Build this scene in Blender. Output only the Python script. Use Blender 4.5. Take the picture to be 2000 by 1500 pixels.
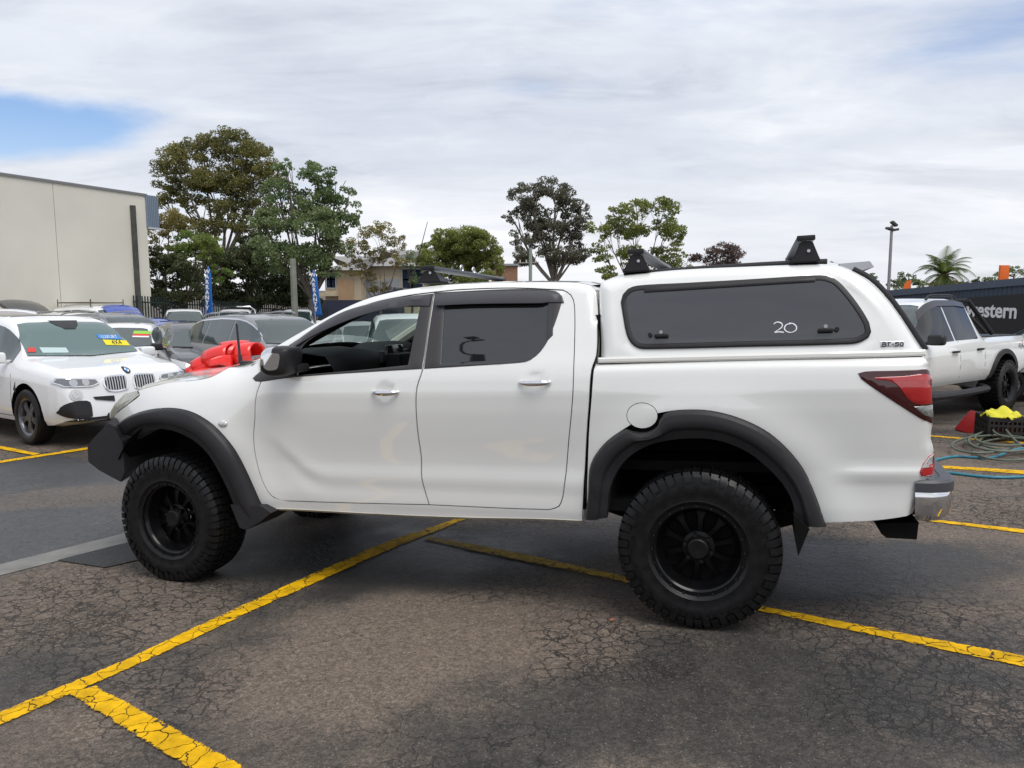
import bpy, bmesh, math, random
import numpy as np
from mathutils import Vector, Matrix
from mathutils.geometry import delaunay_2d_cdt
from mathutils.bvhtree import BVHTree

random.seed(7); RNG = np.random.default_rng(7)
SC = bpy.context.scene
for o in list(bpy.data.objects): bpy.data.objects.remove(o)
COL = SC.collection
PI = math.pi
# ------------------------------------------------------------------ camera, sky, sun, exposure
FPX, CXP, CYP, CAMZ = 1490.0, 1000.0, 750.0, 1.55        # lens in pixels of a 2000 x 1500 frame
PITCH = math.atan(186 / FPX)
cam_d = bpy.data.cameras.new('camera'); cam = bpy.data.objects.new('camera', cam_d); COL.objects.link(cam)
cam.location = (0, 0, CAMZ); cam.rotation_euler = (PI / 2 - PITCH, 0, 0)
cam_d.sensor_width = 36; cam_d.lens = 36 * FPX / 2000; cam_d.clip_start = .05; cam_d.clip_end = 4000
SC.camera = cam
SC.render.resolution_x, SC.render.resolution_y = 1024, 768
SC.view_settings.view_transform = 'Standard'; SC.view_settings.look = 'None'
SC.view_settings.gamma = 1; SC.view_settings.use_curve_mapping = False
SC.view_settings.exposure = 0.64
SC.cycles.max_bounces = 6; SC.cycles.diffuse_bounces = 3; SC.cycles.glossy_bounces = 3; SC.cycles.transmission_bounces = 4; SC.cycles.transparent_max_bounces = 8
SUN_EL, SUN_AZ = math.radians(64), math.radians(148)      # azimuth clockwise from +Y (behind the photographer)

def build_world():
    w = bpy.data.worlds.new('World'); SC.world = w; w.use_nodes = True
    nt = w.node_tree; nt.nodes.clear(); N = nt.nodes.new; L = nt.links.new
    out = N('ShaderNodeOutputWorld'); bg = N('ShaderNodeBackground'); L(bg.outputs[0], out.inputs[0])
    sky = N('ShaderNodeTexSky'); sky.sky_type = 'NISHITA'; sky.sun_disc = False
    sky.sun_elevation = SUN_EL; sky.sun_rotation = SUN_AZ; sky.air_density = 1.0; sky.dust_density = 1.0
    tc = N('ShaderNodeTexCoord'); sep = N('ShaderNodeSeparateXYZ'); L(tc.outputs['Generated'], sep.inputs[0])
    def M(op, a, b=None, c=None):
        n = N('ShaderNodeMath'); n.operation = op
        for i, v in enumerate((a, b, c)):
            if v is None: continue
            if isinstance(v, (int, float)): n.inputs[i].default_value = v
            else: L(v, n.inputs[i])
        return n.outputs[0]
    zc = M('ADD', M('MAXIMUM', sep.outputs[2], 0.0), 0.16)
    u = M('DIVIDE', sep.outputs[0], zc); v = M('DIVIDE', sep.outputs[1], zc)
    cmb = N('ShaderNodeCombineXYZ'); L(u, cmb.inputs[0]); L(v, cmb.inputs[1])
    def noise(scale, det, rough, dist, off, sx=1.0, sy=1.0):
        mp = N('ShaderNodeMapping'); mp.inputs['Location'].default_value = off; mp.inputs['Scale'].default_value = (sx, sy, 1)
        L(cmb.outputs[0], mp.inputs[0])
        n = N('ShaderNodeTexNoise'); n.inputs['Scale'].default_value = scale; n.inputs['Detail'].default_value = det
        n.inputs['Roughness'].default_value = rough; n.inputs['Distortion'].default_value = dist
        L(mp.outputs[0], n.inputs[0]); return n.outputs[0]
    def ramp(val, p0, p1, c0=(0, 0, 0, 1), c1=(1, 1, 1, 1), mid=None):
        r = N('ShaderNodeValToRGB'); r.color_ramp.interpolation = 'EASE'
        r.color_ramp.elements[0].position = p0; r.color_ramp.elements[0].color = c0
        r.color_ramp.elements[1].position = p1; r.color_ramp.elements[1].color = c1
        if mid:
            e = r.color_ramp.elements.new(mid[0]); e.color = mid[1]
        L(val, r.inputs[0]); return r.outputs[0]
    def mix(f, a, b, blend='MIX'):
        m = N('ShaderNodeMix'); m.data_type = 'RGBA'; m.blend_type = blend
        if isinstance(f, (int, float)): m.inputs[0].default_value = f
        else: L(f, m.inputs[0])
        for i, q in ((6, a), (7, b)):
            if isinstance(q, tuple): m.inputs[i].default_value = q
            else: L(q, m.inputs[i])
        return m.outputs[2]
    n1 = noise(.55, 7, .55, .35, (3.5, 5.2, 0), .7, 1.0)          # cover and gaps
    n2 = noise(1.6, 8, .60, .5, (9.3, 4.2, 0), .55, 1.0)          # grey bellies
    n3 = noise(.38, 5, .5, .2, (1.3, 7.7, 2), 1, 1)
    blue = mix(1.0, sky.outputs[0], (.070, .082, .100, 1), 'MULTIPLY')
    blue = mix(.06, blue, (.50, .58, .70, 1))
    grey = ramp(n2, .30, .72, (.43, .45, .50, 1), (.665, .67, .685, 1), (.5, (.56, .577, .615, 1)))
    big = ramp(n3, .35, .68, (.80, .83, .88, 1), (1.12, 1.115, 1.10, 1))
    fine_ = ramp(noise(4.6, 8, .62, .6, (5.5, 2.2, 1), .6, 1.0), .34, .68, (.955, .96, .97, 1), (1.035, 1.035, 1.03, 1))
    cloud = mix(1.0, mix(1.0, grey, big, 'MULTIPLY'), fine_, 'MULTIPLY')
    # one real gap in the overcast, low on the left
    d0 = Vector(((60 - CXP) / FPX, 1.0, .0)); d0 = Vector((d0.x, 1.0, math.tan(math.radians(10.0)) * math.hypot(d0.x, 1.0))).normalized(); z0 = d0.z + .16
    du = M('DIVIDE', M('SUBTRACT', u, d0.x / z0), .52); dv = M('DIVIDE', M('SUBTRACT', v, d0.y / z0), .34)
    gap = M('POWER', 2.718, M('MULTIPLY', M('ADD', M('MULTIPLY', du, du), M('MULTIPLY', dv, dv)), -1.0))
    n1 = M('SUBTRACT', M('ADD', n1, .06), M('MULTIPLY', gap, .30))
    cover = ramp(n1, .36, .50)
    col = mix(cover, blue, cloud)
    hz = ramp(sep.outputs[2], .0, .22, (1, 1, 1, 1), (0, 0, 0, 1))
    col = mix(M('MULTIPLY', hz, .55), col, (.595, .60, .615, 1))
    L(col, bg.inputs[0]); bg.inputs[1].default_value = 1.0
build_world()
sun_d = bpy.data.lights.new('sun', 'SUN'); sun_d.energy = 1.5; sun_d.angle = math.radians(36); sun_d.color = (1, .97, .92)
sun = bpy.data.objects.new('sun', sun_d); COL.objects.link(sun)
_sd = Vector((math.sin(SUN_AZ) * math.cos(SUN_EL), math.cos(SUN_AZ) * math.cos(SUN_EL), math.sin(SUN_EL)))
sun.rotation_euler = _sd.to_track_quat('Z', 'Y').to_euler()

# ------------------------------------------------------------------ place: sight lines and the sloping yard
_R = np.array([1., 0, 0]); _F = np.array([0, math.cos(PITCH), -math.sin(PITCH)]); _U = np.array([0, math.sin(PITCH), math.cos(PITCH)])
_C = np.array([0, 0, CAMZ])
def ray(px, py): return _R * (px - CXP) / FPX - _U * (py - CYP) / FPX + _F
def at(px, py, Y):                       # point at forward distance Y (metres along +Y)
    d = ray(px, py); P = _C + d * (Y / d[1]); return Vector(P)
def gz(x, y):
    pl = .0277 * x - .0492 * y
    yy = min(max(y - 10, 0), 60)
    b = -.46 - .028 * yy
    k = .08; m = max(pl, b)
    return m + k * math.log(math.exp((pl - m) / k) + math.exp((b - m) / k))
def gpt(px, py, up=0.0):
    d = ray(px, py); lo, hi = .1, 300.
    for _ in range(60):
        m = (lo + hi) / 2; P = _C + d * m
        if P[2] > gz(P[0], P[1]): lo = m
        else: hi = m
    P = _C + d * lo; return Vector((P[0], P[1], gz(P[0], P[1]) + up))

# ------------------------------------------------------------------ materials
MATS = {}
def nodes_of(m): return m.node_tree.nodes, m.node_tree.links
def mat(name, col, rough=.5, metal=0., coat=0., spec=.5, vary=0.0, vscale=6., bump=0., bscale=60., emit=None, coat_rough=.03, ior=None, rvary=0.):
    if name in MATS: return MATS[name]
    m = bpy.data.materials.new(name); m.use_nodes = True; n, l = nodes_of(m); p = n['Principled BSDF']
    p.inputs['Base Color'].default_value = (*col, 1); p.inputs['Roughness'].default_value = rough; p.inputs['Metallic'].default_value = metal
    p.inputs['Specular IOR Level'].default_value = spec; p.inputs['Coat Weight'].default_value = coat; p.inputs['Coat Roughness'].default_value = coat_rough; p.inputs['Coat IOR'].default_value = 1.7
    if ior: p.inputs['IOR'].default_value = ior
    tc = None
    if vary or bump or rvary:
        tc = n.new('ShaderNodeTexCoord')
        tx = n.new('ShaderNodeTexNoise'); tx.inputs['Scale'].default_value = vscale; tx.inputs['Detail'].default_value = 6
        l.new(tc.outputs['Object'], tx.inputs[0])
    if vary:
        mr = n.new('ShaderNodeMapRange'); mr.inputs[1].default_value = .3; mr.inputs[2].default_value = .7
        mr.inputs[3].default_value = 1 - vary; mr.inputs[4].default_value = 1 + vary; l.new(tx.outputs[0], mr.inputs[0])
        mx = n.new('ShaderNodeMix'); mx.data_type = 'RGBA'; mx.blend_type = 'MULTIPLY'; mx.inputs[0].default_value = 1
        mx.inputs[6].default_value = (*col, 1); l.new(mr.outputs[0], mx.inputs[7]); l.new(mx.outputs[2], p.inputs['Base Color'])
    if rvary:
        mr = n.new('ShaderNodeMapRange'); mr.inputs[1].default_value = .3; mr.inputs[2].default_value = .7
        mr.inputs[3].default_value = max(rough - rvary, 0); mr.inputs[4].default_value = rough + rvary; l.new(tx.outputs[0], mr.inputs[0]); l.new(mr.outputs[0], p.inputs['Roughness'])
    if bump:
        t2 = n.new('ShaderNodeTexNoise'); t2.inputs['Scale'].default_value = bscale; t2.inputs['Detail'].default_value = 4
        l.new(tc.outputs['Object'], t2.inputs[0]); b = n.new('ShaderNodeBump'); b.inputs['Strength'].default_value = bump; b.inputs['Distance'].default_value = .01
        l.new(t2.outputs[0], b.inputs['Height']); l.new(b.outputs[0], p.inputs['Normal'])
    MATS[name] = m; return m
def glass_mat(name, tint, refl=.06, rough=.01, ior=1.5):       # see-through tinted pane
    if name in MATS: return MATS[name]
    m = bpy.data.materials.new(name); m.use_nodes = True; n, l = nodes_of(m); n.clear()
    out = n.new('ShaderNodeOutputMaterial'); tr = n.new('ShaderNodeBsdfTransparent'); tr.inputs[0].default_value = (*tint, 1)
    gl = n.new('ShaderNodeBsdfGlossy'); gl.inputs['Roughness'].default_value = rough
    fr = n.new('ShaderNodeFresnel'); fr.inputs[0].default_value = ior
    mx = n.new('ShaderNodeMixShader'); l.new(fr.outputs[0], mx.inputs[0]); l.new(tr.outputs[0], mx.inputs[1]); l.new(gl.outputs[0], mx.inputs[2]); l.new(mx.outputs[0], out.inputs[0])
    MATS[name] = m; return m

PAINT = mat('white_pearl_paint', (.79, .79, .765), .28, coat=1.0, vary=.012, vscale=2.5)
PAINT_D = mat('white_solid_paint', (.78, .785, .79), .35, coat=.8, vary=.015, vscale=3)
PLASTIC = mat('black_satin_plastic', (.020, .019, .021), .46, spec=.32, vary=.12, vscale=9, bump=.05, bscale=420)
VISOR = mat('smoked_acrylic', (.040, .038, .044), .34, coat=.15, vary=.05)
TRIM = mat('charcoal_window_trim', (.040, .037, .039), .42, bump=.03, bscale=500)
DARK = mat('underbody_black', (.006, .006, .006), .85, spec=.12, vary=.3, vscale=14)
RUBBER = mat('tyre_rubber', (.007, .007, .0075), .36, spec=.28, vary=.25, vscale=22, bump=.12, bscale=160, rvary=.1)
RIMBLK = mat('satin_black_wheel', (.004, .004, .0045), .24, spec=.25, coat=.08, vary=.1)
CHROME = mat('chrome', (.80, .80, .81), .05, metal=1.0)
STEEL = mat('brushed_metal', (.55, .55, .56), .3, metal=1.0)
TINT = mat('tinted_glass', (.012, .013, .015), .02, spec=.5, ior=1.85)
TINT_C = mat('tinted_canopy_glass', (.030, .030, .035), .015, spec=.5, ior=1.85)
CARGLASS = mat('car_glass', (.022, .038, .037), .03, ior=2.2)
CLEAR = glass_mat('green_tinted_clear_glass', (.70, .80, .76))
REDLENS = mat('red_lens', (.40, .004, .005), .10, coat=1)
REDDARK = mat('dark_red_lens', (.045, .002, .003), .08, coat=.5)
WHITELENS = mat('clear_lens', (.55, .56, .55), .12, coat=1, vary=.3, vscale=60)
HAZELENS = mat('hazed_headlight_lens', (.42, .42, .36), .22, coat=.7, vary=.15, vscale=20)
INT_DARK = mat('interior_dark_plastic', (.006, .006, .0065), .7, spec=.15, vary=.1)
INT_BEIGE = mat('interior_beige_trim', (.50, .50, .43), .7)
SEATM = mat('black_seat_cloth', (.015, .015, .016), .9, bump=.2, bscale=200)
SILVER = mat('silver_paint', (.45, .46, .48), .3, metal=.6, coat=.6)

# ------------------------------------------------------------------ object helpers
def link_mesh(name, verts, faces, m, parent=None, smooth=True, angle=35, mats=None, fm=None):
    me = bpy.data.meshes.new(name); me.from_pydata([tuple(v) for v in verts], [], [tuple(f) for f in faces]); me.validate(verbose=False)
    for q in (mats or [m]): me.materials.append(q)
    if fm is not None and len(fm) == len(me.polygons):
        me.polygons.foreach_set('material_index', fm)
    if smooth:
        me.polygons.foreach_set('use_smooth', [True] * len(me.polygons))
        try: me.set_sharp_from_angle(angle=math.radians(angle))
        except Exception: pass
    me.update()
    o = bpy.data.objects.new(name, me); COL.objects.link(o)
    if parent is not None: o.parent = parent
    return o
def from_bm(name, bm, m, parent=None, smooth=True, angle=35, recalc=True):
    if recalc: bmesh.ops.recalc_face_normals(bm, faces=bm.faces)
    me = bpy.data.meshes.new(name); bm.to_mesh(me); bm.free(); me.materials.append(m)
    if smooth:
        me.polygons.foreach_set('use_smooth', [True] * len(me.polygons))
        try: me.set_sharp_from_angle(angle=math.radians(angle))
        except Exception: pass
    o = bpy.data.objects.new(name, me); COL.objects.link(o)
    if parent is not None: o.parent = parent
    return o
def empty(name, loc=(0, 0, 0), rz=0.):
    o = bpy.data.objects.new(name, None); COL.objects.link(o); o.location = loc; o.rotation_euler = (0, 0, rz); o.empty_display_size = .2; return o
def tag(o, label, cat, group=None):
    o['label'] = label; o['category'] = cat
    if group: o['group'] = group
    return o
def struct(o): o['kind'] = 'structure'; return o
def bm_box(bm, c, s, rot=None, bevel=0., seg=2):
    r = bmesh.ops.create_cube(bm, size=1.0); vs = r['verts']
    bmesh.ops.scale(bm, vec=s, verts=vs)
    if bevel:
        es = list({e for v in vs for e in v.link_edges}); rr = bmesh.ops.bevel(bm, geom=es, offset=bevel, segments=seg, affect='EDGES', profile=.6)
        vs = list({v for f in rr['faces'] for v in f.verts} | {v for v in vs if v.is_valid})
    if rot is not None: bmesh.ops.rotate(bm, cent=(0, 0, 0), matrix=rot, verts=vs)
    bmesh.ops.translate(bm, vec=c, verts=vs)
    return vs
def box(name, c, s, m, parent=None, rot=None, bevel=0.):
    bm = bmesh.new(); bm_box(bm, c, s, rot, bevel); return from_bm(name, bm, m, parent)
def bm_tube(bm, pts, rad, n=8, cap=True):
    pts = [Vector(p) for p in pts]; rings = []
    if isinstance(rad, (int, float)): rad = [rad] * len(pts)
    prev = None
    for i, p in enumerate(pts):
        t = (pts[min(i + 1, len(pts) - 1)] - pts[max(i - 1, 0)]).normalized()
        if prev is None:
            a = Vector((0, 0, 1)) if abs(t.z) < .9 else Vector((1, 0, 0)); u = t.cross(a).normalized()
        else: u = (prev - t * prev.dot(t)).normalized()
        prev = u; v = t.cross(u)
        rings.append([bm.verts.new(p + (u * math.cos(2 * PI * k / n) + v * math.sin(2 * PI * k / n)) * rad[i]) for k in range(n)])
    for a, b in zip(rings, rings[1:]):
        for k in range(n): bm.faces.new((a[k], a[(k + 1) % n], b[(k + 1) % n], b[k]))
    if cap:
        bm.faces.new(rings[0][::-1]); bm.faces.new(rings[-1])
def tube(name, pts, rad, m, parent=None, n=8):
    bm = bmesh.new(); bm_tube(bm, pts, rad, n); return from_bm(name, bm, m, parent)
def bm_lathe(bm, prof, n=48, axis='y', closed=False):          # prof: (axial, radius)
    rings = []
    for a, r in prof:
        ring = []
        for k in range(n):
            c, s = math.cos(2 * PI * k / n), math.sin(2 * PI * k / n)
            ring.append(bm.verts.new((r * c, a, r * s) if axis == 'y' else ((r * c, r * s, a) if axis == 'z' else (a, r * c, r * s))))
        rings.append(ring)
    prs = list(zip(rings, rings[1:])) + ([(rings[-1], rings[0])] if closed else [])
    for a, b in prs:
        for k in range(n): bm.faces.new((a[k], a[(k + 1) % n], b[(k + 1) % n], b[k]))
    return rings
def catmull(pts, step=.03):
    pts = [np.array(p, float) for p in pts]; out = []
    n = len(pts)
    if n == 2:
        k = max(1, int(np.linalg.norm(pts[1] - pts[0]) / step)); return [pts[0] + (pts[1] - pts[0]) * i / k for i in range(k + 1)]
    for i in range(n - 1):
        p1, p2 = pts[i], pts[i + 1]; p0 = pts[i - 1] if i else 2 * p1 - p2; p3 = pts[i + 2] if i + 2 < n else 2 * p2 - p1
        # centripetal-ish tangents limited by chord lengths
        d01, d12, d23 = [max(np.linalg.norm(a - b), 1e-6) for a, b in ((p0, p1), (p1, p2), (p2, p3))]
        t1 = (p2 - p0) / (d01 + d12) * d12; t2 = (p3 - p1) / (d12 + d23) * d12
        k = max(1, int(round(d12 / step)))
        for j in range(k):
            t = j / k; h = (2*t**3-3*t**2+1, t**3-2*t**2+t, -2*t**3+3*t**2, t**3-t**2)
            out.append(h[0]*p1 + h[1]*t1 + h[2]*p2 + h[3]*t2)
    out.append(pts[-1]); return out
def pip(P, poly):                                              # points in polygon, vectorised
    P = np.asarray(P); poly = np.asarray(poly); x, y = P[:, 0], P[:, 1]; ins = np.zeros(len(P), bool); j = len(poly) - 1
    for i in range(len(poly)):
        xi, yi = poly[i]; xj, yj = poly[j]
        c = ((yi > y) != (yj > y)); d = yj - yi if abs(yj - yi) > 1e-12 else 1e-12
        ins ^= c & (x < (xj - xi) * (y - yi) / d + xi); j = i
    return ins
def dist_poly(P, line, closed=False):
    P = np.asarray(P, float); L = np.asarray(line, float)
    if closed: L = np.vstack([L, L[:1]])
    best = np.full(len(P), 1e9)
    for a, b in zip(L[:-1], L[1:]):
        ab = b - a; t = np.clip(((P - a) @ ab) / max(ab @ ab, 1e-12), 0, 1)
        best = np.minimum(best, np.linalg.norm(P - (a + t[:, None] * ab), axis=1))
    return best
def clean(poly, eps=.002):
    out = []
    for p in poly:
        if not out or np.linalg.norm(np.array(p) - out[-1]) > eps: out.append(np.array(p, float))
    if np.linalg.norm(out[0] - out[-1]) < eps: out.pop()
    return out
def area(poly):
    a = np.asarray(poly); return .5 * np.sum(a[:, 0] * np.roll(a[:, 1], -1) - np.roll(a[:, 0], -1) * a[:, 1])
def inset(poly, d):
    poly = clean(poly); s = 1 if area(poly) > 0 else -1; n = len(poly); out = []
    for i in range(n):
        a, b, c = poly[i - 1], poly[i], poly[(i + 1) % n]
        t1 = (b - a) / max(np.linalg.norm(b - a), 1e-9); t2 = (c - b) / max(np.linalg.norm(c - b), 1e-9)
        n1 = np.array((-t1[1], t1[0])) * s; n2 = np.array((-t2[1], t2[0])) * s
        m = n1 + n2; ml = m @ m
        m = m * (2 / ml) if ml > .5 else n1
        out.append(b + m * d)
    return out
def densify(poly, step):
    out = []; n = len(poly)
    for i in range(n):
        a, b = poly[i], poly[(i + 1) % n]; k = max(1, int(np.linalg.norm(b - a) / step))
        out += [a + (b - a) * j / k for j in range(k)]
    return out
def tri_panel(poly, holes, step, inner=.006, extra=()):
    poly = densify(clean(poly), step); holes = [densify(clean(h), step) for h in holes]
    loops = [poly] + holes; pts = []; edges = []
    for li, lp in enumerate(loops):
        b = len(pts); pts += lp; edges += [(b + i, b + (i + 1) % len(lp)) for i in range(len(lp))]
        if inner:
            il = inset(lp, inner if li == 0 else -inner); il = densify(clean(il), step); b = len(pts); pts += il
            edges += [(b + i, b + (i + 1) % len(il)) for i in range(len(il))]
    for ex in extra:
        il = densify(clean(inset(poly, ex)), step); b = len(pts); pts += il; edges += [(b + i, b + (i + 1) % len(il)) for i in range(len(il))]
    A = np.asarray(poly); lo, hi = A.min(0), A.max(0)
    gx, gy = np.meshgrid(np.arange(lo[0] + step / 2, hi[0], step), np.arange(lo[1] + step / 2, hi[1], step))
    G = np.stack([gx.ravel(), gy.ravel()], 1)
    if len(G):
        k = pip(G, poly)
        for h in holes: k &= ~pip(G, h)
        G = G[k]
        if len(G):
            D = dist_poly(G, poly, True)
            for h in holes: D = np.minimum(D, dist_poly(G, h, True))
            G = G[D > inner + step * .45 + (max(extra) if extra else 0)]
    V = [Vector((float(p[0]), float(p[1]))) for p in pts] + [Vector((float(p[0]), float(p[1]))) for p in G]
    r = delaunay_2d_cdt(V, edges, [], 0, 1e-5)
    vs = np.array([(v.x, v.y) for v in r[0]]); fs = [tuple(f) for f in r[2]]
    c = np.array([vs[list(f)].mean(0) for f in fs]); k = pip(c, poly)
    for h in holes: k &= ~pip(c, h)
    fs = [f for f, q in zip(fs, k) if q]
    D = dist_poly(vs, poly, True)
    for h in holes: D = np.minimum(D, dist_poly(vs, h, True))
    return vs, fs, D < 5e-4
def fix_wind(vs, fs, want=1):
    out = []
    for f in fs:
        a, b, c = vs[f[0]], vs[f[1]], vs[f[2]]
        s = (b[0]-a[0])*(c[1]-a[1]) - (b[1]-a[1])*(c[0]-a[0])
        if abs(s) < 1e-12: continue
        out.append(f if s * want > 0 else f[::-1])
    return out
def shell(P3, fs, inward, thick):                              # close a patch: walls run inward by thick
    cnt = {}
    for f in fs:
        for i in range(len(f)):
            e = (f[i], f[(i + 1) % len(f)]); cnt[e] = 1
    verts = [tuple(p) for p in P3]; faces = [tuple(f) for f in fs]; dup = {}
    for (a, b) in cnt:
        if (b, a) in cnt: continue
        for q in (a, b):
            if q not in dup:
                dup[q] = len(verts); verts.append(tuple(np.array(P3[q]) + np.array(inward) * thick))
        faces.append((b, a, dup[a], dup[b]))
    return verts, faces

# ------------------------------------------------------------------ the white utility in front
def truck_frame():
    d = ray(-3700, 810); fw = Vector(d).normalized()
    gr = gpt(1374, 1230)
    lf = Vector((0, 0, 1)).cross(fw).normalized()
    e = .2; sl = (gz(gr.x + lf.x * e, gr.y + lf.y * e) - gz(gr.x, gr.y)) / e
    lf = Vector((lf.x, lf.y, sl)); lf = (lf - fw * lf.dot(fw)).normalized(); up = fw.cross(lf)
    M = Matrix((fw, lf, up)).transposed().to_4x4()
    M.translation = gr - lf * .92
    return M
TM = truck_frame(); TMi = TM.inverted()
_cl = TMi @ Vector((0, 0, CAMZ))
def loc(px, py, y):                                            # sight line met with the plane y = const of the truck
    d = TMi.to_3x3() @ Vector(ray(px, py)); t = (y - _cl.y) / d.y; p = _cl + d * t; return (p.x, p.z)
def itp(z, xs, ys): return float(np.interp(z, xs, ys))
def sst(a, b, x):
    t = min(max((x - a) / (b - a), 0), 1); return t * t * (3 - 2 * t)
_Z = [.40, .51, .56, .62, .70, .80, .95, 1.10, 1.20, 1.28, 1.345, 1.40, 1.50, 1.65, 1.75, 1.82]
_Y = [.82, .838, .852, .859, .861, .867, .889, .908, .9145, .908, .892, .868, .832, .772, .728, .690]
_ZF = [.4, .56, .7, .9, 1.08, 1.17, 1.23, 1.28, 1.33, 1.40]
_YF = [.83, .866, .886, .902, .912, .904, .884, .856, .812, .72]
def smooth_tab(zs, ys, sg):                                    # rounded-off section curve
    z = np.linspace(zs[0], zs[-1], 400); y = np.interp(z, zs, ys); d = z[1] - z[0]; k = np.arange(-int(3 * sg / d), int(3 * sg / d) + 1) * d; w = np.exp(-(k / sg) ** 2 / 2); w /= w.sum(); m = len(k) // 2
    lo = y[0] + (y[0] - y[1]) * np.arange(m, 0, -1); hi = y[-1] + (y[-1] - y[-2]) * np.arange(1, m + 1)
    return z, np.convolve(np.r_[lo, y, hi], w, 'valid')
_za, _ya = smooth_tab(_Z, _Y, .028); _zb, _yb = smooth_tab(_Z, _Y, .010); _w = np.clip((_za - 1.29) / .06, 0, 1); _Z, _Y = _za, _yb * (1 - _w) + _ya * _w
_ZF, _YF = smooth_tab(_ZF, _YF, .028)
_ZC, _YC = smooth_tab([1.30, 1.37, 1.42, 1.50, 1.60, 1.70, 1.78, 1.84], [.872, .872, .866, .846, .818, .785, .755, .725], .03)
HANDLES = []
def Sx(x, z):
    y = itp(z, _Z, _Y); w = sst(2.45, 2.80, x)
    if w > 0: y = y * (1 - w) + itp(z, _ZF, _YF) * w
    for wx in (0.0, 3.2):
        r = math.hypot(x - wx, z - .43); y += .020 * math.exp(-((r - .64) / .12) ** 2) * (1 if z < 1.22 else math.exp(-((z - 1.22) / .06) ** 2))
    if x > 3.2: y -= .50 * (x - 3.2) ** 2
    if x < -.70: y -= .30 * (x + .70) ** 2
    if -1.1 < x < .5: y += .014 * math.exp(-((z - .80) / .035) ** 2) * sst(-.55, -.75, x) if x < -.5 else 0
    # lower swage on the doors, sweeping up towards the front wing
    if .45 < x < 2.62:
        zc = .715 + .30 * sst(2.05, 2.62, x) ** 1.6 - .012 * (1.9 - x) * .3
        d = z - zc
        y += (.0055 * math.exp(-(d / .05) ** 2) - (.0045 * math.exp(-((d + .07) / .06) ** 2)) - .004 * math.exp(-((d - .17) / .12) ** 2)) * sst(2.62, 2.25, x) * sst(.45, .62, x)
    for (hx, hz) in HANDLES:
        y -= .009 * math.exp(-(((x - hx) / .055) ** 2 + ((z - hz) / .045) ** 2) ** 2)
    return y
def Sc(x, z):                                                  # canopy side
    return itp(z, _ZC, _YC) - (.25 * (x + .6) ** 2 if x < -.6 else 0)
def side(px, py, S=None):
    S = S or Sx; y = .88
    for _ in range(14): y = .5 * y + .5 * S(*loc(px, py, y))
    return np.array(loc(px, py, y))
def sl_(lst, S=None, step=.03): return catmull([side(a, b, S) for a, b in lst], step)
h1 = side(752, 767); h2 = side(1045, 747); HANDLES += [(h1[0] + .0, h1[1] + .01), (h2[0] + .0, h2[1] + .01)]

truck = empty('utility_truck'); truck.matrix_world = TM
tag(truck, 'lifted white dual cab utility with canopy, black flares and off-road tyres in the foreground', 'ute')

def make_panel(name, poly, holes, S, m, off=0., thick=.018, step=.035, rounds=(), inner=.006, edge=.003, gap=.0, both=True, parent=None, label=None, analytic=False, extra=()):
    if gap: poly = inset(clean(poly), gap)
    vs, fs, bd = tri_panel(poly, holes, step, inner, extra)
    fs = fix_wind(vs, fs, -1)                                  # x,z winding seen from +y
    drop = np.zeros(len(vs))
    for line, r in rounds:
        d = np.clip(dist_poly(vs, line), 0, r); q = 1 - d / r; drop = np.maximum(drop, r * (1 - np.sqrt(np.clip(1 - q * q, 0, 1))))
    P = [(v[0], S(v[0], v[1]) + off - drop[i] - (edge if bd[i] else 0), v[1]) for i, v in enumerate(vs)]
    V, Fc = shell(P, fs, (0, -1, 0), thick)
    obs = []; NV = None
    for s in ((1, -1) if both else (1,)):
        o = link_mesh(name, [(p[0], p[1] * s, p[2]) for p in V], Fc if s > 0 else [f[::-1] for f in Fc], m, parent or truck)
        if analytic:                                           # exact surface normals, so reflections run true
            if NV is None:
                e = .006
                def height(dx, dz):
                    q = vs + np.array((dx, dz)); dr = np.zeros(len(q))
                    for line, r in rounds:
                        d = np.clip(dist_poly(q, line), 0, r); t = 1 - d / r; dr = np.maximum(dr, r * (1 - np.sqrt(np.clip(1 - t * t, 0, 1))))
                    return np.array([S(a_, b_) for a_, b_ in q]) - dr
                gx_ = (height(e, 0) - height(-e, 0)) / (2 * e); gz_ = (height(0, e) - height(0, -e)) / (2 * e)
                NV = np.stack([-gx_, np.ones(len(vs)), -gz_], 1); NV /= np.linalg.norm(NV, axis=1)[:, None]
            me = o.data
            if len(me.polygons) == len(Fc):
                ln = []; nf = len(fs)
                for pi_, pl in enumerate(me.polygons):
                    for vi in pl.vertices: ln.append((NV[vi][0], NV[vi][1] * s, NV[vi][2]) if pi_ < nf else (0, 0, 0))
                me.normals_split_custom_set(ln)
        if label: o['label'] = label
        obs.append(o)
    return obs
def cap_loft(name, edge, bulge, m, ny=14, parent=None, fwd=False):   # edge: list (x, y, z); spans to the mirrored edge
    n = len(edge); V = []; F = []
    for i, (x, y, z) in enumerate(edge):
        a = np.array(edge[max(i - 1, 0)]); b = np.array(edge[min(i + 1, n - 1)]); t = np.array((b[0] - a[0], b[2] - a[2])); t = t / max(np.linalg.norm(t), 1e-9)
        nx, nz = -t[1], t[0]
        bl = bulge(i / max(n - 1, 1)) if callable(bulge) else bulge
        if nz < -.2: nx, nz = -nx, -nz
        if fwd: nx, nz = 1., 0.
        for j in range(ny + 1):
            q = 1 - 2 * j / ny; b_ = bl * (1 - abs(q) ** (2. if fwd else 2.4)); V.append((x + nx * b_, y * q, z + nz * b_))
    for i in range(n - 1):
        for j in range(ny):
            a = i * (ny + 1) + j; F.append((a, a + 1, a + ny + 2, a + ny + 1))
    return link_mesh(name, V, F, m, parent or truck, angle=50)

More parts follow.
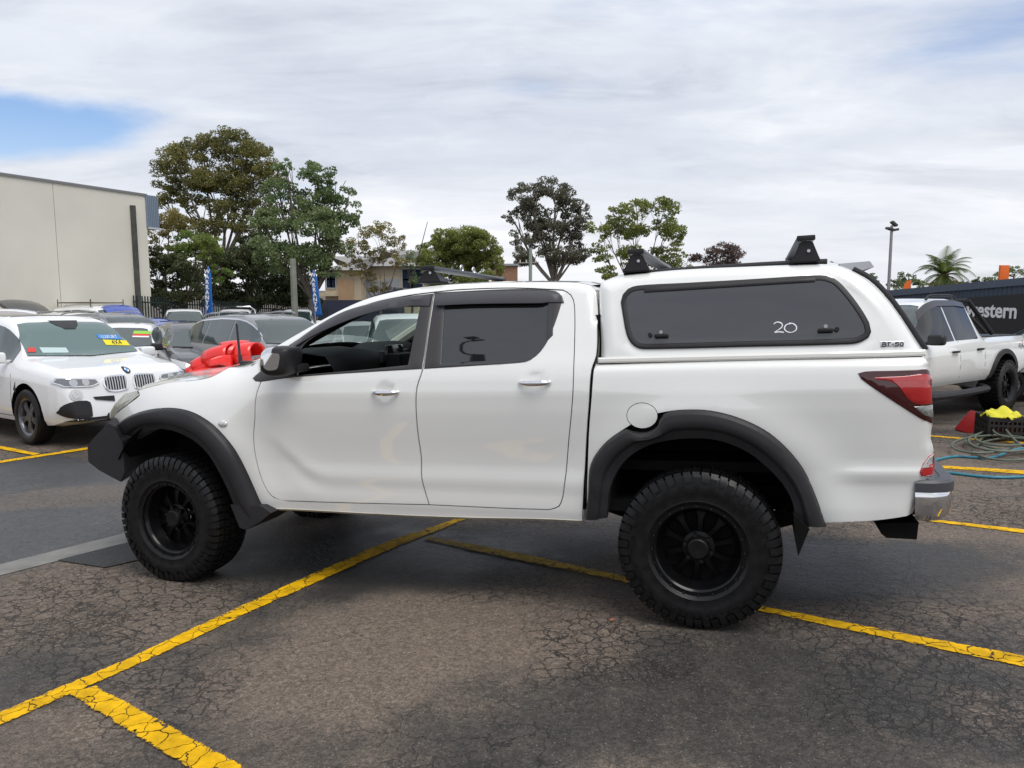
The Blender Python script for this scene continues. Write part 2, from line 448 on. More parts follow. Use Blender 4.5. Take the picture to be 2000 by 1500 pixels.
def front_details(): pass
def build_truck():
    # ---- traced seams of the near side
    bon = sl_([(268, 763), (302, 753), (335, 747), (390, 741), (412, 736), (430, 727), (446, 718)])
    a_base = side(512, 694)
    pill = sl_([(512, 694), (544, 670), (610, 632), (654, 608), (694, 589.5), (725, 578.5), (777, 566)])
    roof = sl_([(777, 566), (830, 559), (900, 553.5), (1005, 550.5), (1075, 550), (1127, 551.5), (1152, 557)])
    cabr = sl_([(1152, 557), (1162, 571), (1166, 645), (1164, 694), (1155, 722), (1150, 785), (1145, 855), (1140, 942), (1137, 1018)])
    sillb = sl_([(1137, 1018), (830, 1009), (510, 994)])
    doorF = sl_([(509, 746), (502, 764), (498, 786), (497, 815), (494.5, 850), (496.5, 880), (504, 916), (516, 949), (531, 970), (549, 977.5), (562, 979)])
    dbotF = sl_([(562, 979), (655, 982), (838, 986.5)]); dbotR = sl_([(838, 986.5), (1005, 994), (1072, 996)])
    dR = sl_([(1072, 996), (1092, 989), (1101, 960), (1110, 872), (1119, 767), (1122, 680), (1122, 596), (1115, 576), (1099, 566)])
    dtopR = sl_([(1099, 566), (1005, 562), (900, 565), (848, 570)]); dtopF = sl_([(848, 570), (795, 577), (725, 592), (655, 620), (585, 661), (548, 686), (520, 708)])
    split = sl_([(848, 570), (842, 603), (830, 690), (825, 722), (814, 757), (812, 792), (816, 848), (822, 890), (823, 932), (830, 960), (838, 986.5)])
    dfr = sl_([(520, 708), (511, 728), (509, 746)])
    flF = sl_([(229, 832), (249, 815.5), (279, 803.5), (318, 797.5), (354, 799.6), (384, 809.5), (414, 829), (438, 853), (459, 880), (477, 913), (495, 952), (510, 985)])
    flR = sl_([(1144, 1010), (1150, 960), (1154, 908), (1180, 868), (1220, 838), (1262, 815), (1300, 805), (1340, 801), (1388, 803), (1440, 816), (1492, 840), (1532, 872), (1568, 916), (1592, 968), (1606, 1008), (1612, 1024)])
    # ---- front wing
    hl = sl_([(268, 763), (272, 772), (249, 790), (232, 803), (222, 815), (229, 832)])
    fender = clean(bon[::-1] + hl[1:] + flF[1:] + [side(512, 990)] + doorF[::-1] + [side(505, 728), side(505, 700)] )
    bonl = bon
    make_panel('front_wing', fender, [], Sx, PAINT, gap=.0025, analytic=True)
    # ---- cab frame (pillars, roof rail, rear corner and sill as one pressing)
    frame = clean(pill + roof[1:] + cabr[1:] + sillb[1:] + [side(512, 988)] + [side(530, 972)] + dbotF + dbotR[1:] + dR[1:] + dtopR[1:] + dtopF[1:])
    rr = [(pill + roof + cabr[:8], .045)]
    make_panel('cab_frame', frame, [], Sx, PAINT, rounds=rr, gap=.0015, step=.03, analytic=True)
    # ---- doors with window openings
    wF = clean(sl_([(579, 733), (585, 680), (640, 640), (690, 616), (742, 600), (785, 592), (823, 590)]) + sl_([(823, 590), (797, 713)])[1:] + sl_([(797, 713), (690, 724), (579, 733)])[1:-1])
    wR = clean(sl_([(868, 590), (960, 584), (1075, 583)]) + sl_([(1075, 583), (1074, 650), (1062, 676), (1046, 694), (1026, 704), (1000, 708)])[1:] + sl_([(1000, 708), (860, 711)])[1:] + sl_([(860, 711), (868, 590)])[1:-1])
    dF = clean(doorF + dbotF[1:] + split[::-1][1:] + dtopF[1:] + dfr[1:-1])
    dRp = clean(split + dbotR[1:] + dR[1:] + dtopR[1:-1])
    fds = make_panel('front_door', dF, [wF], Sx, PAINT, gap=.0036, step=.026, rounds=[(dtopF, .02)], analytic=True)
    rds = make_panel('rear_door', dRp, [wR], Sx, PAINT, gap=.0036, step=.026, rounds=[(dtopR, .02)], analytic=True)
    # dark backing behind the seams
    back = clean(pill + roof[1:] + cabr[1:] + sillb[1:] + flF[::-1] + bon)
    make_panel('inner_shell', inset(back, .02), [inset(wF, -.004), inset(wR, -.004)], Sx, DARK, off=-.035, thick=.004, step=.08, rounds=rr)
    # window surround (charcoal) on the doors
    trF = clean(sl_([(493, 739), (500, 732), (540, 702), (585, 664), (655, 623), (725, 594), (795, 579), (846, 573)]) + sl_([(846, 573), (829, 690), (824, 721)])[1:] + sl_([(824, 721), (655, 731), (567, 738), (509, 746), (499, 745), (493, 739)])[1:-1])
    trR = clean(sl_([(850, 571), (1005, 564), (1085, 568), (1098, 580), (1096, 596), (1082, 638), (1068, 669.5), (1048, 695), (1026, 707), (970, 712), (828, 721)]) + sl_([(828, 721), (832, 690), (850, 571)])[1:-1])
    for a, b in zip(make_panel('window_surround', trF, [wF], Sx, TRIM, off=.004, thick=.006, step=.04, gap=.001), fds): b_ = b; a.parent = b_
    for a, b in zip(make_panel('window_surround', trR, [wR], Sx, TRIM, off=.004, thick=.006, step=.04, gap=.001), rds): a.parent = b
    gl = make_panel('door_glass', inset(wR, -.004), [], Sx, TINT, off=-.008, thick=.004, step=.03, inner=.0, edge=0, analytic=True)
    for a, b in zip(gl, rds): a.parent = b
    # rear quarter divider bar
    dv = [side(1071, 584), side(1082, 584), side(1080, 655), side(1067, 668)]
    for a, b in zip(make_panel('divider_bar', [np.array(q) for q in dv], [], Sx, TRIM, off=.003, thick=.01, step=.05), rds): a.parent = b
    # weather shields
    shF = clean(sl_([(567, 674), (620, 636), (672, 608), (725, 592.5), (777, 581), (846, 573.5)]) + sl_([(846, 573.5), (841, 599)])[1:] + sl_([(841, 599), (784, 600), (742, 607), (690, 623), (620, 653), (574, 680)])[1:])
    shR = clean(sl_([(851, 573), (935, 569), (1040, 567), (1082, 570), (1098, 578), (1102, 592)]) + sl_([(1102, 592), (935, 593.5), (853, 597)])[1:])
    for sh, ds in ((shF, fds), (shR, rds)):
        top = sh[:len(sh) // 2]
        def Ssh(x, z, sh=sh):
            return Sx(x, z) + .004 + .026 * (1 - math.exp(-float(dist_poly([(x, z)], sh[:len(sh) * 6 // 10])[0]) / .022))
        for a, b in zip(make_panel('weather_shield', sh, [], Ssh, VISOR, thick=.02, step=.03), ds): a.parent = b
    # door handles
    for (px, py), ds, w in (((754, 766.5), fds, .155), ((1045, 747.5), rds, .165)):
        hx, hz = side(px, py)
        for s, d in zip((1, -1), ds):
            bm = bmesh.new(); y0 = Sx(hx, hz)
            pts = [(hx + w * .52, y0 + .003, hz), (hx + w * .46, y0 + .018, hz), (hx + w * .2, y0 + .034, hz), (hx - w * .25, y0 + .034, hz), (hx - w * .46, y0 + .024, hz), (hx - w * .52, y0 + .004, hz)]
            cm = [np.array(p) for p in catmull(pts, .012)]
            bm_tube(bm, [(p[0], p[1], p[2]) for p in cm], [.006 + .0085 * math.sin(PI * min(max(i / (len(cm) - 1), .12), .88)) for i in range(len(cm))], 10)
            bmesh.ops.scale(bm, vec=(1, 1, 1.15), space=Matrix.Translation((-hx, -y0, -hz)), verts=bm.verts)
            if s < 0: bmesh.ops.scale(bm, vec=(1, -1, 1), verts=bm.verts)
            from_bm('door_handle', bm, CHROME, d)
    # ---- windscreen, roof, rear wall
    pe = [(p[0], Sx(*p) - .045, p[1]) for p in pill]; re = [(p[0], Sx(*p) - .045, p[1]) for p in roof]
    ws = cap_loft('windscreen', pe[:-2], lambda t: .15 - .07 * t, CLEAR, fwd=True)
    cap_loft('roof', pe[-3:] + re[1:], lambda t: .035 - .010 * t, PAINT)
    ce = [(p[0], max(Sx(*p) - .045, .6), p[1]) for p in cabr]
    cap_loft('cab_rear_panel', ce, 0.0, PAINT)
    # bonnet
    be = [(p[0], Sx(*p) - .004, p[1]) for p in bon]
    hb = [be[0]]
    nose = [(be[0][0] + .045, be[0][1] - .02, be[0][2] - .045)] + be + [(a_base[0] - .02, .80, a_base[1] - .02)]
    n = len(nose); V = []; F = []; ny = 18
    for i, (x, y, z) in enumerate(nose):
        t = i / (n - 1); lead = .26 * (1 - sst(0, .9, t))
        for j in range(ny + 1):
            q = 1 - 2 * j / ny; cr = (1 - abs(q) ** 2.2)
            V.append((x + lead * cr, y * q, z + (.055 + .02 * t) * cr - .012 * math.exp(-((abs(q) - .62) / .10) ** 2)))
    for i in range(n - 1):
        for j in range(ny): a = i * (ny + 1) + j; F.append((a, a + ny + 1, a + ny + 2, a + 1))
    link_mesh('bonnet', V, F, PAINT, truck, angle=60)
    # cowl
    box('cowl_panel', (a_base[0] + .05, 0, a_base[1] - .06), (.34, 1.5, .05), PLASTIC, truck, bevel=.01)
    # ---- headlights, grille, bull bar
    hlp = [side(264, 764), side(272, 771), side(249, 789), side(232, 802), side(222, 814), side(212, 819), side(211, 808), side(224, 788), side(243, 769)]
    for s in (1, -1):
        V = []; F = []
        hlo = [(p[0], Sx(*p) + .0, p[1]) for p in hlp]
        c = np.mean(hlo, 0)
        for p in hlo: V.append((p[0], p[1] * s, p[2]))
        for p in hlo: q = np.array(p) * .5 + c * .5; V.append((q[0] + .02, (q[1] + .012) * s, q[2]))
        for p in hlo: q = np.array(p); V.append((q[0] + .04, (q[1] - .42) * s, q[2] - .02))
        k = len(hlo)
        for i in range(k):
            j = (i + 1) % k; F.append((i, j, k + j, k + i)); F.append((j, i, 2 * k + i, 2 * k + j))
        F.append(tuple(range(k, 2 * k))); F.append(tuple(range(2 * k, 3 * k)))
        bm = bmesh.new(); me = bpy.data.meshes.new('t'); me.from_pydata(V, [], F); bm.from_mesh(me); bpy.data.meshes.remove(me)
        from_bm('headlight', bm, HAZELENS, truck, angle=50)
    g = be[0]
    grl = box('grille', (g[0] + .06, 0, g[2] - .17), (.10, 1.06, .22), PLASTIC, truck, bevel=.03)
    for k in range(4): box('grille_bar', (g[0] + .115, 0, g[2] - .25 + .055 * k), (.014, .98, .012), CHROME, grl, bevel=.004)
    # bull bar: faceted steel, side profile traced, wrapping the nose
    prof = [loc(*q, .86) for q in ((216, 820), (176, 864), (178, 901), (200, 918), (243, 941), (251, 922), (246, 862), (230, 833))]
    V = []; F = []; k = len(prof); ys = [.885, .80, .52, 0, -.52, -.80, -.885]; ld = [0, .05, .20, .25, .20, .05, 0]
    for y, l in zip(ys, ld):
        for i, (x, z) in enumerate(prof): V.append((x + l * (1 if i < 5 else .8) , y, z + (-.02 if abs(y) > .86 and i in (1, 0) else 0)))
    for a in range(len(ys) - 1):
        for i in range(k): j = (i + 1) % k; F.append((a * k + i, a * k + j, (a + 1) * k + j, (a + 1) * k + i))
    F.append(tuple(range(k))[::-1]); F.append(tuple(range((len(ys) - 1) * k, len(ys) * k)))
    bm = bmesh.new(); me = bpy.data.meshes.new('t'); me.from_pydata(V, [], F); bm.from_mesh(me); bpy.data.meshes.remove(me)
    bmesh.ops.recalc_face_normals(bm, faces=bm.faces)
    bmesh.ops.bevel(bm, geom=[e for e in bm.edges], offset=.006, segments=2, affect='EDGES')
    from_bm('bull_bar', bm, PLASTIC, truck, angle=25)
    # side repeater
    rx, rz = side(435, 828)
    for s in (1, -1):
        bm = bmesh.new(); bmesh.ops.create_uvsphere(bm, u_segments=16, v_segments=8, radius=1)
        bmesh.ops.scale(bm, vec=(.034, .010, .020), verts=bm.verts); bmesh.ops.translate(bm, vec=(rx, (Sx(rx, rz) + .001) * s, rz), verts=bm.verts)
        from_bm('side_repeater', bm, WHITELENS, truck)
    # ---- tub side
    tubt = sl_([(1159, 712), (1480, 702), (1806, 697)]); tubr = sl_([(1806, 697), (1818, 711), (1820, 722)])
    tub = clean(sl_([(1145, 1008), (1149, 855), (1155, 770), (1159, 722), (1161, 712)]) + tubt + tubr[1:] + sl_([(1820, 722), (1824, 772), (1826, 827)])[1:] + sl_([(1826, 827), (1822, 858), (1828, 882), (1818, 915), (1812, 946), (1804, 968), (1786, 1007)])[1:] + sl_([(1786, 1007), (1716, 1017), (1640, 1021), (1611, 1022)])[1:] + flR[::-1][1:])
    fc = side(1254, 812); fr_ = [fc + np.array((math.cos(a) * .0795, math.sin(a) * .0665)) for a in np.linspace(0, 2 * PI, 36, endpoint=False)]
    lamp = clean(sl_([(1676, 729), (1690, 725.5), (1750, 723), (1812, 721.5), (1819, 726)]) + sl_([(1819, 726), (1824, 772), (1826, 820), (1823, 828)])[1:] + sl_([(1823, 828), (1805, 821), (1784, 809), (1727, 772), (1682, 740), (1676, 729)])[1:-1])
    refl = clean(sl_([(1827, 886), (1815, 892), (1803, 905), (1796, 922), (1800, 930), (1810, 931), (1824, 928), (1827, 910), (1827, 886)])[:-1])
    edgeR = sl_([(1820, 722), (1824, 772), (1826, 827), (1822, 858), (1828, 882), (1812, 946), (1786, 1007)])
    rt = [(tubt, .035), (edgeR, .05)]
    tubo = make_panel('tub_side', tub, [fr_], Sx, PAINT, rounds=rt, gap=.0025, step=.03, analytic=True)
    for a, b in zip(make_panel('fuel_flap', inset(fr_, .0032), [], Sx, PAINT, thick=.01, step=.03, inner=0, edge=0, analytic=True), tubo): a.parent = b
    flb = inset(fr_, -.02); make_panel('filler_recess', flb, [], Sx, DARK, off=-.02, thick=.004, step=.06)
    lp = make_panel('tail_light', lamp, [], Sx, REDDARK, off=.006, thick=.03, step=.025, rounds=[(edgeR, .045)], inner=.008)
    red = clean(sl_([(1708, 737), (1760, 735), (1818, 733), (1822, 772), (1823, 790)]) + sl_([(1823, 790), (1790, 789), (1772, 778), (1756, 756), (1738, 744), (1708, 741)])[1:])
    wht = clean(sl_([(1784, 794), (1824, 791)]) + sl_([(1824, 791), (1825, 817)])[1:] + sl_([(1825, 817), (1806, 811), (1784, 794)])[1:-1])
    for a, b in zip(make_panel('red_lens', red, [], Sx, REDLENS, off=.010, thick=.003, step=.02, rounds=[(edgeR, .045)], inner=.003, edge=.002), lp): a.parent = b
    for a, b in zip(make_panel('reversing_lens', wht, [], Sx, mat('smoky_clear_lens', (.20, .21, .20), .12, coat=1, vary=.4, vscale=90), off=.010, thick=.003, step=.02, rounds=[(edgeR, .045)], inner=.003, edge=.002), lp): a.parent = b
    rf = make_panel('bumper_reflector', refl, [], Sx, REDLENS, off=.004, thick=.02, step=.02, rounds=[(edgeR, .045)], inner=.004)
    rw = clean(sl_([(1826, 888), (1815, 893), (1806, 903), (1800, 914), (1825, 911)]))
    for a, b in zip(make_panel('clear_lens', rw, [], Sx, WHITELENS, off=.009, thick=.003, step=.02, rounds=[(edgeR, .045)], inner=.003), rf): a.parent = b
    # tailgate and tub front
    ee = [(p[0], Sx(*p) - .05, p[1]) for p in ([tubr[0]] + edgeR)]
    tg = cap_loft('tailgate', ee, lambda t: .0, PAINT)
    V = [];
    box('tailgate_handle', (ee[3][0] - .02, 0, 1.15), (.03, .24, .06), CHROME, tg, bevel=.01)
    box('tub_floor', (-.25, 0, .80), (1.5, 1.5, .05), DARK, truck)
    box('tub_front_wall', (.47, 0, .95), (.04, 1.6, .72), DARK, truck)
    # ---- canopy
    cb = sl_([(1168, 709), (1169, 673), (1165, 590), (1168, 553), (1187, 543), (1222, 535)], Sc)
    ct = sl_([(1222, 535), (1328, 525), (1480, 518), (1594, 514), (1632, 515), (1662, 524), (1700, 545), (1738, 582), (1769, 624), (1795, 665), (1808, 684)], Sc)
    can = clean(cb + ct[1:] + sl_([(1808, 684), (1808, 694), (1480, 700), (1168, 709)], Sc)[1:-1])
    cwo = clean(sl_([(1212, 590), (1216, 575), (1226, 564), (1245, 557.5), (1342, 552), (1450, 546), (1590, 537.5), (1612, 538), (1630, 544), (1646, 557), (1674, 591), (1698, 630), (1702, 648), (1697, 659), (1684, 667), (1664, 672), (1450, 677.6), (1266, 682), (1246, 680), (1232, 670), (1223, 652), (1216, 615), (1212, 590)], Sc)[:-1])
    cro = [(cb + ct, .085)]
    def Scw(x, z):                                            # pressed lip round the window
        d = float(dist_poly([(x, z)], cwo, True)[0]); return Sc(x, z) - .012 * math.exp(-(d / .03) ** 2)
    co = make_panel('canopy_side', can, [inset(cwo, .012)], Scw, PAINT, rounds=cro, gap=.001, step=.022, extra=(.014, .024, .036, .05, .066, .085), analytic=True)
    cf = make_panel('window_seal', cwo, [inset(cwo, .030)], Sc, PLASTIC, off=.001, thick=.02, step=.03, inner=.008, edge=.006)
    cg = make_panel('canopy_window', inset(cwo, .027), [], Sc, TINT_C, off=.000, thick=.004, step=.035, inner=0, edge=0, analytic=True)
    for q in (cf, cg):
        for a, b in zip(q, co): a.parent = b
    # hinge strip, latches
    hs = clean([side(1258, 563, Sc), side(1592, 543, Sc), side(1592, 550, Sc), side(1258, 571, Sc)])
    for a, b in zip(make_panel('hinge_strip', hs, [], Sc, PLASTIC, off=.008, thick=.008, step=.08), cg): a.parent = b
    for px, py, d in ((1292, 653, -1), (1612, 642, 1)):
        for s, b in zip((1, -1), cg):
            x, z = side(px, py, Sc); y = Sc(x, z)
            bm = bmesh.new(); bm_box(bm, (x, y + .016, z - .006), (.070, .022, .017), bevel=.007)
            if s < 0: bmesh.ops.scale(bm, vec=(1, -1, 1), verts=bm.verts)
            from_bm('latch', bm, PLASTIC, b)
            bm = bmesh.new(); bmesh.ops.create_cone(bm, cap_ends=True, segments=14, radius1=.009, radius2=.008, depth=.012, matrix=Matrix.Translation((x, (y + .014) * s, z + .012)) @ Matrix.Rotation(PI / 2, 4, 'X'))
            from_bm('lock_barrel', bm, STEEL, b)
            x2, z2 = side(px + d * 22, py + 1, Sc)
            bm = bmesh.new(); bmesh.ops.create_cone(bm, cap_ends=True, segments=14, radius1=.011, radius2=.009, depth=.014, matrix=Matrix.Translation((x2, (Sc(x2, z2) + .006) * s, z2)) @ Matrix.Rotation(PI / 2, 4, 'X'))
            from_bm('pivot_cap', bm, PLASTIC, b)
    # "20" chalked on the glass
    def strokes(polys, w, S, off, m, name, parent):
        for pl in polys:
            pts = catmull([side(a, b, S) for a, b in pl], .006); V = []; F = []
            for i, p in enumerate(pts):
                a, b = pts[max(i - 1, 0)], pts[min(i + 1, len(pts) - 1)]; t = (b - a) / max(np.linalg.norm(b - a), 1e-6); nn = np.array((-t[1], t[0])) * (w[0] + (w[1] - w[0]) * abs(math.sin(i * .22))) / 2
                for q in (p + nn, p - nn): V.append((q[0], S(*q) + off, q[1]))
            F = [(2 * i, 2 * i + 1, 2 * i + 3, 2 * i + 2) for i in range(len(pts) - 1)]
            link_mesh(name, V, F, m, parent, smooth=False)
    CHALK = mat('white_paint_marker', (.80, .82, .88), .8, vary=.1, vscale=80)
    strokes([[(1511, 633), (1517, 629), (1526, 631), (1528, 637), (1522, 643), (1513, 649), (1521, 648), (1531, 649)],
             [(1545, 632), (1536, 634), (1532, 641), (1536, 647), (1546, 649), (1555, 644), (1555, 637), (1549, 632), (1541, 631)]], (.003, .0055), Sc, .0025, CHALK, 'chalked_number', cg[0])
    # badge plate reading BT-50
    bp = [side(1719, 667, Sc), side(1766, 666, Sc), side(1766, 677, Sc), side(1719, 678, Sc)]
    bdg = make_panel('badge_plate', bp, [], Sc, mat('badge_silver', (.62, .62, .63), .3, metal=.4), off=.002, thick=.004, step=.03, inner=.002, edge=.001, both=False)[0]
    B = lambda *q: [(1719 + 46 * a, 677.5 - 10.5 * b - 1.0 * (a - .5)) for a, b in q]
    strokes([B((.07, .15), (.13, .85)), B((.08, .83), (.24, .85), (.25, .62), (.13, .52)), B((.12, .52), (.25, .48), (.24, .2), (.07, .17)),
             B((.30, .83), (.46, .83)), B((.37, .83), (.34, .17)), B((.50, .50), (.58, .50)),
             B((.80, .84), (.66, .84)), B((.66, .84), (.64, .55)), B((.64, .55), (.78, .55), (.76, .22), (.60, .18)),
             B((.86, .2), (.84, .6), (.9, .84), (.97, .7), (.96, .3), (.9, .16), (.86, .2))], (.0042, .0042), Sc, .0045, mat('badge_black', (.01, .01, .01), .4), 'badge_letter', bdg)
    # canopy roof and rear
    cte = [(p[0], Sc(*p) - .085, p[1]) for p in cb[4:] + ct[1:]]
    cap_loft('canopy_roof', cte, lambda t: .045 if t < .7 else .045 + .06 * (t - .7), PAINT)
    ctr = cap_loft('canopy_tailgate_glass', [(x - .012, y * .86, z + .004) for x, y, z in cte[-20:-3]], .05, TINT_C)
    rail = [side(1168, 698.5, Sc), side(1808, 682.5, Sc), side(1809, 695, Sc), side(1168, 709.5, Sc)]
    make_panel('canopy_base_rail', rail, [], Sc, mat('cream_rail', (.72, .715, .67), .4, coat=.4), off=.011, thick=.03, step=.04, edge=.006, inner=.008)
    sp = side(1690, 527, Sc)
    V = [(sp[0] + .10, .60, sp[1] + .045), (sp[0] - .04, .60, sp[1] + .05), (sp[0] - .06, .60, sp[1] + .02), (sp[0] + .07, .60, sp[1] - .01)]
    V = V + [(a, -b, c) for a, b, c in V]
    link_mesh('rear_spoiler', V, [(0, 1, 2, 3), (7, 6, 5, 4), (0, 4, 5, 1), (1, 5, 6, 2), (2, 6, 7, 3), (3, 7, 4, 0)], SILVER, truck, smooth=False)
    bs = sl_([(1665, 522), (1700, 541), (1738, 579), (1769, 621), (1796, 662), (1810, 683)], Sc)
    tube('tailgate_seal', [(p[0] - .012, Sc(*p) - .075, p[1] - .003) for p in bs], .012, PLASTIC, truck)
    # roof rails on canopy, racks
    kr = sl_([(1212, 533), (1328, 522), (1480, 515), (1620, 511)], Sc)
    for s in (1, -1): tube('canopy_track', [(p[0], .62 * s, 1.824 - .02 * abs(p[0] + .3) ** 2) for p in kr], .013, PLASTIC, truck)
    def rack(x, z0, zt, yb, flip, label):
        r = box('rack_bar', (x, 0, zt), (.085, 2 * yb, .022), mat('rack_aluminium', (.10, .105, .12), .35, metal=.7), truck, bevel=.009)
        for s in (1, -1):
            bm = bmesh.new(); y = (yb - .06) * s
            pr = [(x + .080, z0), (x - .070, z0), (x - .058, z0 + .03), (x - .030, zt - .012), (x + .026, zt - .012), (x + .052, z0 + .04)]
            a = [bm.verts.new((p[0], y + .055 * s, p[1])) for p in pr]; b = [bm.verts.new((p[0], y - .10 * s, p[1] if i < 2 else z0 + (p[1] - z0) * .55)) for i, p in enumerate(pr)]
            for i in range(6): j = (i + 1) % 6; bm.faces.new((a[i], a[j], b[j], b[i]))
            bm.faces.new(a); bm.faces.new(b[::-1]); bmesh.ops.recalc_face_normals(bm, faces=bm.faces)
            bmesh.ops.bevel(bm, geom=list(bm.edges), offset=.006, segments=2, affect='EDGES')
            ft = from_bm('rack_foot', bm, PLASTIC, r, angle=25)
            box('rack_end_cap', (x, (yb + .004) * s, zt), (.086, .012, .026), PLASTIC, r, bevel=.006)
            bm = bmesh.new(); bmesh.ops.create_cone(bm, cap_ends=True, segments=12, radius1=.008, radius2=.008, depth=.006, matrix=Matrix.Translation((x - .012, y + .058 * s, z0 + .055)) @ Matrix.Rotation(PI / 2, 4, 'X'))
            from_bm('lock_barrel', bm, STEEL, r)
        for yy in (.12, -.10):
            bm = bmesh.new(); pts = [(x, yy + .022 * math.cos(a), zt + .03 + .022 * math.sin(a)) for a in np.linspace(0, 2 * PI, 17)]
            bm_tube(bm, pts, .005, 6); from_bm('tie_down_ring', bm, STEEL, r)
    fx, fz = loc(845, 551, .60); rack(fx, fz - .005, loc(845, 524, .62)[1], .66, 1, '')
    fx, fz = loc(1248, 529, .60); rack(fx, fz - .01, loc(1245, 493, .64)[1], .70, 1, '')
    fx, fz = loc(1572, 511, .60); rack(fx, fz - .01, loc(1576, 467, .64)[1], .70, 1, '')
    # ---- flares
    def flare(name, outer, inner, prj=.050):
        n = 56
        def res(line):
            L = np.array(line); d = np.r_[0, np.cumsum(np.linalg.norm(np.diff(L, axis=0), axis=1))]; t = np.linspace(0, d[-1], n); return np.stack([np.interp(t, d, L[:, 0]), np.interp(t, d, L[:, 1])], 1)
        o, i = res(outer), res(inner)
        rows = [(0, -.01), (0, .012), (.05, .030), (.12, prj - .008), (.30, prj), (.52, prj), (.60, prj - .006), (.68, prj - .022), (.98, prj - .036), (1.0, prj - .05), (1.0, prj - .12)]
        V = []; F = []
        for k in range(n):
            for s, dy in rows:
                p = o[k] + (i[k] - o[k]) * s; b = Sx(*o[k]) * (1 - s) + s * (Sx(*o[k]) * .5 + .46)
                en = min(1., k / 4 + .15, (n - 1 - k) / 3 + .3)
                V.append((p[0], b + (dy if dy > prj - .05 else prj - .05 + (dy - prj + .05) * en), p[1]))
        m_ = len(rows)
        for k in range(n - 1):
            for j in range(m_ - 1): a = k * m_ + j; F.append((a, a + 1, a + m_ + 1, a + m_))
        # end caps
        F.append(tuple(range(m_))); F.append(tuple(range((n - 1) * m_, n * m_))[::-1])
        for s in (1, -1):
            bm = bmesh.new(); me = bpy.data.meshes.new('t'); me.from_pydata([(v[0], v[1] * s, v[2]) for v in V], [], F); bm.from_mesh(me); bpy.data.meshes.remove(me)
            from_bm(name, bm, PLASTIC, truck, angle=32)
    yI = lambda L: catmull([np.array(loc(a, b, .93)) for a, b in L], .03)
    flF2 = flF[1:] + [side(512, 990)]
    flare('wheel_arch_flare', [side(229, 834)] + flF2 , yI([(249, 862), (270, 848), (306, 839), (342, 843), (378, 860), (405, 884), (426, 917), (444, 956), (462, 1005), (483, 1030)]))
    nR = sl_([(1144, 1012), (1150, 960), (1154, 908), (1180, 868), (1220, 838)]) + sl_([(1226, 838), (1240, 843), (1262, 844), (1284, 833), (1291, 815), (1300, 805)], step=.012) + sl_([(1310, 803.5), (1340, 801), (1388, 803), (1440, 816), (1492, 840), (1532, 872), (1568, 916), (1592, 968), (1606, 1008), (1614, 1026)])
    flare('wheel_arch_flare', nR, yI([(1184, 1014), (1192, 952), (1220, 902), (1268, 870), (1340, 857), (1404, 861), (1460, 884), (1500, 916), (1532, 952), (1548, 984), (1554, 1026)]))
    # mud flap blades behind each wheel
    for s in (1, -1):
        q = [loc(a, b, .92) for a, b in ((1549, 1000), (1580, 1030), (1558, 1083 if s > 0 else 1040), (1552, 1050 if s > 0 else 1030))]
        V = [(x, .955 * s, z) for x, z in q] + [(x, .70 * s, z) for x, z in q]
        link_mesh('mud_flap', V, [(0, 1, 2, 3), (7, 6, 5, 4)] + [(i, (i + 1) % 4, 4 + (i + 1) % 4, 4 + i) for i in range(4)], DARK, truck, smooth=False)
        q = [loc(a, b, .92) for a, b in ((452, 985), (512, 988), (531, 1001), (510, 1018), (483, 1034), (470, 1030))]
        k = len(q); V = [(x, .93 * s, z) for x, z in q] + [(x, .62 * s, z) for x, z in q]
        link_mesh('mud_flap', V, [tuple(range(k)), tuple(range(k, 2 * k))[::-1]] + [(i, (i + 1) % k, k + (i + 1) % k, k + i) for i in range(k)], PLASTIC, truck, smooth=False)
    # wheel wells (liners)
    for wx in (0., 3.2):
        for s in (1, -1):
            bm = bmesh.new(); n = 24; rings = []
            for y in (.90, .40):
                rings.append([bm.verts.new((wx + (.55 if wx < 1 else .52) * math.cos(a), y * s, .50 + .56 * math.sin(a))) for a in np.linspace(.14 if wx < 1 else .55, PI - .14, n)])
            for i in range(n - 1): bm.faces.new((rings[0][i], rings[0][i + 1], rings[1][i + 1], rings[1][i]))
            bm.faces.new(rings[1]); from_bm('wheel_well_liner', bm, DARK, truck)
    # sill flange, chassis, axles, exhaust
    for s in (1, -1):
        pts = sillb; V = []; F = []
        for p in pts: V += [(p[0], (Sx(*p) - .006) * s, p[1] + .018), (p[0], (Sx(*p) + .004) * s, p[1] + .004), (p[0], (Sx(*p) - .03) * s, p[1] - .014)]
        for i in range(len(pts) - 1):
            for j in range(2): a = 3 * i + j; F.append((a, a + 1, a + 4, a + 3))
        link_mesh('sill_flange', V, F, mat('grubby_cream_sill', (.52, .50, .42), .6, vary=.2, vscale=5), truck)
        box('chassis_rail', (1.1, .42 * s, .58), (4.5, .07, .13), DARK, truck)
        bm = bmesh.new()
        for k in range(5): bm_tube(bm, [(-.62 + .04 * k, .52 * s, .52 + .014 * k), (-.3, .52 * s, .42 + .016 * k), (.0, .52 * s, .38 + .016 * k), (.3, .52 * s, .42 + .016 * k), (.62 - .04 * k, .52 * s, .52 + .014 * k)], .012, 6)
        from_bm('leaf_spring', bm, DARK, truck)
    box('floor_pan', (1.35, 0, .60), (2.5, 1.66, .06), DARK, truck)
    box('fuel_tank', (1.0, .30, .55), (.9, .42, .14), DARK, truck, bevel=.04)
    tube('rear_axle', [(0, -.75, .40), (0, .75, .40)], .055, DARK, truck); tube('front_axle', [(3.2, -.72, .42), (3.2, .72, .42)], .045, DARK, truck)
    # tow bar / rear flap block
    q = [loc(a, b, .70) for a, b in ((1712, 1014), (1716, 1034), (1726, 1042), (1784, 1045), (1788, 1012))]
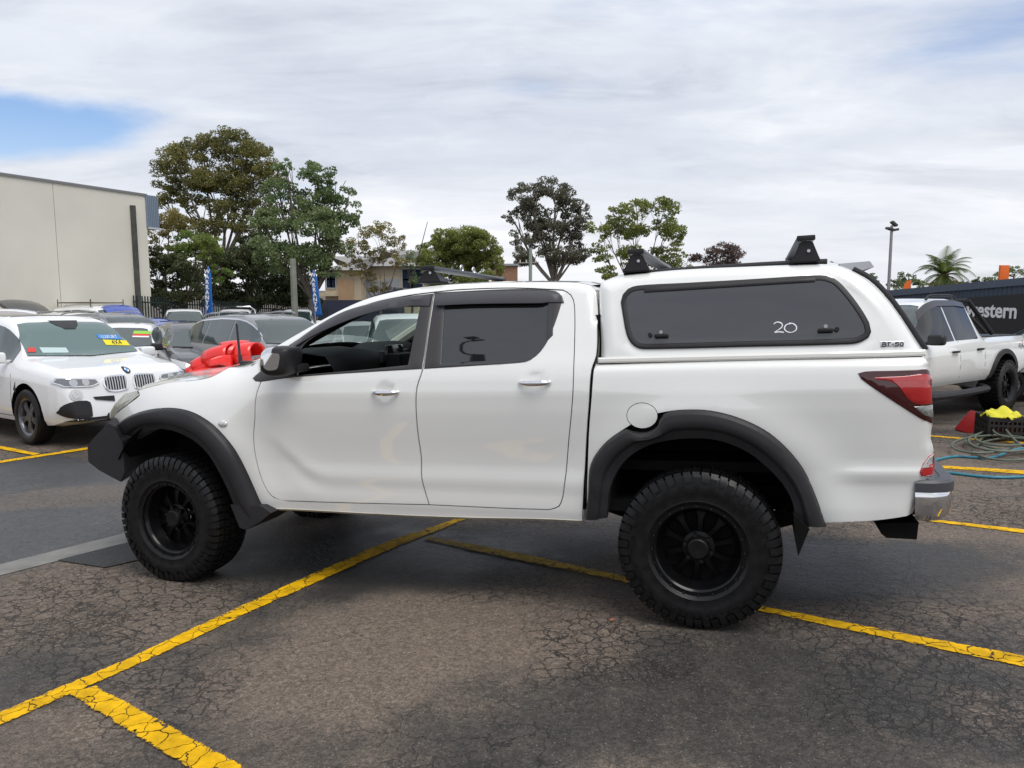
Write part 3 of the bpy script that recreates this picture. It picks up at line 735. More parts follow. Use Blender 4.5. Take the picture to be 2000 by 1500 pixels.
    k = len(q); V = [(x, .78, z) for x, z in q] + [(x, .45, z) for x, z in q]
    link_mesh('rear_splash_guard', V, [tuple(range(k)), tuple(range(k, 2 * k))[::-1]] + [(i, (i + 1) % k, k + (i + 1) % k, k + i) for i in range(k)], DARK, truck, smooth=False)
    # ---- rear step bumper, swept round the tail
    xs0 = loc(1806, 960, .80)[0]
    zt, zb = loc(1830, 935, .80)[1], loc(1800, 1016, .80)[1]
    path = [(xs0 + .05, .855), (xs0 - .02, .858), (xs0 - .085, .835), (xs0 - .125, .77), (xs0 - .145, .6), (xs0 - .16, 0), (xs0 - .145, -.6), (xs0 - .125, -.77), (xs0 - .085, -.835), (xs0 - .02, -.858), (xs0 + .05, -.855)]
    path = catmull(path, .05); sec = [(0, zb + .0, -.05), (0, zb + .03, -.012), (0, zb + .10, .002), (0, zt - .07, .0), (0, zt - .055, -.004)]
    def sweep(name, sec, m, depth=None):
        V = []; F = []; k = len(sec)
        for i, p in enumerate(path):
            t = path[min(i + 1, len(path) - 1)] - path[max(i - 1, 0)]; t = t / np.linalg.norm(t); nn = np.array((t[1], -t[0])); 
            if nn[0] > .2 and abs(p[1]) < .6: nn = -nn
            if p[1] > .6 and nn[1] < 0: nn = -nn
            if p[1] < -.6 and nn[1] > 0: nn = -nn
            for _, z, d in sec: V.append((p[0] + nn[0] * d, p[1] + nn[1] * d, z))
        for i in range(len(path) - 1):
            for j in range(k - 1): a = i * k + j; F.append((a, a + 1, a + k + 1, a + k))
        return link_mesh(name, V, F, m, truck, angle=40)
    rb = sweep('rear_bumper', sec, CHROME)
    sp_ = sweep('step_pad', [(0, zt - .055, -.008), (0, zt - .055, .004), (0, zt - .012, .004), (0, zt, -.008), (0, zt, -.055), (0, zt - .006, -.06), (0, zt - .006, -.068), (0, zt, -.073), (0, zt, -.12), (0, zt - .006, -.125), (0, zt - .006, -.133), (0, zt, -.138), (0, zt, -.21), (0, zt - .03, -.215)], mat('step_pad_plastic', (.055, .055, .062), .45, bump=.1, bscale=200))
    sp_.parent = rb
    # ---- mirrors
    mx, mz = loc(545, 704, 1.0)
    q = [np.array(loc(a, b, .99)) for a, b in ((521, 700), (523, 688), (531, 679), (546, 675.5), (566, 676), (577, 679), (579, 690), (576, 712), (571, 728), (560, 734), (540, 735), (527, 729), (521, 716))]
    q = catmull(q + [q[0]], .012)[:-1]; k = len(q); c = np.mean(q, 0)
    for s in (1, -1):
        rings = []; V = []
        for y, f in ((.895, .70), (.905, .86), (.93, .95), (.98, 1.0), (1.03, .985), (1.06, .93), (1.08, .80), (1.088, .55)):
            for p in q: V.append((c[0] + (p[0] - c[0]) * f, y * s, c[1] + (p[1] - c[1]) * f))
        F = []
        for r_ in range(7):
            for i in range(k): j = (i + 1) % k; F.append((r_ * k + i, r_ * k + j, (r_ + 1) * k + j, (r_ + 1) * k + i))
        F.append(tuple(range(7 * k, 8 * k))); F.append(tuple(range(k))[::-1])
        xa = loc(551, 700, .99)[0]; za = loc(540, 712, .99)[1]
        def is_chrome(f): m = np.mean([V[i] for i in f], 0); return m[0] > xa and m[2] > za
        fa = [f for f in F if not is_chrome(f)]; fb = [f for f in F if is_chrome(f)]
        def mk(nm, fs, m_, par):
            bm = bmesh.new(); me = bpy.data.meshes.new('t'); me.from_pydata(V, [], fs); bm.from_mesh(me); bpy.data.meshes.remove(me)
            bmesh.ops.delete(bm, geom=[v for v in bm.verts if not v.link_faces], context='VERTS'); bmesh.ops.recalc_face_normals(bm, faces=bm.faces)
            cen = Vector((c[0], .99 * s, c[1])); f0 = max(bm.faces, key=lambda f: f.calc_area())
            if f0.normal.dot(f0.calc_center_median() - cen) < 0: bmesh.ops.reverse_faces(bm, faces=bm.faces)
            return from_bm(nm, bm, m_, par, angle=50, recalc=False)
        mh = mk('door_mirror', fa, PLASTIC, fds[0 if s > 0 else 1]); mk('mirror_cap', fb, CHROME, mh)
        box('mirror_stalk', (mx - .05, .90 * s, mz - .05), (.10, .12, .05), PLASTIC, mh, bevel=.015)
    # ---- wheels
    make_wheels()
    make_interior(pill, roof, a_base)
    # aerials
    p = loc(470, 712, .30); tube('uhf_aerial', [(p[0], .30, p[1] - .03), (p[0], .30, p[1] + .06), (p[0] + .003, .30, p[1] + .07), (p[0] + .012, .30, loc(466, 632, .30)[1])], [.016, .014, .009, .007], PLASTIC, truck)
    a, b = loc(806, 545, -.62), loc(835, 433, -.62); tube('whip_aerial', [(a[0], -.62, a[1]), (b[0], -.62, b[1])], [.005, .002], PLASTIC, truck, 6)

def wheel_mesh():
    R, hw, rr = .405, .140, .222
    bm = bmesh.new()
    prof = [(-hw * .80, rr), (-hw * .86, rr + .012), (-hw * 1.0, rr + .07), (-hw * 1.02, rr + .10), (-hw * .97, R - .045), (-hw * .84, R - .020), (-hw * .6, R - .012), (0, R - .010),
            (hw * .6, R - .012), (hw * .84, R - .020), (hw * .97, R - .045), (hw * 1.02, rr + .10), (hw * 1.0, rr + .07), (hw * .95, rr + .035), (hw * .96, rr + .030), (hw * .86, rr + .012), (hw * .80, rr)]
    bm_lathe(bm, prof, 72)
    # tread blocks: shoulder lugs (long/short), two inner rows
    def block(a0, a1, ring):                      # ring: list of (y, r_low, r_high) corners along the width
        vs = []
        for a in (a0, a1):
            for y, r0, r1, da in ring:
                for r in (r0, r1): vs.append(bm.verts.new((r * math.cos(a + da), y, r * math.sin(a + da))))
        k = len(ring)
        for i in range(k - 1):
            b0, b1 = 2 * i, 2 * i + 2; c0, c1 = b0 + 2 * k, b1 + 2 * k
            bm.faces.new((vs[b0 + 1], vs[b1 + 1], vs[c1 + 1], vs[c0 + 1]))
            bm.faces.new((vs[b0], vs[b0 + 1], vs[b1 + 1 - 0], vs[b1])); bm.faces.new((vs[c0], vs[c1], vs[c1 + 1], vs[c0 + 1]))
        bm.faces.new((vs[0], vs[2 * k], vs[2 * k + 1], vs[1])); e = 2 * k - 2
        bm.faces.new((vs[e], vs[e + 1], vs[2 * k + e + 1], vs[2 * k + e]))
    nb = 54; st = 2 * PI / nb
    for k in range(nb):
        a = k * st
        for s in (1, -1):
            aa = a + (st / 2 if s < 0 else 0); lo = (R - .065 if k % 2 else R - .048)
            block(aa + st * .10, aa + st * .86, [(s * hw * .60, R - .02, R, 0), (s * hw * .88, R - .03, R - .005, st * .05), (s * hw * 1.01, R - .05, R - .028, st * .12), (s * hw * 1.055, lo - .012, lo, st * .16)])
            block(aa + st * .22, aa + st * .95, [(s * hw * .26, R - .02, R + .001, st * .18), (s * hw * .53, R - .02, R + .001, 0)])
        block(a + st * .05, a + st * .8, [(-hw * .18, R - .02, R + .001, st * .2), (hw * .18, R - .02, R + .001, 0)])
    # raised sidewall rings and lettering-like ribs
    for s in (1, -1):
        for k in range(60):
            if k % 20 < 9:
                a = 2 * PI * k / 60; r0 = rr + .088; q = []
                for da, r in ((0, r0), (.05, r0), (.05, r0 + .028), (0, r0 + .028)):
                    q.append(bm.verts.new((r * math.cos(a + da), s * hw * 1.036, r * math.sin(a + da))))
                bm.faces.new(q if s > 0 else q[::-1])
    tyre = bmesh_to_mesh('tyre', bm, RUBBER, 28)
    # rim: barrel, ring, disc with windows
    bm = bmesh.new()
    bm_lathe(bm, [(-.115, rr + .004), (-.11, rr - .02), (.03, rr - .045), (.060, rr - .030), (.085, rr - .022), (.098, rr - .018), (.106, rr - .012), (.116, rr + .002), (.114, rr + .016), (.104, rr + .018)], 64)
    bm_lathe(bm, [(.106, rr - .006), (.121, rr - .004), (.121, rr + .012), (.108, rr + .014)], 64)
    rim = bmesh_to_mesh('rim', bm, RIMBLK, 30)
    bm = bmesh.new(); ns = 10
    for k in range(ns):
        a = 2 * PI * k / ns
        sec = [(.060, .021, .045, .018), (.10, .014, .052, .016), (.15, .016, .048, .018), (rr - .036, .034, .036, .02)]
        rings = []
        for r, w, y, t in sec:
            u = Vector((math.cos(a), 0, math.sin(a))); v = Vector((-math.sin(a), 0, math.cos(a)))
            rings.append([bm.verts.new(u * r + v * c * w + Vector((0, y + d, 0))) for c, d in ((-1, -t), (-.75, 0), (.75, 0), (1, -t))])
        for A, B in zip(rings, rings[1:]):
            for i in range(3): bm.faces.new((A[i], A[i + 1], B[i + 1], B[i]))
    spk = bmesh_to_mesh('spokes', bm, mat('matte_black_spokes', (.003, .003, .003), .38, spec=.12), 30)
    bm = bmesh.new(); bm_lathe(bm, [(.03, .085), (.048, .080), (.052, .062), (.075, .060), (.095, .052), (.100, .045), (.098, .0)], 32)
    hub = bmesh_to_mesh('hub_cap', bm, mat('matte_black_cap', (.006, .006, .006), .4, spec=.25), 30)
    bm = bmesh.new(); bmesh.ops.create_cone(bm, cap_ends=True, segments=6, radius1=.011, radius2=.010, depth=.03, matrix=Matrix.Rotation(PI / 2, 4, 'X'))
    nut = bmesh_to_mesh('lug_nut', bm, mat('black_chrome', (.05, .05, .055), .3, metal=1), 30)
    bm = bmesh.new(); bmesh.ops.create_cone(bm, cap_ends=True, segments=6, radius1=.006, radius2=.005, depth=.010, matrix=Matrix.Rotation(PI / 2, 4, 'X'))
    bolt = bmesh_to_mesh('bead_bolt', bm, mat('dark_bolt', (.05, .05, .055), .35, metal=.9), 30)
    bm = bmesh.new(); bm_lathe(bm, [(.012, rr - .035), (-.01, .05)], 48); drum = bmesh_to_mesh('brake_drum', bm, DARK, 30)
    return tyre, rim, spk, hub, nut, bolt, drum
def bmesh_to_mesh(name, bm, m, angle=35):
    bmesh.ops.recalc_face_normals(bm, faces=bm.faces)
    me = bpy.data.meshes.new(name); bm.to_mesh(me); bm.free(); me.materials.append(m)
    me.polygons.foreach_set('use_smooth', [True] * len(me.polygons)); me.set_sharp_from_angle(angle=math.radians(angle)); return me
def child(name, me, parent, loc=(0, 0, 0), rot=(0, 0, 0), scale=(1, 1, 1)):
    o = bpy.data.objects.new(name, me); COL.objects.link(o); o.parent = parent; o.location = loc; o.rotation_euler = rot; o.scale = scale; return o
def make_wheels():
    tyre, rim, spk, hub, nut, bolt, drum = wheel_mesh()
    for wx, wz, steer in ((.022, .404, 0.), (3.242, .425, math.radians(4))):
        for s in (1, -1):
            w = bpy.data.objects.new('wheel', None); COL.objects.link(w); w.parent = truck; w.empty_display_size = .1
            w.location = (wx, .80 * s, wz); w.rotation_euler = (random.random() * 0, 0, (0 if s > 0 else PI) - steer)
            child('tyre', tyre, w, rot=(0, .3 * wx, 0)); child('rim', rim, w); child('spokes', spk, w, rot=(0, .2 + wx, 0)); child('hub_cap', hub, w); child('brake_drum', drum, w)
            for k in range(6):
                a = 2 * PI * k / 6 + .3; child('lug_nut', nut, w, (.068 * math.cos(a), .066, .068 * math.sin(a)))
            for k in range(20):
                a = 2 * PI * k / 20; child('bead_bolt', bolt, w, (.226 * math.cos(a), .123, .226 * math.sin(a)))
def make_interior(pill, roof, ab):
    # dash, binnacle, wheel, seats, beige far pillar trim, mirror
    xb, zb = ab
    V = []; F = []
    prof = [(xb + .10, zb - .06), (xb - .05, zb - .005), (xb - .28, zb + .0), (xb - .42, zb - .02), (xb - .47, zb - .10), (xb - .45, zb - .30), (xb - .40, zb - .55)]
    ys = np.linspace(-.80, .80, 17)
    for y in ys:
        for i, (x, z) in enumerate(prof):
            up = .035 * math.exp(-((y - .42) / .22) ** 2) + .05 * math.exp(-((y + .38) / .2) ** 2) - .02 * math.exp(-(y / .12) ** 2)
            V.append((x, y, z + (up if 0 < i < 5 else 0)))
    k = len(prof)
    for i in range(len(ys) - 1):
        for j in range(k - 1): a = i * k + j; F.append((a, a + 1, a + k + 1, a + k))
    d = link_mesh('dashboard', V, F, INT_DARK, truck, angle=60)
    box('centre_console', (xb - .52, 0, zb - .18), (.14, .30, .30), INT_DARK, d, bevel=.03)
    box('infotainment_screen', (xb - .475, 0, zb - .03), (.02, .24, .11), mat('screen_glass', (.01, .01, .012), .08), d, bevel=.004)
    for y in (-.17, .17): box('air_vent', (xb - .478, y, zb - .05), (.03, .08, .08), PLASTIC, d, bevel=.01)
    bm = bmesh.new(); pts = []
    c = Vector((xb - .50, -.37, zb - .04)); ax = Matrix.Rotation(math.radians(-22), 3, 'Y')
    ring = [c + ax @ Vector((0, .185 * math.cos(a), .185 * math.sin(a))) for a in np.linspace(0, 2 * PI, 33)]
    bm_tube(bm, ring, .016, 8, cap=False)
    for a in (0.1, PI - .1, -PI / 2): bm_tube(bm, [c, c + ax @ Vector((0, .18 * math.cos(a), .18 * math.sin(a)))], .018, 6)
    bmesh.ops.create_uvsphere(bm, u_segments=12, v_segments=8, radius=.07, matrix=Matrix.Translation(c))
    from_bm('steering_wheel', bm, INT_DARK, truck)
    for x, ys in ((1.62, (.40, -.40)), (.80, (.40, -.40))):
        for y in ys:
            s_ = box('seat_cushion', (x, y, .92), (.52, .54, .16), SEATM, truck, bevel=.05)
            box('seat_backrest', (x - .28, y, 1.24), (.14, .52, .62), SEATM, s_, rot=None, bevel=.05)
            box('headrest', (x - .32, y, 1.60), (.10, .26, .16), SEATM, s_, bevel=.04)
    # far and near A-pillar trims, roof lining
    for s in (1, -1):
        bm = bmesh.new(); q = [(p[0] - .05, (Sx(*p) - .085) * s, p[1] - .02) for p in pill[2:-2]]
        bm_tube(bm, q, .045, 8); from_bm('pillar_trim', bm, INT_BEIGE if s < 0 else INT_DARK, truck)
    i0, i1 = len(pill) // 2, len(pill) - 4
    q0, q1 = pill[i0], pill[i1]
    pts = [(q0[0] - .07, -(Sx(*q0) - .13), q0[1] - .03), (q0[0] - .13, -(Sx(*q0) - .17), q0[1] - .02), (q1[0] - .13, -(Sx(*q1) - .17), q1[1] - .05), (q1[0] - .07, -(Sx(*q1) - .13), q1[1] - .04)]
    tube('grab_handle', [tuple(p) for p in catmull(pts, .02)], .014, mat('grab_handle_grey', (.16, .16, .15), .6), truck)
    hl = [(p[0], Sx(*p) - .07, p[1] - .035) for p in [pill[-3]] + list(roof)]
    cap_loft('roof_lining', hl, .02, mat('dark_roof_lining', (.06, .06, .058), .9), parent=truck)
    m = box('rear_view_mirror', (pill[-6][0] - .02, 0, pill[-6][1] + .035), (.03, .24, .075), INT_DARK, truck, bevel=.012)
    box('sun_visor', (pill[-4][0] - .05, .36, pill[-4][1] + .0), (.16, .40, .02), mat('visor_fabric', (.05, .05, .05), .9), truck, rot=Matrix.Rotation(math.radians(-25), 3, 'Y'), bevel=.006)
    box('rear_bulkhead', (.52, 0, 1.10), (.03, 1.55, 1.0), INT_DARK, truck)

build_truck()

# ------------------------------------------------------------------ ground
def asphalt(name, dark, brown, wet=.0, crack=1.0, spots=(), dspots=(), cspots=(), seed=0.0, rough=(.55, .88), patch=(.36, .60)):
    m = bpy.data.materials.new(name); m.use_nodes = True; n, l = nodes_of(m); p = n['Principled BSDF']; N = n.new; L = l.new
    tc = N('ShaderNodeTexCoord'); mp = N('ShaderNodeMapping'); mp.inputs['Location'].default_value = (seed, seed * .7, 0); L(tc.outputs['Object'], mp.inputs[0]); P = mp.outputs[0]
    def noise(scale, det=6, rough_=.6, dist=0., vec=None):
        t = N('ShaderNodeTexNoise'); t.inputs['Scale'].default_value = scale; t.inputs['Detail'].default_value = det; t.inputs['Roughness'].default_value = rough_; t.inputs['Distortion'].default_value = dist; L(vec or P, t.inputs[0]); return t
    def mr(v, a, b, c=0., d=1., clamp=True, smooth=False):
        t = N('ShaderNodeMapRange'); t.clamp = clamp
        if smooth: t.interpolation_type = 'SMOOTHSTEP'
        for i, q in enumerate((a, b, c, d)): t.inputs[i + 1].default_value = q
        L(v, t.inputs[0]); return t.outputs[0]
    def M(op, a, b=None):
        t = N('ShaderNodeMath'); t.operation = op; t.use_clamp = False
        for i, q in enumerate((a, b)):
            if q is None: continue
            if isinstance(q, (int, float)): t.inputs[i].default_value = q
            else: L(q, t.inputs[i])
        return t.outputs[0]
    def mix(f, a, b, blend='MIX'):
        t = N('ShaderNodeMix'); t.data_type = 'RGBA'; t.blend_type = blend
        if isinstance(f, (int, float)): t.inputs[0].default_value = f
        else: L(f, t.inputs[0])
        for i, q in ((6, a), (7, b)):
            if isinstance(q, tuple): t.inputs[i].default_value = q
            else: L(q, t.inputs[i])
        return t.outputs[2]
    # dusty brown wear: big noise plus settled patches, thinned where truck shade is painted
    v = M('ADD', M('MULTIPLY', noise(.55, 6, .62, .4).outputs[0], .6), M('MULTIPLY', noise(2.3, 6, .68, .3).outputs[0], .4))
    def blob(x, y, r, amp, v, sx=1., ang=0.):
        mp2 = N('ShaderNodeMapping'); mp2.vector_type = 'TEXTURE'; mp2.inputs['Location'].default_value = (x, y, 0); mp2.inputs['Rotation'].default_value = (0, 0, ang); mp2.inputs['Scale'].default_value = (r * sx, r, 50)
        L(tc.outputs['Object'], mp2.inputs[0]); ln = N('ShaderNodeVectorMath'); ln.operation = 'LENGTH'; L(mp2.outputs[0], ln.inputs[0])
        return M('ADD', v, mr(ln.outputs['Value'], .15, 1.3, amp, 0., smooth=True))
    for s in spots: v = blob(s[0], s[1], s[2], s[3], v, *(s[4:]))
    dust_less_shade = mr(v, patch[0], patch[1], smooth=True)
    base = mix(dust_less_shade, (*dark, 1), (*brown, 1))
    fine = noise(140, 3, .75).outputs[0]; med = noise(28, 4, .7).outputs[0]
    base = mix(1., base, mr(fine, .30, .70, .36, 1.74), 'MULTIPLY'); base = mix(1., base, mr(med, .3, .7, .66, 1.36), 'MULTIPLY'); base = mix(1., base, mr(noise(62, 2, .6).outputs[0], .32, .68, .68, 1.36), 'MULTIPLY')
    # pale stone chips
    vo = N('ShaderNodeTexVoronoi'); vo.inputs['Scale'].default_value = 75; L(P, vo.inputs[0])
    cs = N('ShaderNodeSeparateColor'); L(vo.outputs['Color'], cs.inputs[0])
    chip = M('MULTIPLY', mr(vo.outputs['Distance'], .16, .26, 1., 0.), mr(cs.outputs[0], .84, .87, 0., 1.))
    base = mix(M('MULTIPLY', chip, .75), base, (.27, .245, .215, 1))
    # crazed cracks
    wn = noise(4, 5, .65); add = N('ShaderNodeVectorMath'); add.operation = 'MULTIPLY_ADD'; L(wn.outputs['Color'], add.inputs[0]); add.inputs[1].default_value = (.22, .22, .22); L(P, add.inputs[2])
    def cracks(scale, w):
        q = N('ShaderNodeTexVoronoi'); q.feature = 'DISTANCE_TO_EDGE'; q.inputs['Scale'].default_value = scale; q.inputs['Randomness'].default_value = 1; L(add.outputs[0], q.inputs[0]); return mr(q.outputs['Distance'], w * .3, w, 1., 0.)
    cv = noise(.8, 4, .6).outputs[0]
    for q_ in cspots: cv = blob(q_[0], q_[1], q_[2], q_[3], cv, *(q_[4:]))
    cm = mr(cv, .43, .60, smooth=True)
    c1 = M('MULTIPLY', cracks(11.5, .050), cm); c2 = M('MULTIPLY', cracks(4.2, .014), mr(noise(.7, 3, .5).outputs[0], .50, .60)); c3 = M('MULTIPLY', cracks(22, .07), M('MULTIPLY', cm, mr(noise(1.7, 3).outputs[0], .48, .6)))
    cr = M('MULTIPLY', M('MAXIMUM', M('MAXIMUM', c1, c2), M('MULTIPLY', c3, .7)), crack)
    base = mix(M('MULTIPLY', cr, .92), base, (.018, .017, .016, 1))
    # damp / oily dark patches, plus truck shade painted in as dark spots
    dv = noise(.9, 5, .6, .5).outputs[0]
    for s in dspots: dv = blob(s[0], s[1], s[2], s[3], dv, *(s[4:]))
    damp_shade = mr(dv, .60, .82, smooth=True)
    base = mix(M('MULTIPLY', damp_shade, .60), base, (.022, .022, .024, 1))
    L(base, p.inputs['Base Color'])
    rg = mr(v, patch[0], patch[1], rough[0], rough[1])
    rg = M('SUBTRACT', rg, M('MULTIPLY', damp_shade, .12)); L(rg, p.inputs['Roughness'])
    p.inputs['Specular IOR Level'].default_value = .45 + wet
    h = M('ADD', M('MULTIPLY', fine, .5), M('MULTIPLY', med, .6)); h = M('SUBTRACT', h, M('MULTIPLY', cr, 1.6))
    b = N('ShaderNodeBump'); b.inputs['Strength'].default_value = .8; b.inputs['Distance'].default_value = .010; L(h, b.inputs['Height']); L(b.outputs[0], p.inputs['Normal'])
    return m
def G2(px, py): q = gpt(px, py); return (q.x, q.y)
def sp(px, py, r, a, sx=1., ang=0.): return (*G2(px, py), r, a, sx, ang)
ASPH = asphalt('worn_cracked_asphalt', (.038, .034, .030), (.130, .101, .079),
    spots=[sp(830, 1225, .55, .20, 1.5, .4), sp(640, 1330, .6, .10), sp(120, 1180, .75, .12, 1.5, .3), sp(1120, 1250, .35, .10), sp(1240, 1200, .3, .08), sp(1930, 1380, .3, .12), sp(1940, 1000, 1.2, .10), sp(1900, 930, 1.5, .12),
           sp(1000, 1420, .5, -.12), sp(1500, 1380, .7, -.10, 1.6), sp(1680, 1110, .7, -.22, 1.6, .2), sp(700, 1090, .7, -.20, 1.8, .3), sp(1450, 1300, .4, -.04), sp(130, 1450, .4, .05)],  # negative amounts darken; the one below the sill paints in truck shade
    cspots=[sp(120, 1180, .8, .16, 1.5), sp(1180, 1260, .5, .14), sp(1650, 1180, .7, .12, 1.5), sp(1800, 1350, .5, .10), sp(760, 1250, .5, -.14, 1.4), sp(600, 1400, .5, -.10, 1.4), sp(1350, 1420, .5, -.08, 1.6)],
    dspots=[sp(930, 1115, .5, .24, 2.0, .3), sp(650, 1080, .8, .30, 1.8, .3), sp(1010, 1410, .35, .16), sp(1640, 1110, .7, .26, 1.7, .1), sp(1100, 1060, .8, .2, 1.6)])  # spots below the sill paint in truck shade; the tail one is dark asphalt
def axis(lo, hi, step, far):
    a = list(np.arange(lo, hi + .001, step)); s = step; x = hi
    while x < far: s *= 1.5; x += s; a.append(x)
    s = step; x = lo; b = []
    while x > -far: s *= 1.5; x -= s; b.append(x)
    return b[::-1] + a
def sheet(name, xs, ys, m, up=0.):
    V = [(x, y, gz(x, y) + up) for y in ys for x in xs]; k = len(xs)
    F = [(j * k + i, j * k + i + 1, (j + 1) * k + i + 1, (j + 1) * k + i) for j in range(len(ys) - 1) for i in range(k - 1)]
    return struct(link_mesh(name, V, F, m, angle=80))
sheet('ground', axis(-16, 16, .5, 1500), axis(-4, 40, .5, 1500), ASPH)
def quad_strip(name, upper, lower, m, up, step=.12):            # edges given as pixels on the ground, draped on it
    U = [np.array(gpt(*q)[:2]) for q in upper]; Lw = [np.array(gpt(*q)[:2]) for q in lower]
    def rs(L, n):
        L = np.array(L); d = np.r_[0, np.cumsum(np.linalg.norm(np.diff(L, axis=0), axis=1))]; t = np.linspace(0, d[-1], n); return np.stack([np.interp(t, d, L[:, 0]), np.interp(t, d, L[:, 1])], 1)
    ln = np.linalg.norm(np.array(U[-1]) - U[0]); n = max(3, int(ln / step)); U, Lw = rs(U, n), rs(Lw, n); V = []; F = []; k = 9
    for a, b in zip(U, Lw):
        for j in range(k): q = a + (b - a) * j / (k - 1); V.append((q[0], q[1], gz(q[0], q[1]) + up))
    for i in range(n - 1):
        for j in range(k - 1): a = i * k + j; F.append((a, a + 1, a + k + 1, a + k))
    o = link_mesh(name, V, F, m, angle=80)
    at_ = o.data.attributes.new('edge', 'FLOAT', 'POINT'); at_.data.foreach_set('value', [abs(2 * j / (k - 1) - 1) for _ in range(n) for j in range(k)])
    if o.data.polygons[0].normal.z < 0: o.data.flip_normals()
    return struct(o)
def paint_mat(name, col, wear):
    m = bpy.data.materials.new(name); m.use_nodes = True; n, l = nodes_of(m); p = n['Principled BSDF']; N = n.new
    tc = N('ShaderNodeTexCoord'); P = tc.outputs['Object']
    def nz(s, d=6, r=.65):
        t = N('ShaderNodeTexNoise'); t.inputs['Scale'].default_value = s; t.inputs['Detail'].default_value = d; t.inputs['Roughness'].default_value = r; l.new(P, t.inputs[0]); return t
    a = nz(26, 8, .8); b = nz(3.0, 4)
    mu = N('ShaderNodeMath'); mu.operation = 'MULTIPLY_ADD'; mu.inputs[1].default_value = .45; l.new(b.outputs[0], mu.inputs[0]); l.new(a.outputs[0], mu.inputs[2])
    ea = N('ShaderNodeAttribute'); ea.attribute_name = 'edge'; ep = N('ShaderNodeMath'); ep.operation = 'POWER'; ep.inputs[1].default_value = 5.; l.new(ea.outputs['Fac'], ep.inputs[0])
    es = N('ShaderNodeMath'); es.operation = 'MULTIPLY_ADD'; es.inputs[1].default_value = -.30; l.new(ep.outputs[0], es.inputs[0]); l.new(mu.outputs[0], es.inputs[2]); mu = es
    mr = N('ShaderNodeMapRange'); mr.inputs[1].default_value = wear; mr.inputs[2].default_value = wear + .035; l.new(mu.outputs[0], mr.inputs[0])
    wn = nz(5, 4, .6); ad = N('ShaderNodeVectorMath'); ad.operation = 'MULTIPLY_ADD'; ad.inputs[1].default_value = (.12, .12, .12); l.new(wn.outputs['Color'], ad.inputs[0]); l.new(P, ad.inputs[2])
    v = N('ShaderNodeTexVoronoi'); v.feature = 'DISTANCE_TO_EDGE'; v.inputs['Scale'].default_value = 10; l.new(ad.outputs[0], v.inputs[0])
    vr = N('ShaderNodeMapRange'); vr.inputs[1].default_value = .008; vr.inputs[2].default_value = .028; l.new(v.outputs['Distance'], vr.inputs[0])
    mm = N('ShaderNodeMath'); mm.operation = 'MULTIPLY'; l.new(mr.outputs[0], mm.inputs[0]); l.new(vr.outputs[0], mm.inputs[1]); l.new(mm.outputs[0], p.inputs['Alpha'])
    c = N('ShaderNodeMapRange'); c.inputs[1].default_value = .3; c.inputs[2].default_value = .7; c.inputs[3].default_value = .55; c.inputs[4].default_value = 1.15; l.new(nz(9).outputs[0], c.inputs[0])
    mx = N('ShaderNodeMix'); mx.data_type = 'RGBA'; mx.blend_type = 'MULTIPLY'; mx.inputs[0].default_value = 1; mx.inputs[6].default_value = (*col, 1); l.new(c.outputs[0], mx.inputs[7]); l.new(mx.outputs[2], p.inputs['Base Color'])
    p.inputs['Roughness'].default_value = .75; p.inputs['Specular IOR Level'].default_value = .22
    bp = N('ShaderNodeBump'); bp.inputs['Strength'].default_value = .4; bp.inputs['Distance'].default_value = .006; l.new(nz(90).outputs[0], bp.inputs['Height']); l.new(bp.outputs[0], p.inputs['Normal'])
    return m
LANE = asphalt('smooth_damp_lane_asphalt', (.042, .043, .046), (.09, .076, .065), wet=.05, crack=.55, seed=31., rough=(.42, .70), patch=(.50, .70), spots=[sp(160, 968, .5, .30, 2.2, .6), sp(60, 975, .4, .1)])
CONC = mat('grey_concrete_drain', (.17, .165, .155), .8, vary=.28, vscale=4, bump=.2, bscale=40)
YEL = paint_mat('worn_yellow_line_paint', (.80, .45, .001), .545)
YELD = paint_mat('very_worn_yellow_line_paint', (.60, .37, .02), .60)
# left: the drive lane, the concrete dish drain and a tar patch
def ext(a, b, k): return (a[0] + (b[0] - a[0]) * k, a[1] + (b[1] - a[1]) * k)
A0, A1 = np.array(G2(0, 1103)), np.array(G2(240, 1043)); B0, B1 = np.array(G2(0, 1125)), np.array(G2(240, 1064))
def band(name, p0, p1, q0, q1, k0, k1, m, up):
    V = []; F = []; n = 40; kk = 8
    for i in range(n + 1):
        t = k0 + (k1 - k0) * i / n; a = p0 + (p1 - p0) * t; b = q0 + (q1 - q0) * t
        for j in range(kk + 1): c = a + (b - a) * j / kk; V.append((c[0], c[1], gz(c[0], c[1]) + up))
    for i in range(n):
        for j in range(kk): a = i * (kk + 1) + j; F.append((a, a + 1, a + kk + 2, a + kk + 1))
    o = link_mesh(name, V, F, m, angle=80)
    if o.data.polygons[0].normal.z < 0: o.data.flip_normals()
    return struct(o)
band('dish_drain', A0, A1, B0, B1, -1.2, 2.6, CONC, .004)
C0, C1 = np.array(G2(0, 880)), np.array(G2(173, 856))
perp = np.array((-(A1 - A0)[1], (A1 - A0)[0])); perp /= np.linalg.norm(perp); perp *= (1 if perp[1] > 0 else -1)
band('drive_lane', A0, A1, A0 + perp * 4.2, A1 + perp * 4.2, -1.6, 2.6, LANE, .004)
TAR = asphalt('fresh_tar_patch', (.018, .018, .019), (.03, .029, .028), crack=0., seed=5.)
quad_strip('tar_patch', [(112, 1096), (240, 1063), (300, 1050)], [(205, 1110), (262, 1098), (330, 1075)], TAR, .008)
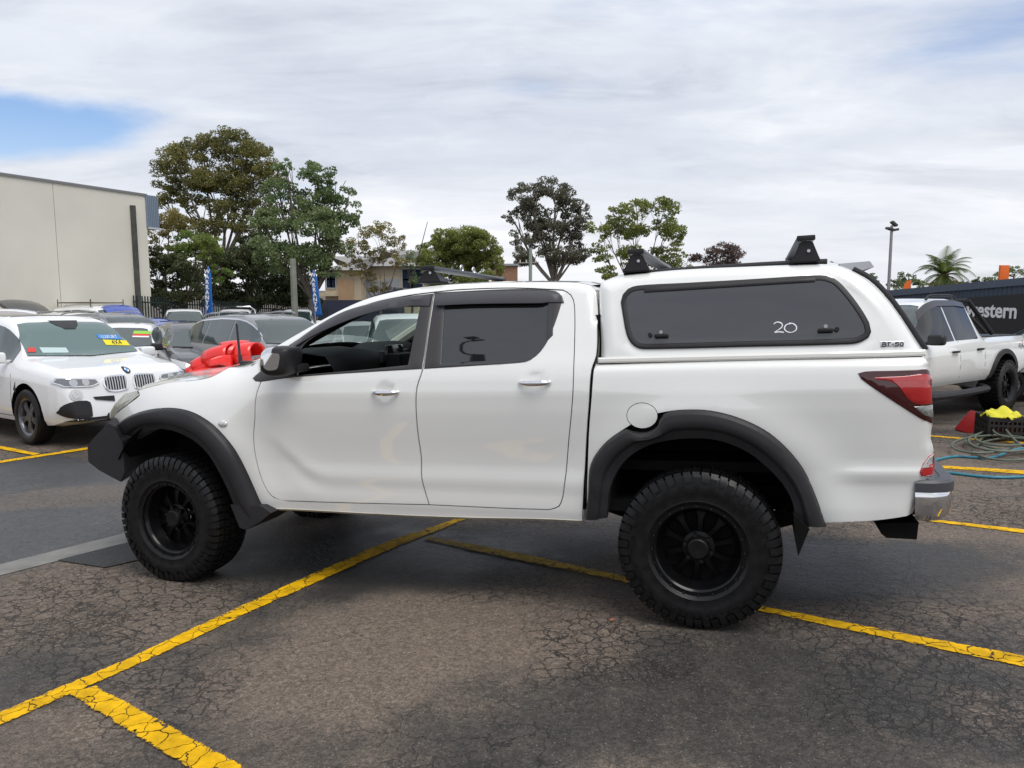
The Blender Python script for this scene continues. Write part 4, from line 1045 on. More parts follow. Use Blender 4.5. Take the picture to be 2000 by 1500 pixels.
# parking lines
quad_strip('bay_line', [(-420, 1575), (0, 1391), (250, 1287.5), (500, 1170), (750, 1060), (895, 1012)], [(-440, 1616), (0, 1420), (250, 1310), (500, 1192.5), (750, 1080), (915, 1014)], YEL, .006)
quad_strip('bay_line', [(895, 1012), (960, 990)], [(915, 1014), (978, 992)], YELD, .006)
quad_strip('bay_line', [(190, 1342), (465, 1494), (560, 1548)], [(132, 1360), (360, 1500), (455, 1558)], YEL, .010)
quad_strip('bay_line', [(845, 1050), (1000, 1078), (1215, 1125)], [(824, 1055), (1000, 1095), (1220, 1140)], YELD, .010)
quad_strip('bay_line', [(1215, 1125), (1492, 1185), (1750, 1235), (2000, 1282), (2500, 1377)], [(1220, 1140), (1480, 1195), (1750, 1252.5), (2000, 1305), (2500, 1408)], YEL, .006)
quad_strip('bay_line', [(1700, 1000), (1810, 1014), (2000, 1035), (2400, 1079)], [(1700, 1006), (1820, 1020), (2000, 1043), (2400, 1091)], YEL, .006)
quad_strip('bay_line', [(1760, 905), (1827, 909), (2000, 919), (2400, 942)], [(1760, 911), (1830, 915), (2000, 927), (2400, 955)], YEL, .006)
quad_strip('bay_line', [(1770, 848), (1822, 851), (1900, 857), (2400, 892)], [(1770, 851), (1822, 854), (1900, 860), (2400, 898)], YEL, .006)
quad_strip('bay_line', [(-400, 960), (0, 901), (174, 874.5), (300, 857)], [(-400, 968), (0, 906), (174, 879), (300, 861)], YEL, .010)
quad_strip('bay_line', [(-200, 842), (0, 872), (80, 888)], [(-200, 850), (0, 879), (64, 891)], YEL, .014)
# fallen leaves near the rear wheel: tiny orange leaf
def leaf_scrap(px, py, s, rz, m):
    g = gpt(px, py, .012); V = [(-s, 0, 0), (-s * .3, s * .45, .006), (s, .1 * s, 0), (-s * .2, -s * .4, .004)]
    V = [(g.x + a * math.cos(rz) - b * math.sin(rz), g.y + a * math.sin(rz) + b * math.cos(rz), g.z + c) for a, b, c in V]
    return tag(link_mesh('fallen_leaf', V, [(0, 1, 2), (0, 2, 3)], m), 'small dry orange leaf on the asphalt left of the rear wheel', 'leaf')
leaf_scrap(1197, 1215, .022, .5, mat('dry_leaf', (.30, .10, .04), .8))

# ------------------------------------------------------------------ other vehicles (lofted bodies, projected panels)
def patch(bvh, poly, ax, sgn, m, name, parent, off=.004, thick=.012, step=.06, inner=.0, holes=()):
    vs, fs, bd = tri_panel([np.array(p, float) for p in poly], [[np.array(p, float) for p in h] for h in holes], step, inner)
    if ax == 'y': want = -sgn
    elif ax == 'x': want = sgn
    else: want = 1
    fs = fix_wind(vs, fs, want); P = []
    for v in vs:
        if ax == 'y': o, d = Vector((v[0], sgn * 3, v[1])), Vector((0, -sgn, 0))
        elif ax == 'x': o, d = Vector((sgn * 6, v[0], v[1])), Vector((-sgn, 0, 0))
        else: o, d = Vector((v[0], v[1], 5)), Vector((0, 0, -1))
        h = bvh.ray_cast(o, d)
        if h[0] is None:
            tgt = o + d * (2.2 if ax == 'y' else 3.6); h = bvh.find_nearest(tgt)
        n = h[1]
        if n.dot(d) > 0: n = -n
        P.append(tuple(h[0] + n * off))
    d = {'y': (0, -sgn, 0), 'x': (-sgn, 0, 0), 'z': (0, 0, -1)}[ax]
    V, F = shell(P, fs, d, thick)
    return link_mesh(name, V, F, m, parent, angle=30)
def ell(cx, cy, rx, ry, n=18): return [(cx + rx * math.cos(a), cy + ry * math.sin(a)) for a in np.linspace(0, 2 * PI, n, endpoint=False)]
def rpoly(pts, step=.05): return [tuple(p) for p in catmull([np.array(p) for p in pts] + [np.array(pts[0])], step)[:-1]]
WHEELS = {}
def car_wheel(kind, R, W=.225):
    key = (kind, R)
    if key in WHEELS: return WHEELS[key]
    rr = R * .66 if kind != 'truck' else R * .56; hw = W / 2
    bm = bmesh.new(); bm_lathe(bm, [(-hw * .8, rr), (-hw, rr + .03), (-hw, R - .03), (-hw * .8, R - .006), (0, R), (hw * .8, R - .006), (hw, R - .03), (hw * 1.02, rr + .04), (hw * .92, rr + .008), (hw * .85, rr)], 40)
    if kind == 'truck':
        for k in range(36):
            for s in (1, -1):
                a = 2 * PI * k / 36; bm_box(bm, (0, 0, 0), (.03, hw * .62, .045), bevel=0); vs = bm.verts[-8:] if False else list(bm.verts)[-8:]
                bmesh.ops.translate(bm, vec=(R - .004, s * hw * .68, 0), verts=vs); bmesh.ops.rotate(bm, cent=(0, 0, 0), matrix=Matrix.Rotation(a, 3, 'Y'), verts=vs)
    ty = bmesh_to_mesh('tyre', bm, RUBBER)
    bm = bmesh.new(); m = {'alloy': SILVER, 'black': RIMBLK, 'truck': RIMBLK, 'bmw': mat('dark_alloy', (.16, .16, .17), .3, metal=.8)}[kind]
    bm_lathe(bm, [(-hw * .7, rr - .01), (hw * .3, rr - .035), (hw * .78, rr - .02), (hw * .9, rr + .006), (hw * .84, rr + .01)], 40)
    ns = {'alloy': 10, 'black': 6, 'truck': 8, 'bmw': 10}[kind]
    for k in range(ns):
        a = 2 * PI * k / ns + (.18 * (1 if k % 2 else -1) if kind == 'bmw' else 0); u = Vector((math.cos(a), 0, math.sin(a))); v = Vector((-math.sin(a), 0, math.cos(a))); rg = []
        for r, w, y in ((.05, .022, hw * .62), (rr * .6, .016, hw * .70), (rr - .02, .026, hw * .60)):
            rg.append([bm.verts.new(u * r + v * c * w + Vector((0, y + d, 0))) for c, d in ((-1, -.02), (-.8, 0), (.8, 0), (1, -.02))])
        for A, B in zip(rg, rg[1:]):
            for i in range(3): bm.faces.new((A[i], A[i + 1], B[i + 1], B[i]))
    bm_lathe(bm, [(hw * .5, .075), (hw * .68, .07), (hw * .70, .0)], 20)
    ri = bmesh_to_mesh('rim', bm, m)
    bm = bmesh.new(); bm_lathe(bm, [(hw * .1, rr - .02), (hw * .05, .0)], 24); di = bmesh_to_mesh('brake_disc', bm, DARK)
    WHEELS[key] = (ty, ri, di); return WHEELS[key]

def car(name, label, cat, pos, head, spec, paint, group=None):
    sp_ = spec; L, W = sp_['L'], sp_['W']; hw = W / 2
    root = empty(name, (pos[0], pos[1], gz(pos[0], pos[1])), math.radians(head)); tag(root, label, cat, group)
    # stand on the slope
    c, s = math.cos(math.radians(head)), math.sin(math.radians(head)); e = 1.3
    sl = (gz(pos[0] + c * e, pos[1] + s * e) - gz(pos[0] - c * e, pos[1] - s * e)) / (2 * e); rl = (gz(pos[0] - s * .8, pos[1] + c * .8) - gz(pos[0] + s * .8, pos[1] - c * .8)) / 1.6
    root.rotation_euler = (math.atan(rl), -math.atan(sl), math.radians(head))
    topx, topz = zip(*sp_['top']); bx, bz = zip(*sp_['belt']); px_, pw = zip(*sp_['plan'])
    top = lambda x: float(np.interp(x, topx, topz)); belt = lambda x: min(float(np.interp(x, bx, bz)), top(x) - .012); wid = lambda x: hw * float(np.interp(x, px_, pw))
    wr_ = sp_.get('roofw', .70) * hw; zb0 = sp_.get('zb', .24)
    xs = sorted(set(list(np.linspace(-L / 2, L / 2, 46)) + [x for x in topx] + list(np.linspace(L / 2 - .42, L / 2 - .03, 12)) + [-L / 2 + .02, -L / 2 + .06, -L / 2 + .12, L / 2 - .12, L / 2 - .06, L / 2 - .02]))
    xs = [x for i, x in enumerate(xs) if i == 0 or x - xs[i - 1] > .006]
    half = []
    for x in xs:
        w = wid(x); zt = top(x); zb = zb0 + .09 * sst(L / 2 - .5, L / 2, abs(x)); b = belt(x); h = zt - b; f = sst(.06, .42, h); wr = (.88 * w) * (1 - f) + min(wr_, .9 * w) * f; g = .955 * w
        zm = zb + (b - zb) * .52
        pts = [(0, zb), (.78 * w, zb), (.93 * w, zb + .025), (.975 * w, zb + .10), (.995 * w, zb + (zm - zb) * .6), (1.0 * w, zm), (.995 * w, zm + (b - zm) * .5), (.985 * w, b - (b - zm) * .18), (g, b)]
        for t in (.2, .4, .6, .78): pts.append((g + (wr - g) * (t / .86) ** 1.0, b + h * t))
        pts += [(wr, b + h * .86), (wr * .93, b + h * .935), (wr * .78, b + h * .975), (wr * .5, b + h * .992), (wr * .25, zt), (0, zt)]
        half.append(pts)
    n = len(half[0]); ring = 2 * n - 2; V = []; F = []
    for x, pts in zip(xs, half):
        V += [(x, y, z) for y, z in pts] + [(x, -y, z) for y, z in pts[-2:0:-1]]
    for i in range(len(xs) - 1):
        for j in range(ring): a = i * ring; k = (j + 1) % ring; F.append((a + j, a + k, a + ring + k, a + ring + j))
    F.append(tuple(range(ring))[::-1]); F.append(tuple(range((len(xs) - 1) * ring, len(xs) * ring)))
    bm = bmesh.new(); me = bpy.data.meshes.new('b'); me.from_pydata(V, [], F); bm.from_mesh(me); bpy.data.meshes.remove(me); bmesh.ops.recalc_face_normals(bm, faces=bm.faces)
    me = bpy.data.meshes.new('body'); bm.to_mesh(me); bm.free(); me.materials.append(paint); me.materials.append(DARK)
    body = bpy.data.objects.new('body', me); COL.objects.link(body)
    ar = sp_.get('arch', sp_['wr'] + .055); cut = bmesh.new()
    for wx in sp_['wx']:
        for sd in (1, -1):
            bmesh.ops.create_cone(cut, cap_ends=True, segments=40, radius1=ar, radius2=ar, depth=.62, matrix=Matrix.Translation((wx, sd * (hw - .02 + .0), sp_['wr'] + sp_.get('archup', .02))) @ Matrix.Rotation(PI / 2, 4, 'X'))
    cme = bpy.data.meshes.new('cut'); cut.to_mesh(cme); cut.free(); cme.materials.append(paint); cme.materials.append(DARK); cme.polygons.foreach_set('material_index', [1] * len(cme.polygons))
    co = bpy.data.objects.new('cut', cme); COL.objects.link(co)
    md = body.modifiers.new('arch', 'BOOLEAN'); md.object = co; md.operation = 'DIFFERENCE'
    for att in range(4):                                       # the solver can stumble on a coincidence: nudge and retry
        md.solver = ('EXACT', 'EXACT', 'FAST', 'FAST')[att]; co.location = (.0037 * att, .0, .0023 * att)
        dg = bpy.context.evaluated_depsgraph_get(); dg.update(); nm = bpy.data.meshes.new_from_object(body.evaluated_get(dg))
        if len(nm.vertices) and max(abs(v.co.y) for v in nm.vertices) < hw + .05 and len(nm.polygons) > 500: break
        print('BOOLEAN RETRY', name, att)
    body.modifiers.clear(); body.data = nm; bpy.data.objects.remove(co)
    nm.name = 'body'; nm.polygons.foreach_set('use_smooth', [True] * len(nm.polygons)); nm.set_sharp_from_angle(angle=math.radians(38))
    body.parent = root
    bvh = BVHTree.FromPolygons(V, F)
    bd = [bvh, root, body, top, belt, wid, wr_]
    ty, ri, di = car_wheel(sp_.get('wheel', 'alloy'), sp_['wr'], sp_.get('ww', .225))
    for wx in sp_['wx']:
        for sd in (1, -1):
            w = bpy.data.objects.new('wheel', None); COL.objects.link(w); w.parent = root; w.empty_display_size = .1; w.location = (wx, sd * (hw - .125 + sp_.get('wout', 0)), sp_['wr']); w.rotation_euler = (0, 0, 0 if sd > 0 else PI)
            child('tyre', ty, w); child('rim', ri, w); child('brake_disc', di, w)
    # side glass
    gx = sp_['glass']                                        # pillar stations rear -> front
    glm = sp_.get('glassmat', CARGLASS)
    for sd in (1, -1):
        for i in range(len(gx) - 1):
            a, b = gx[i] + .025, gx[i + 1] - .025
            xs_ = np.linspace(a, b, 9); lo = [(x, belt(x) + .035) for x in xs_]; up = [(x, max(belt(x) + .04, belt(x) + (top(x) - belt(x)) * .84 - .02)) for x in xs_]
            if i == len(gx) - 2: up = [(x - 0 * k, z) for k, (x, z) in enumerate(up)]
            poly = lo + up[::-1]; poly = [p for k, p in enumerate(poly) if k == 0 or math.hypot(p[0] - poly[k - 1][0], p[1] - poly[k - 1][1]) > .004]
            patch(bvh, poly, 'y', sd, glm, 'side_window', root, off=.006, step=.07)
        if sp_.get('chrome_line'):
            a, b = gx[0] - .02, gx[-1] + .02; xs_ = np.linspace(a, b, 24); up = [(x, belt(x) + (top(x) - belt(x)) * .86) for x in xs_]; lo = [(x, z - .022) for x, z in up]
            patch(bvh, up + lo[::-1], 'y', sd, CHROME, 'window_trim', root, off=.006, step=.1)
    def screen(x0, x1, sgn, nm_, mt=None):
        z0, z1 = belt(x0) + .02 if sgn > 0 else belt(x0) + .05, top(x1) - .035; z0 = max(z0, sp_.get('cowlz', 0)) if sgn > 0 else z0
        w0, w1 = wid(x0) * .80, wr_ * .89
        poly = [(-w0, z0), (0, z0 - .03), (w0, z0), ((w0 + w1) / 2 + .01, (z0 + z1) / 2), (w1, z1 - .02), (w1 * .8, z1), (0, z1 + .012), (-w1 * .8, z1), (-w1, z1 - .02), (-(w0 + w1) / 2 - .01, (z0 + z1) / 2)]
        return patch(bvh, poly, 'x', sgn, mt or CARGLASS, nm_, root, off=.014, step=.04)
    bd.append(screen(sp_['ws'][0], sp_['ws'][1], 1, 'windscreen', sp_.get('wsmat')))
    if 'rs' in sp_: screen(sp_['rs'][0], sp_['rs'][1], -1, 'rear_window')
    # door seams, handles, sill
    for sd in (1, -1):
        for x in sp_.get('seams', []):
            z0, z1 = zb0 + .12, belt(x) + .02; patch(bvh, [(x - .004, z0), (x + .004, z0), (x + .004, z1), (x - .004, z1)], 'y', sd, DARK, 'door_seam', root, off=.0015, thick=.004, step=.12)
        for x in sp_.get('handles', []):
            z = belt(x) - .12; h = bvh.ray_cast(Vector((x, sd * 3, z)), Vector((0, -sd, 0)))[0]
            bm = bmesh.new(); bm_box(bm, (x, h.y + sd * .02, z), (.19, .035, .032), bevel=.012); from_bm('door_handle', bm, sp_.get('hmat', paint), root)
        # mirrors
        mx = sp_['mirror']; z = belt(mx) + .07; y = wid(mx) * .95
        bm = bmesh.new(); bm_box(bm, (mx + .02, sd * (y + .14), z + .03), (.13, .22, .15), bevel=.05, seg=3); bm_box(bm, (mx, sd * (y + .01), z - .02), (.07, .16, .04), bevel=.012)
        from_bm('door_mirror', bm, sp_.get('mmat', paint), root)
    # lamps
    fs_ = sp_.get('fstep', .05)
    for sd in (1, -1):
        if 'head' in sp_:
            q = [(y * sd * 1., z) for y, z in sp_['head']]; o = patch(bvh, q, 'x', 1, sp_.get('headmat', WHITELENS), 'headlight', root, off=.014, step=fs_)
            cy = np.mean([p[0] for p in q]); cz = np.mean([p[1] for p in q])
            for k in (-.07, .07):
                if sp_.get('lampcores'): pb = patch(bvh, ell(cy + k * 1.0, cz - .005, .045, .042), 'x', 1, mat('lamp_core', (.42, .43, .45), .08, coat=1), 'lamp_core', o, off=.019, thick=.004, step=.05)
        if 'tail' in sp_:
            patch(bvh, [(y * sd, z) for y, z in sp_['tail']], 'x', -1, REDLENS, 'tail_light', root, off=.006, step=.07)
        if 'tailside' in sp_:
            patch(bvh, sp_['tailside'], 'y', sd, REDLENS, 'tail_light', root, off=.006, step=.07)
        for q in sp_.get('fgrille', []):
            patch(bvh, [(y * sd, z) for y, z in q], 'x', 1, PLASTIC, 'bumper_grille', root, off=.013, step=fs_)
    for q in sp_.get('grille', []): patch(bvh, q, 'x', 1, PLASTIC, 'grille', root, off=.009, step=fs_)
    if sp_.get('rails'):
        for sd in (1, -1):
            xs_ = np.linspace(*sp_['rails'], 14); pts = [(x, sd * wr_ * .90, top(x) + .035 - .03 * (abs(k - 6.5) > 6)) for k, x in enumerate(xs_)]
            tube('roof_rail', pts, .018, sp_.get('railmat', STEEL), root)
    if sp_.get('sill'):
        for sd in (1, -1):
            a, b = sp_['wx'][0] + ar + .03, sp_['wx'][1] - ar - .03
            patch(bvh, [(a, zb0 + .015), (b, zb0 + .015), (b, zb0 + .10), (a, zb0 + .10)], 'y', sd, PLASTIC, 'sill_trim', root, off=.006, step=.2)
    return bd
def P_(L, *r):
    h = L / 2; return [(-h, .78), (-h + .05, .86), (-h + .2, .94), (-h + .55, .985), (0, 1), (h - .75, .985), (h - .35, .94), (h - .14, .86), (h - .04, .76), (h, .68)]
SUV = dict(L=4.66, W=1.88, wr=.355, wx=(-1.40, 1.41), plan=P_(4.66), roofw=.70,
    top=[(-2.33, .50), (-2.31, .78), (-2.25, 1.00), (-2.12, 1.14), (-1.85, 1.40), (-1.6, 1.53), (-1.2, 1.62), (-.5, 1.665), (.1, 1.655), (.42, 1.60), (.70, 1.46), (1.12, 1.13), (1.20, 1.10), (1.7, 1.03), (2.02, .965), (2.17, .90), (2.26, .80), (2.31, .66), (2.33, .42)],
    belt=[(-2.3, 1.0), (-1.6, 1.06), (0, 1.02), (1.1, .98), (1.8, .90), (2.2, .78), (2.33, .40)], glass=[-1.85, -.95, -.02, .98], ws=(1.06, .46), rs=(-2.14, -1.70), seams=[-1.0, -.04, 1.02], handles=[-.82, .12], mirror=.86, zb=.25, cowlz=1.12,
    head=[(.42, .78), (.84, .84), (.88, .76), (.80, .70), (.46, .70)], tail=[(.45, 1.02), (.90, 1.0), (.88, .88), (.5, .88)], grille=[[(-.36, .60), (.36, .60), (.40, .76), (-.40, .76)], [(-.5, .36), (.5, .36), (.42, .50), (-.42, .50)]], sill=True, rails=(-1.5, .2))
def var(b, **k): d = dict(b); d.update(k); return d
SEDAN = dict(L=4.65, W=1.80, wr=.325, wx=(-1.36, 1.36), plan=P_(4.65), roofw=.66,
    top=[(-2.325, .5), (-2.31, .78), (-2.27, .96), (-2.15, 1.03), (-1.75, 1.06), (-1.1, 1.32), (-.75, 1.42), (-.2, 1.455), (.2, 1.43), (.45, 1.36), (1.05, .98), (1.15, .95), (1.7, .88), (2.05, .79), (2.2, .71), (2.29, .58), (2.325, .38)],
    belt=[(-2.3, .90), (-1.6, .95), (0, .92), (1.1, .88), (1.9, .76), (2.2, .64), (2.33, .36)], glass=[-1.45, -.75, .05, .92], ws=(1.0, .40), rs=(-1.62, -1.0), seams=[-.8, .03, .98], handles=[-.62, .2], mirror=.82, zb=.2, cowlz=.985,
    head=[(.46, .66), (.84, .72), (.86, .64), (.5, .58)], tail=[(.4, .92), (.86, .9), (.84, .78), (.5, .78)], grille=[[(-.48, .40), (.48, .40), (.36, .60), (-.36, .60)]], fgrille=[[(.58, .36), (.8, .38), (.8, .5), (.62, .48)]])
HATCH = dict(L=4.08, W=1.72, wr=.315, wx=(-1.27, 1.27), plan=P_(4.08), roofw=.68,
    top=[(-2.04, .5), (-2.03, .85), (-1.98, 1.02), (-1.75, 1.30), (-1.5, 1.41), (-1.0, 1.475), (-.4, 1.49), (.05, 1.45), (.32, 1.36), (.92, 1.0), (1.0, .975), (1.5, .90), (1.78, .82), (1.92, .72), (2.0, .58), (2.04, .38)],
    belt=[(-2.0, .95), (-1.2, .98), (0, .94), (1.0, .90), (1.7, .76), (1.95, .62), (2.04, .36)], glass=[-1.55, -.75, .0, .82], ws=(.90, .32), rs=(-1.95, -1.6), seams=[-.78, -.03], handles=[-.6, .12], mirror=.74, zb=.2, cowlz=1.0,
    head=[(.42, .62), (.62, .74), (.80, .80), (.80, .66), (.60, .60)], tail=[(.55, 1.05), (.80, 1.0), (.80, .80), (.62, .80)], grille=[[(-.46, .34), (.46, .34), (.40, .58), (-.40, .58)]])
UTE = dict(L=5.3, W=1.86, wr=.39, wx=(-1.58, 1.58), plan=[(-2.65, .90), (-2.6, .96), (-2.2, .99), (0, 1), (1.8, .985), (2.3, .93), (2.55, .84), (2.65, .72)], roofw=.70,
    top=[(-2.65, .55), (-2.64, 1.13), (-2.60, 1.17), (-.92, 1.17), (-.90, 1.20), (-.84, 1.66), (-.76, 1.74), (-.4, 1.785), (.2, 1.785), (.45, 1.73), (.70, 1.61), (1.18, 1.22), (1.28, 1.19), (2.0, 1.12), (2.35, 1.05), (2.5, .96), (2.6, .80), (2.65, .5)],
    belt=[(-2.65, 1.08), (-1.0, 1.13), (0, 1.12), (1.2, 1.08), (2.2, .98), (2.5, .85), (2.65, .48)], glass=[-.78, .0, 1.02], ws=(1.12, .50), rs=(-.93, -.84), seams=[-.86, -.02, 1.06], handles=[-.66, .16], mirror=.92, zb=.46, cowlz=1.22, arch=.47, wout=.02, ww=.26,
    head=[(.52, .92), (.84, .98), (.86, .86), (.54, .80)], tail=[(.80, 1.1), (.9, 1.1), (.9, .8), (.80, .8)], grille=[[(-.5, .68), (.5, .68), (.5, .94), (-.5, .94)]], fgrille=[])

def gcentre(wheelpx, lx, ly, head, spec):                       # car centre from one tyre contact seen on the ground
    g = gpt(*wheelpx); h = math.radians(head); f = Vector((math.cos(h), math.sin(h))); l = Vector((-f.y, f.x)); return (g.x - f.x * lx - l.x * ly, g.y - f.y * lx - l.y * ly)
def xy(px, Y): q = at(px, 600, Y); return (q.x, q.y)
GREY = mat('grey_metallic_paint', (.16, .165, .175), .32, metal=.2, coat=.8); DGREY = mat('dark_grey_metallic_paint', (.055, .056, .06), .3, metal=.2, coat=.8)
LGREY = mat('mid_grey_paint', (.20, .205, .215), .32, metal=.1, coat=.9); BLUE = mat('vivid_blue_paint', (.012, .055, .36), .28, coat=1.0, metal=.2); RED = mat('red_car_paint', (.33, .012, .012), .3, coat=1)
YELLOW = mat('yellow_sticker', (.75, .62, .01), .5); SBLUE = mat('blue_sticker', (.04, .22, .55), .5); SGREEN = mat('green_sticker', (.25, .55, .06), .5); SRED = mat('red_sticker', (.6, .04, .03), .5); SWHITE = mat('white_print', (.75, .75, .75), .5); SBLACK = mat('black_print', (.012, .012, .012), .5)
def text_mesh(txt, size, extrude=.0, bold=.0):
    cu = bpy.data.curves.new('t', 'FONT'); cu.body = txt; cu.size = size; cu.align_x = 'CENTER'; cu.align_y = 'CENTER'; cu.extrude = extrude; cu.offset = bold * size; cu.resolution_u = 3
    o = bpy.data.objects.new('t', cu); COL.objects.link(o); dg = bpy.context.evaluated_depsgraph_get(); dg.update(); me = bpy.data.meshes.new_from_object(o.evaluated_get(dg)); bpy.data.objects.remove(o); bpy.data.curves.remove(cu); return me
def text_on(bvh, root, txt, size, y, z, m, name, ax='x', sgn=1, off=.012, rot=0., bold=0.):
    me = text_mesh(txt, size); V = []
    for v in me.vertices:
        a, b = v.co.x * math.cos(rot) - v.co.y * math.sin(rot), v.co.x * math.sin(rot) + v.co.y * math.cos(rot)
        if ax == 'x': o, d = Vector((6 * sgn, y + a * sgn, z + b)), Vector((-sgn, 0, 0))
        else: o, d = Vector((y - a * sgn, 3 * sgn, z + b)), Vector((0, -sgn, 0))
        h = bvh.ray_cast(o, d)
        if h[0] is None: h = bvh.find_nearest(o + d * 4)
        n = h[1] if h[1].dot(d) < 0 else -h[1]
        V.append(tuple(h[0] + n * off))
    F = [tuple(p.vertices) for p in me.polygons]; bpy.data.meshes.remove(me)
    return link_mesh(name, V, F, m, root, smooth=False)

# --- white sport SUV on the left
BMWS = var(SUV, belt=[(-2.3, 1.0), (-1.6, 1.06), (0, 1.02), (1.1, 1.0), (1.7, .965), (2.05, .92), (2.18, .86), (2.25, .76), (2.33, .40)], wheel='bmw', wsmat=mat('reflective_green_screen', (.075, .13, .122), .04, ior=2.0), fstep=.028, top=SUV['top'][:14] + [(2.02, .99), (2.15, .955), (2.215, .905), (2.255, .80), (2.295, .60), (2.33, .42)], plan=P_(4.66)[:6] + [(1.98, .955), (2.15, .915), (2.26, .85), (2.33, .76)], wr=.36, head=[(.40, .80), (.44, .855), (.62, .87), (.84, .885), (.875, .835), (.80, .775), (.50, .765)], headmat=mat('lamp_glass_grey', (.13, .135, .145), .06, coat=1), lampcores=True, grille=[[(-.42, .30), (.42, .30), (.34, .42), (-.34, .42)]],
    fgrille=[rpoly([(.54, .40), (.62, .375), (.78, .40), (.86, .46), (.84, .53), (.78, .585), (.64, .60), (.55, .575)]), [(.24, .56), (.48, .60), (.50, .635), (.24, .63)]], roofw=.71, rails=None)
hb = -35
b = car('white_sport_suv', 'white sport utility with twin oval grilles and yellow sticker on its windscreen', 'car', gcentre((65, 868), 1.41, -.86, hb, SUV), hb, BMWS, PAINT_D)
bvh, root = b[0], b[1]
for sd in (1, -1):
    gq = rpoly([(sd * .045, .70), (sd * .035, .80), (sd * .06, .875), (sd * .20, .885), (sd * .33, .86), (sd * .355, .78), (sd * .31, .70), (sd * .18, .675)])
    k = patch(bvh, gq, 'x', 1, CHROME, 'kidney_grille', root, off=.014, step=.028)
    k2 = patch(bvh, [tuple(p) for p in inset([np.array(p) for p in gq], .022)], 'x', 1, SBLACK, 'grille_opening', k, off=.020, step=.028)
    for j in range(8):
        y = sd * (.075 + .034 * j); patch(bvh, [(y - .007, .70), (y + .007, .70), (y + .007, .865), (y - .007, .865)], 'x', 1, STEEL, 'grille_slat', k, off=.030, thick=.014, step=.03)
    f = patch(bvh, ell(sd * .70, .675, .075, .07), 'x', 1, mat('fog_surround', (.60, .60, .60), .3), 'fog_lamp', root, off=.012, step=.03); patch(bvh, ell(sd * .70, .675, .05, .047), 'x', 1, WHITELENS, 'fog_lens', f, off=.018, step=.03)
for sd in (1, -1):
    hp_ = [(y * sd, z) for y, z in BMWS['head']]; patch(bvh, hp_, 'x', 1, CHROME, 'headlight_rim', root, off=.0165, thick=.004, step=.028, holes=[[tuple(p) for p in inset([np.array(q) for q in hp_], .011)]])
    patch(bvh, [(sd * .30, .992), (sd * .34, .99), (sd * .56, 1.05), (sd * .52, 1.05)], 'x', 1, mat('crease_shade_white', (.70, .705, .71), .35, coat=.8), 'bonnet_crease', root, off=.004, thick=.003, step=.04) if False else None
r = patch(bvh, ell(0, .935, .045, .04), 'x', 1, SBLACK, 'bonnet_badge', root, off=.010, step=.03)
for a0, cm in ((0, SBLUE), (PI / 2, SWHITE), (PI, SBLUE), (1.5 * PI, SWHITE)):
    patch(bvh, [(0, .935)] + [(.028 * math.cos(a), .935 + .025 * math.sin(a)) for a in np.linspace(a0 + .05, a0 + PI / 2 - .05, 6)], 'x', 1, cm, 'badge_quarter', r, off=.0135, thick=.002, step=.03)
ws = b[7]
s1 = patch(bvh, [(.30, 1.305), (.62, 1.285), (.62, 1.345), (.30, 1.365)], 'x', 1, SBLUE, 'windscreen_sticker', ws, off=.020, thick=.002, step=.08)
text_on(bvh, s1, 'LUXURY', .062, .46, 1.322, SWHITE, 'sticker_lettering', off=.025)
s2 = patch(bvh, [(.34, 1.215), (.68, 1.195), (.68, 1.265), (.34, 1.29)], 'x', 1, YELLOW, 'windscreen_sticker', ws, off=.020, thick=.002, step=.08)
text_on(bvh, s2, '4X4', .085, .51, 1.24, SBLACK, 'sticker_lettering', off=.025)
patch(bvh, [(-.55, 1.145), (-.22, 1.135), (-.22, 1.20), (-.55, 1.215)], 'x', 1, mat('paper_notice', (.45, .56, .56), .5), 'dash_paper', ws, off=.019, thick=.002, step=.1)
patch(bvh, rpoly([(-.72, 1.16), (-.62, 1.16), (-.60, 1.205), (-.68, 1.215)]), 'x', 1, SRED, 'windscreen_sticker', ws, off=.020, thick=.002, step=.08)
patch(bvh, [(-.20, 1.565), (.20, 1.565), (.15, 1.50), (.07, 1.45), (-.07, 1.45), (-.15, 1.50)], 'x', 1, SBLACK, 'camera_housing', ws, off=.020, thick=.004, step=.08)
patch(bvh, [(-1.2, -.50), (.15, -.53), (.15, .53), (-1.2, .50)], 'z', 1, mat('sunroof_glass', (.012, .012, .014), .05, ior=1.7), 'sunroof', root, off=.004, step=.15)
patch(bvh, [(1.10, .70), (1.16, .66), (1.16, .80)], 'y', -1, SBLACK, 'wing_vent', root, off=.004)

patch(bvh, [(-.80, .345), (.80, .345), (.70, .385), (-.70, .385)], 'x', 1, PLASTIC, 'front_valance', root, off=.008, step=.03)
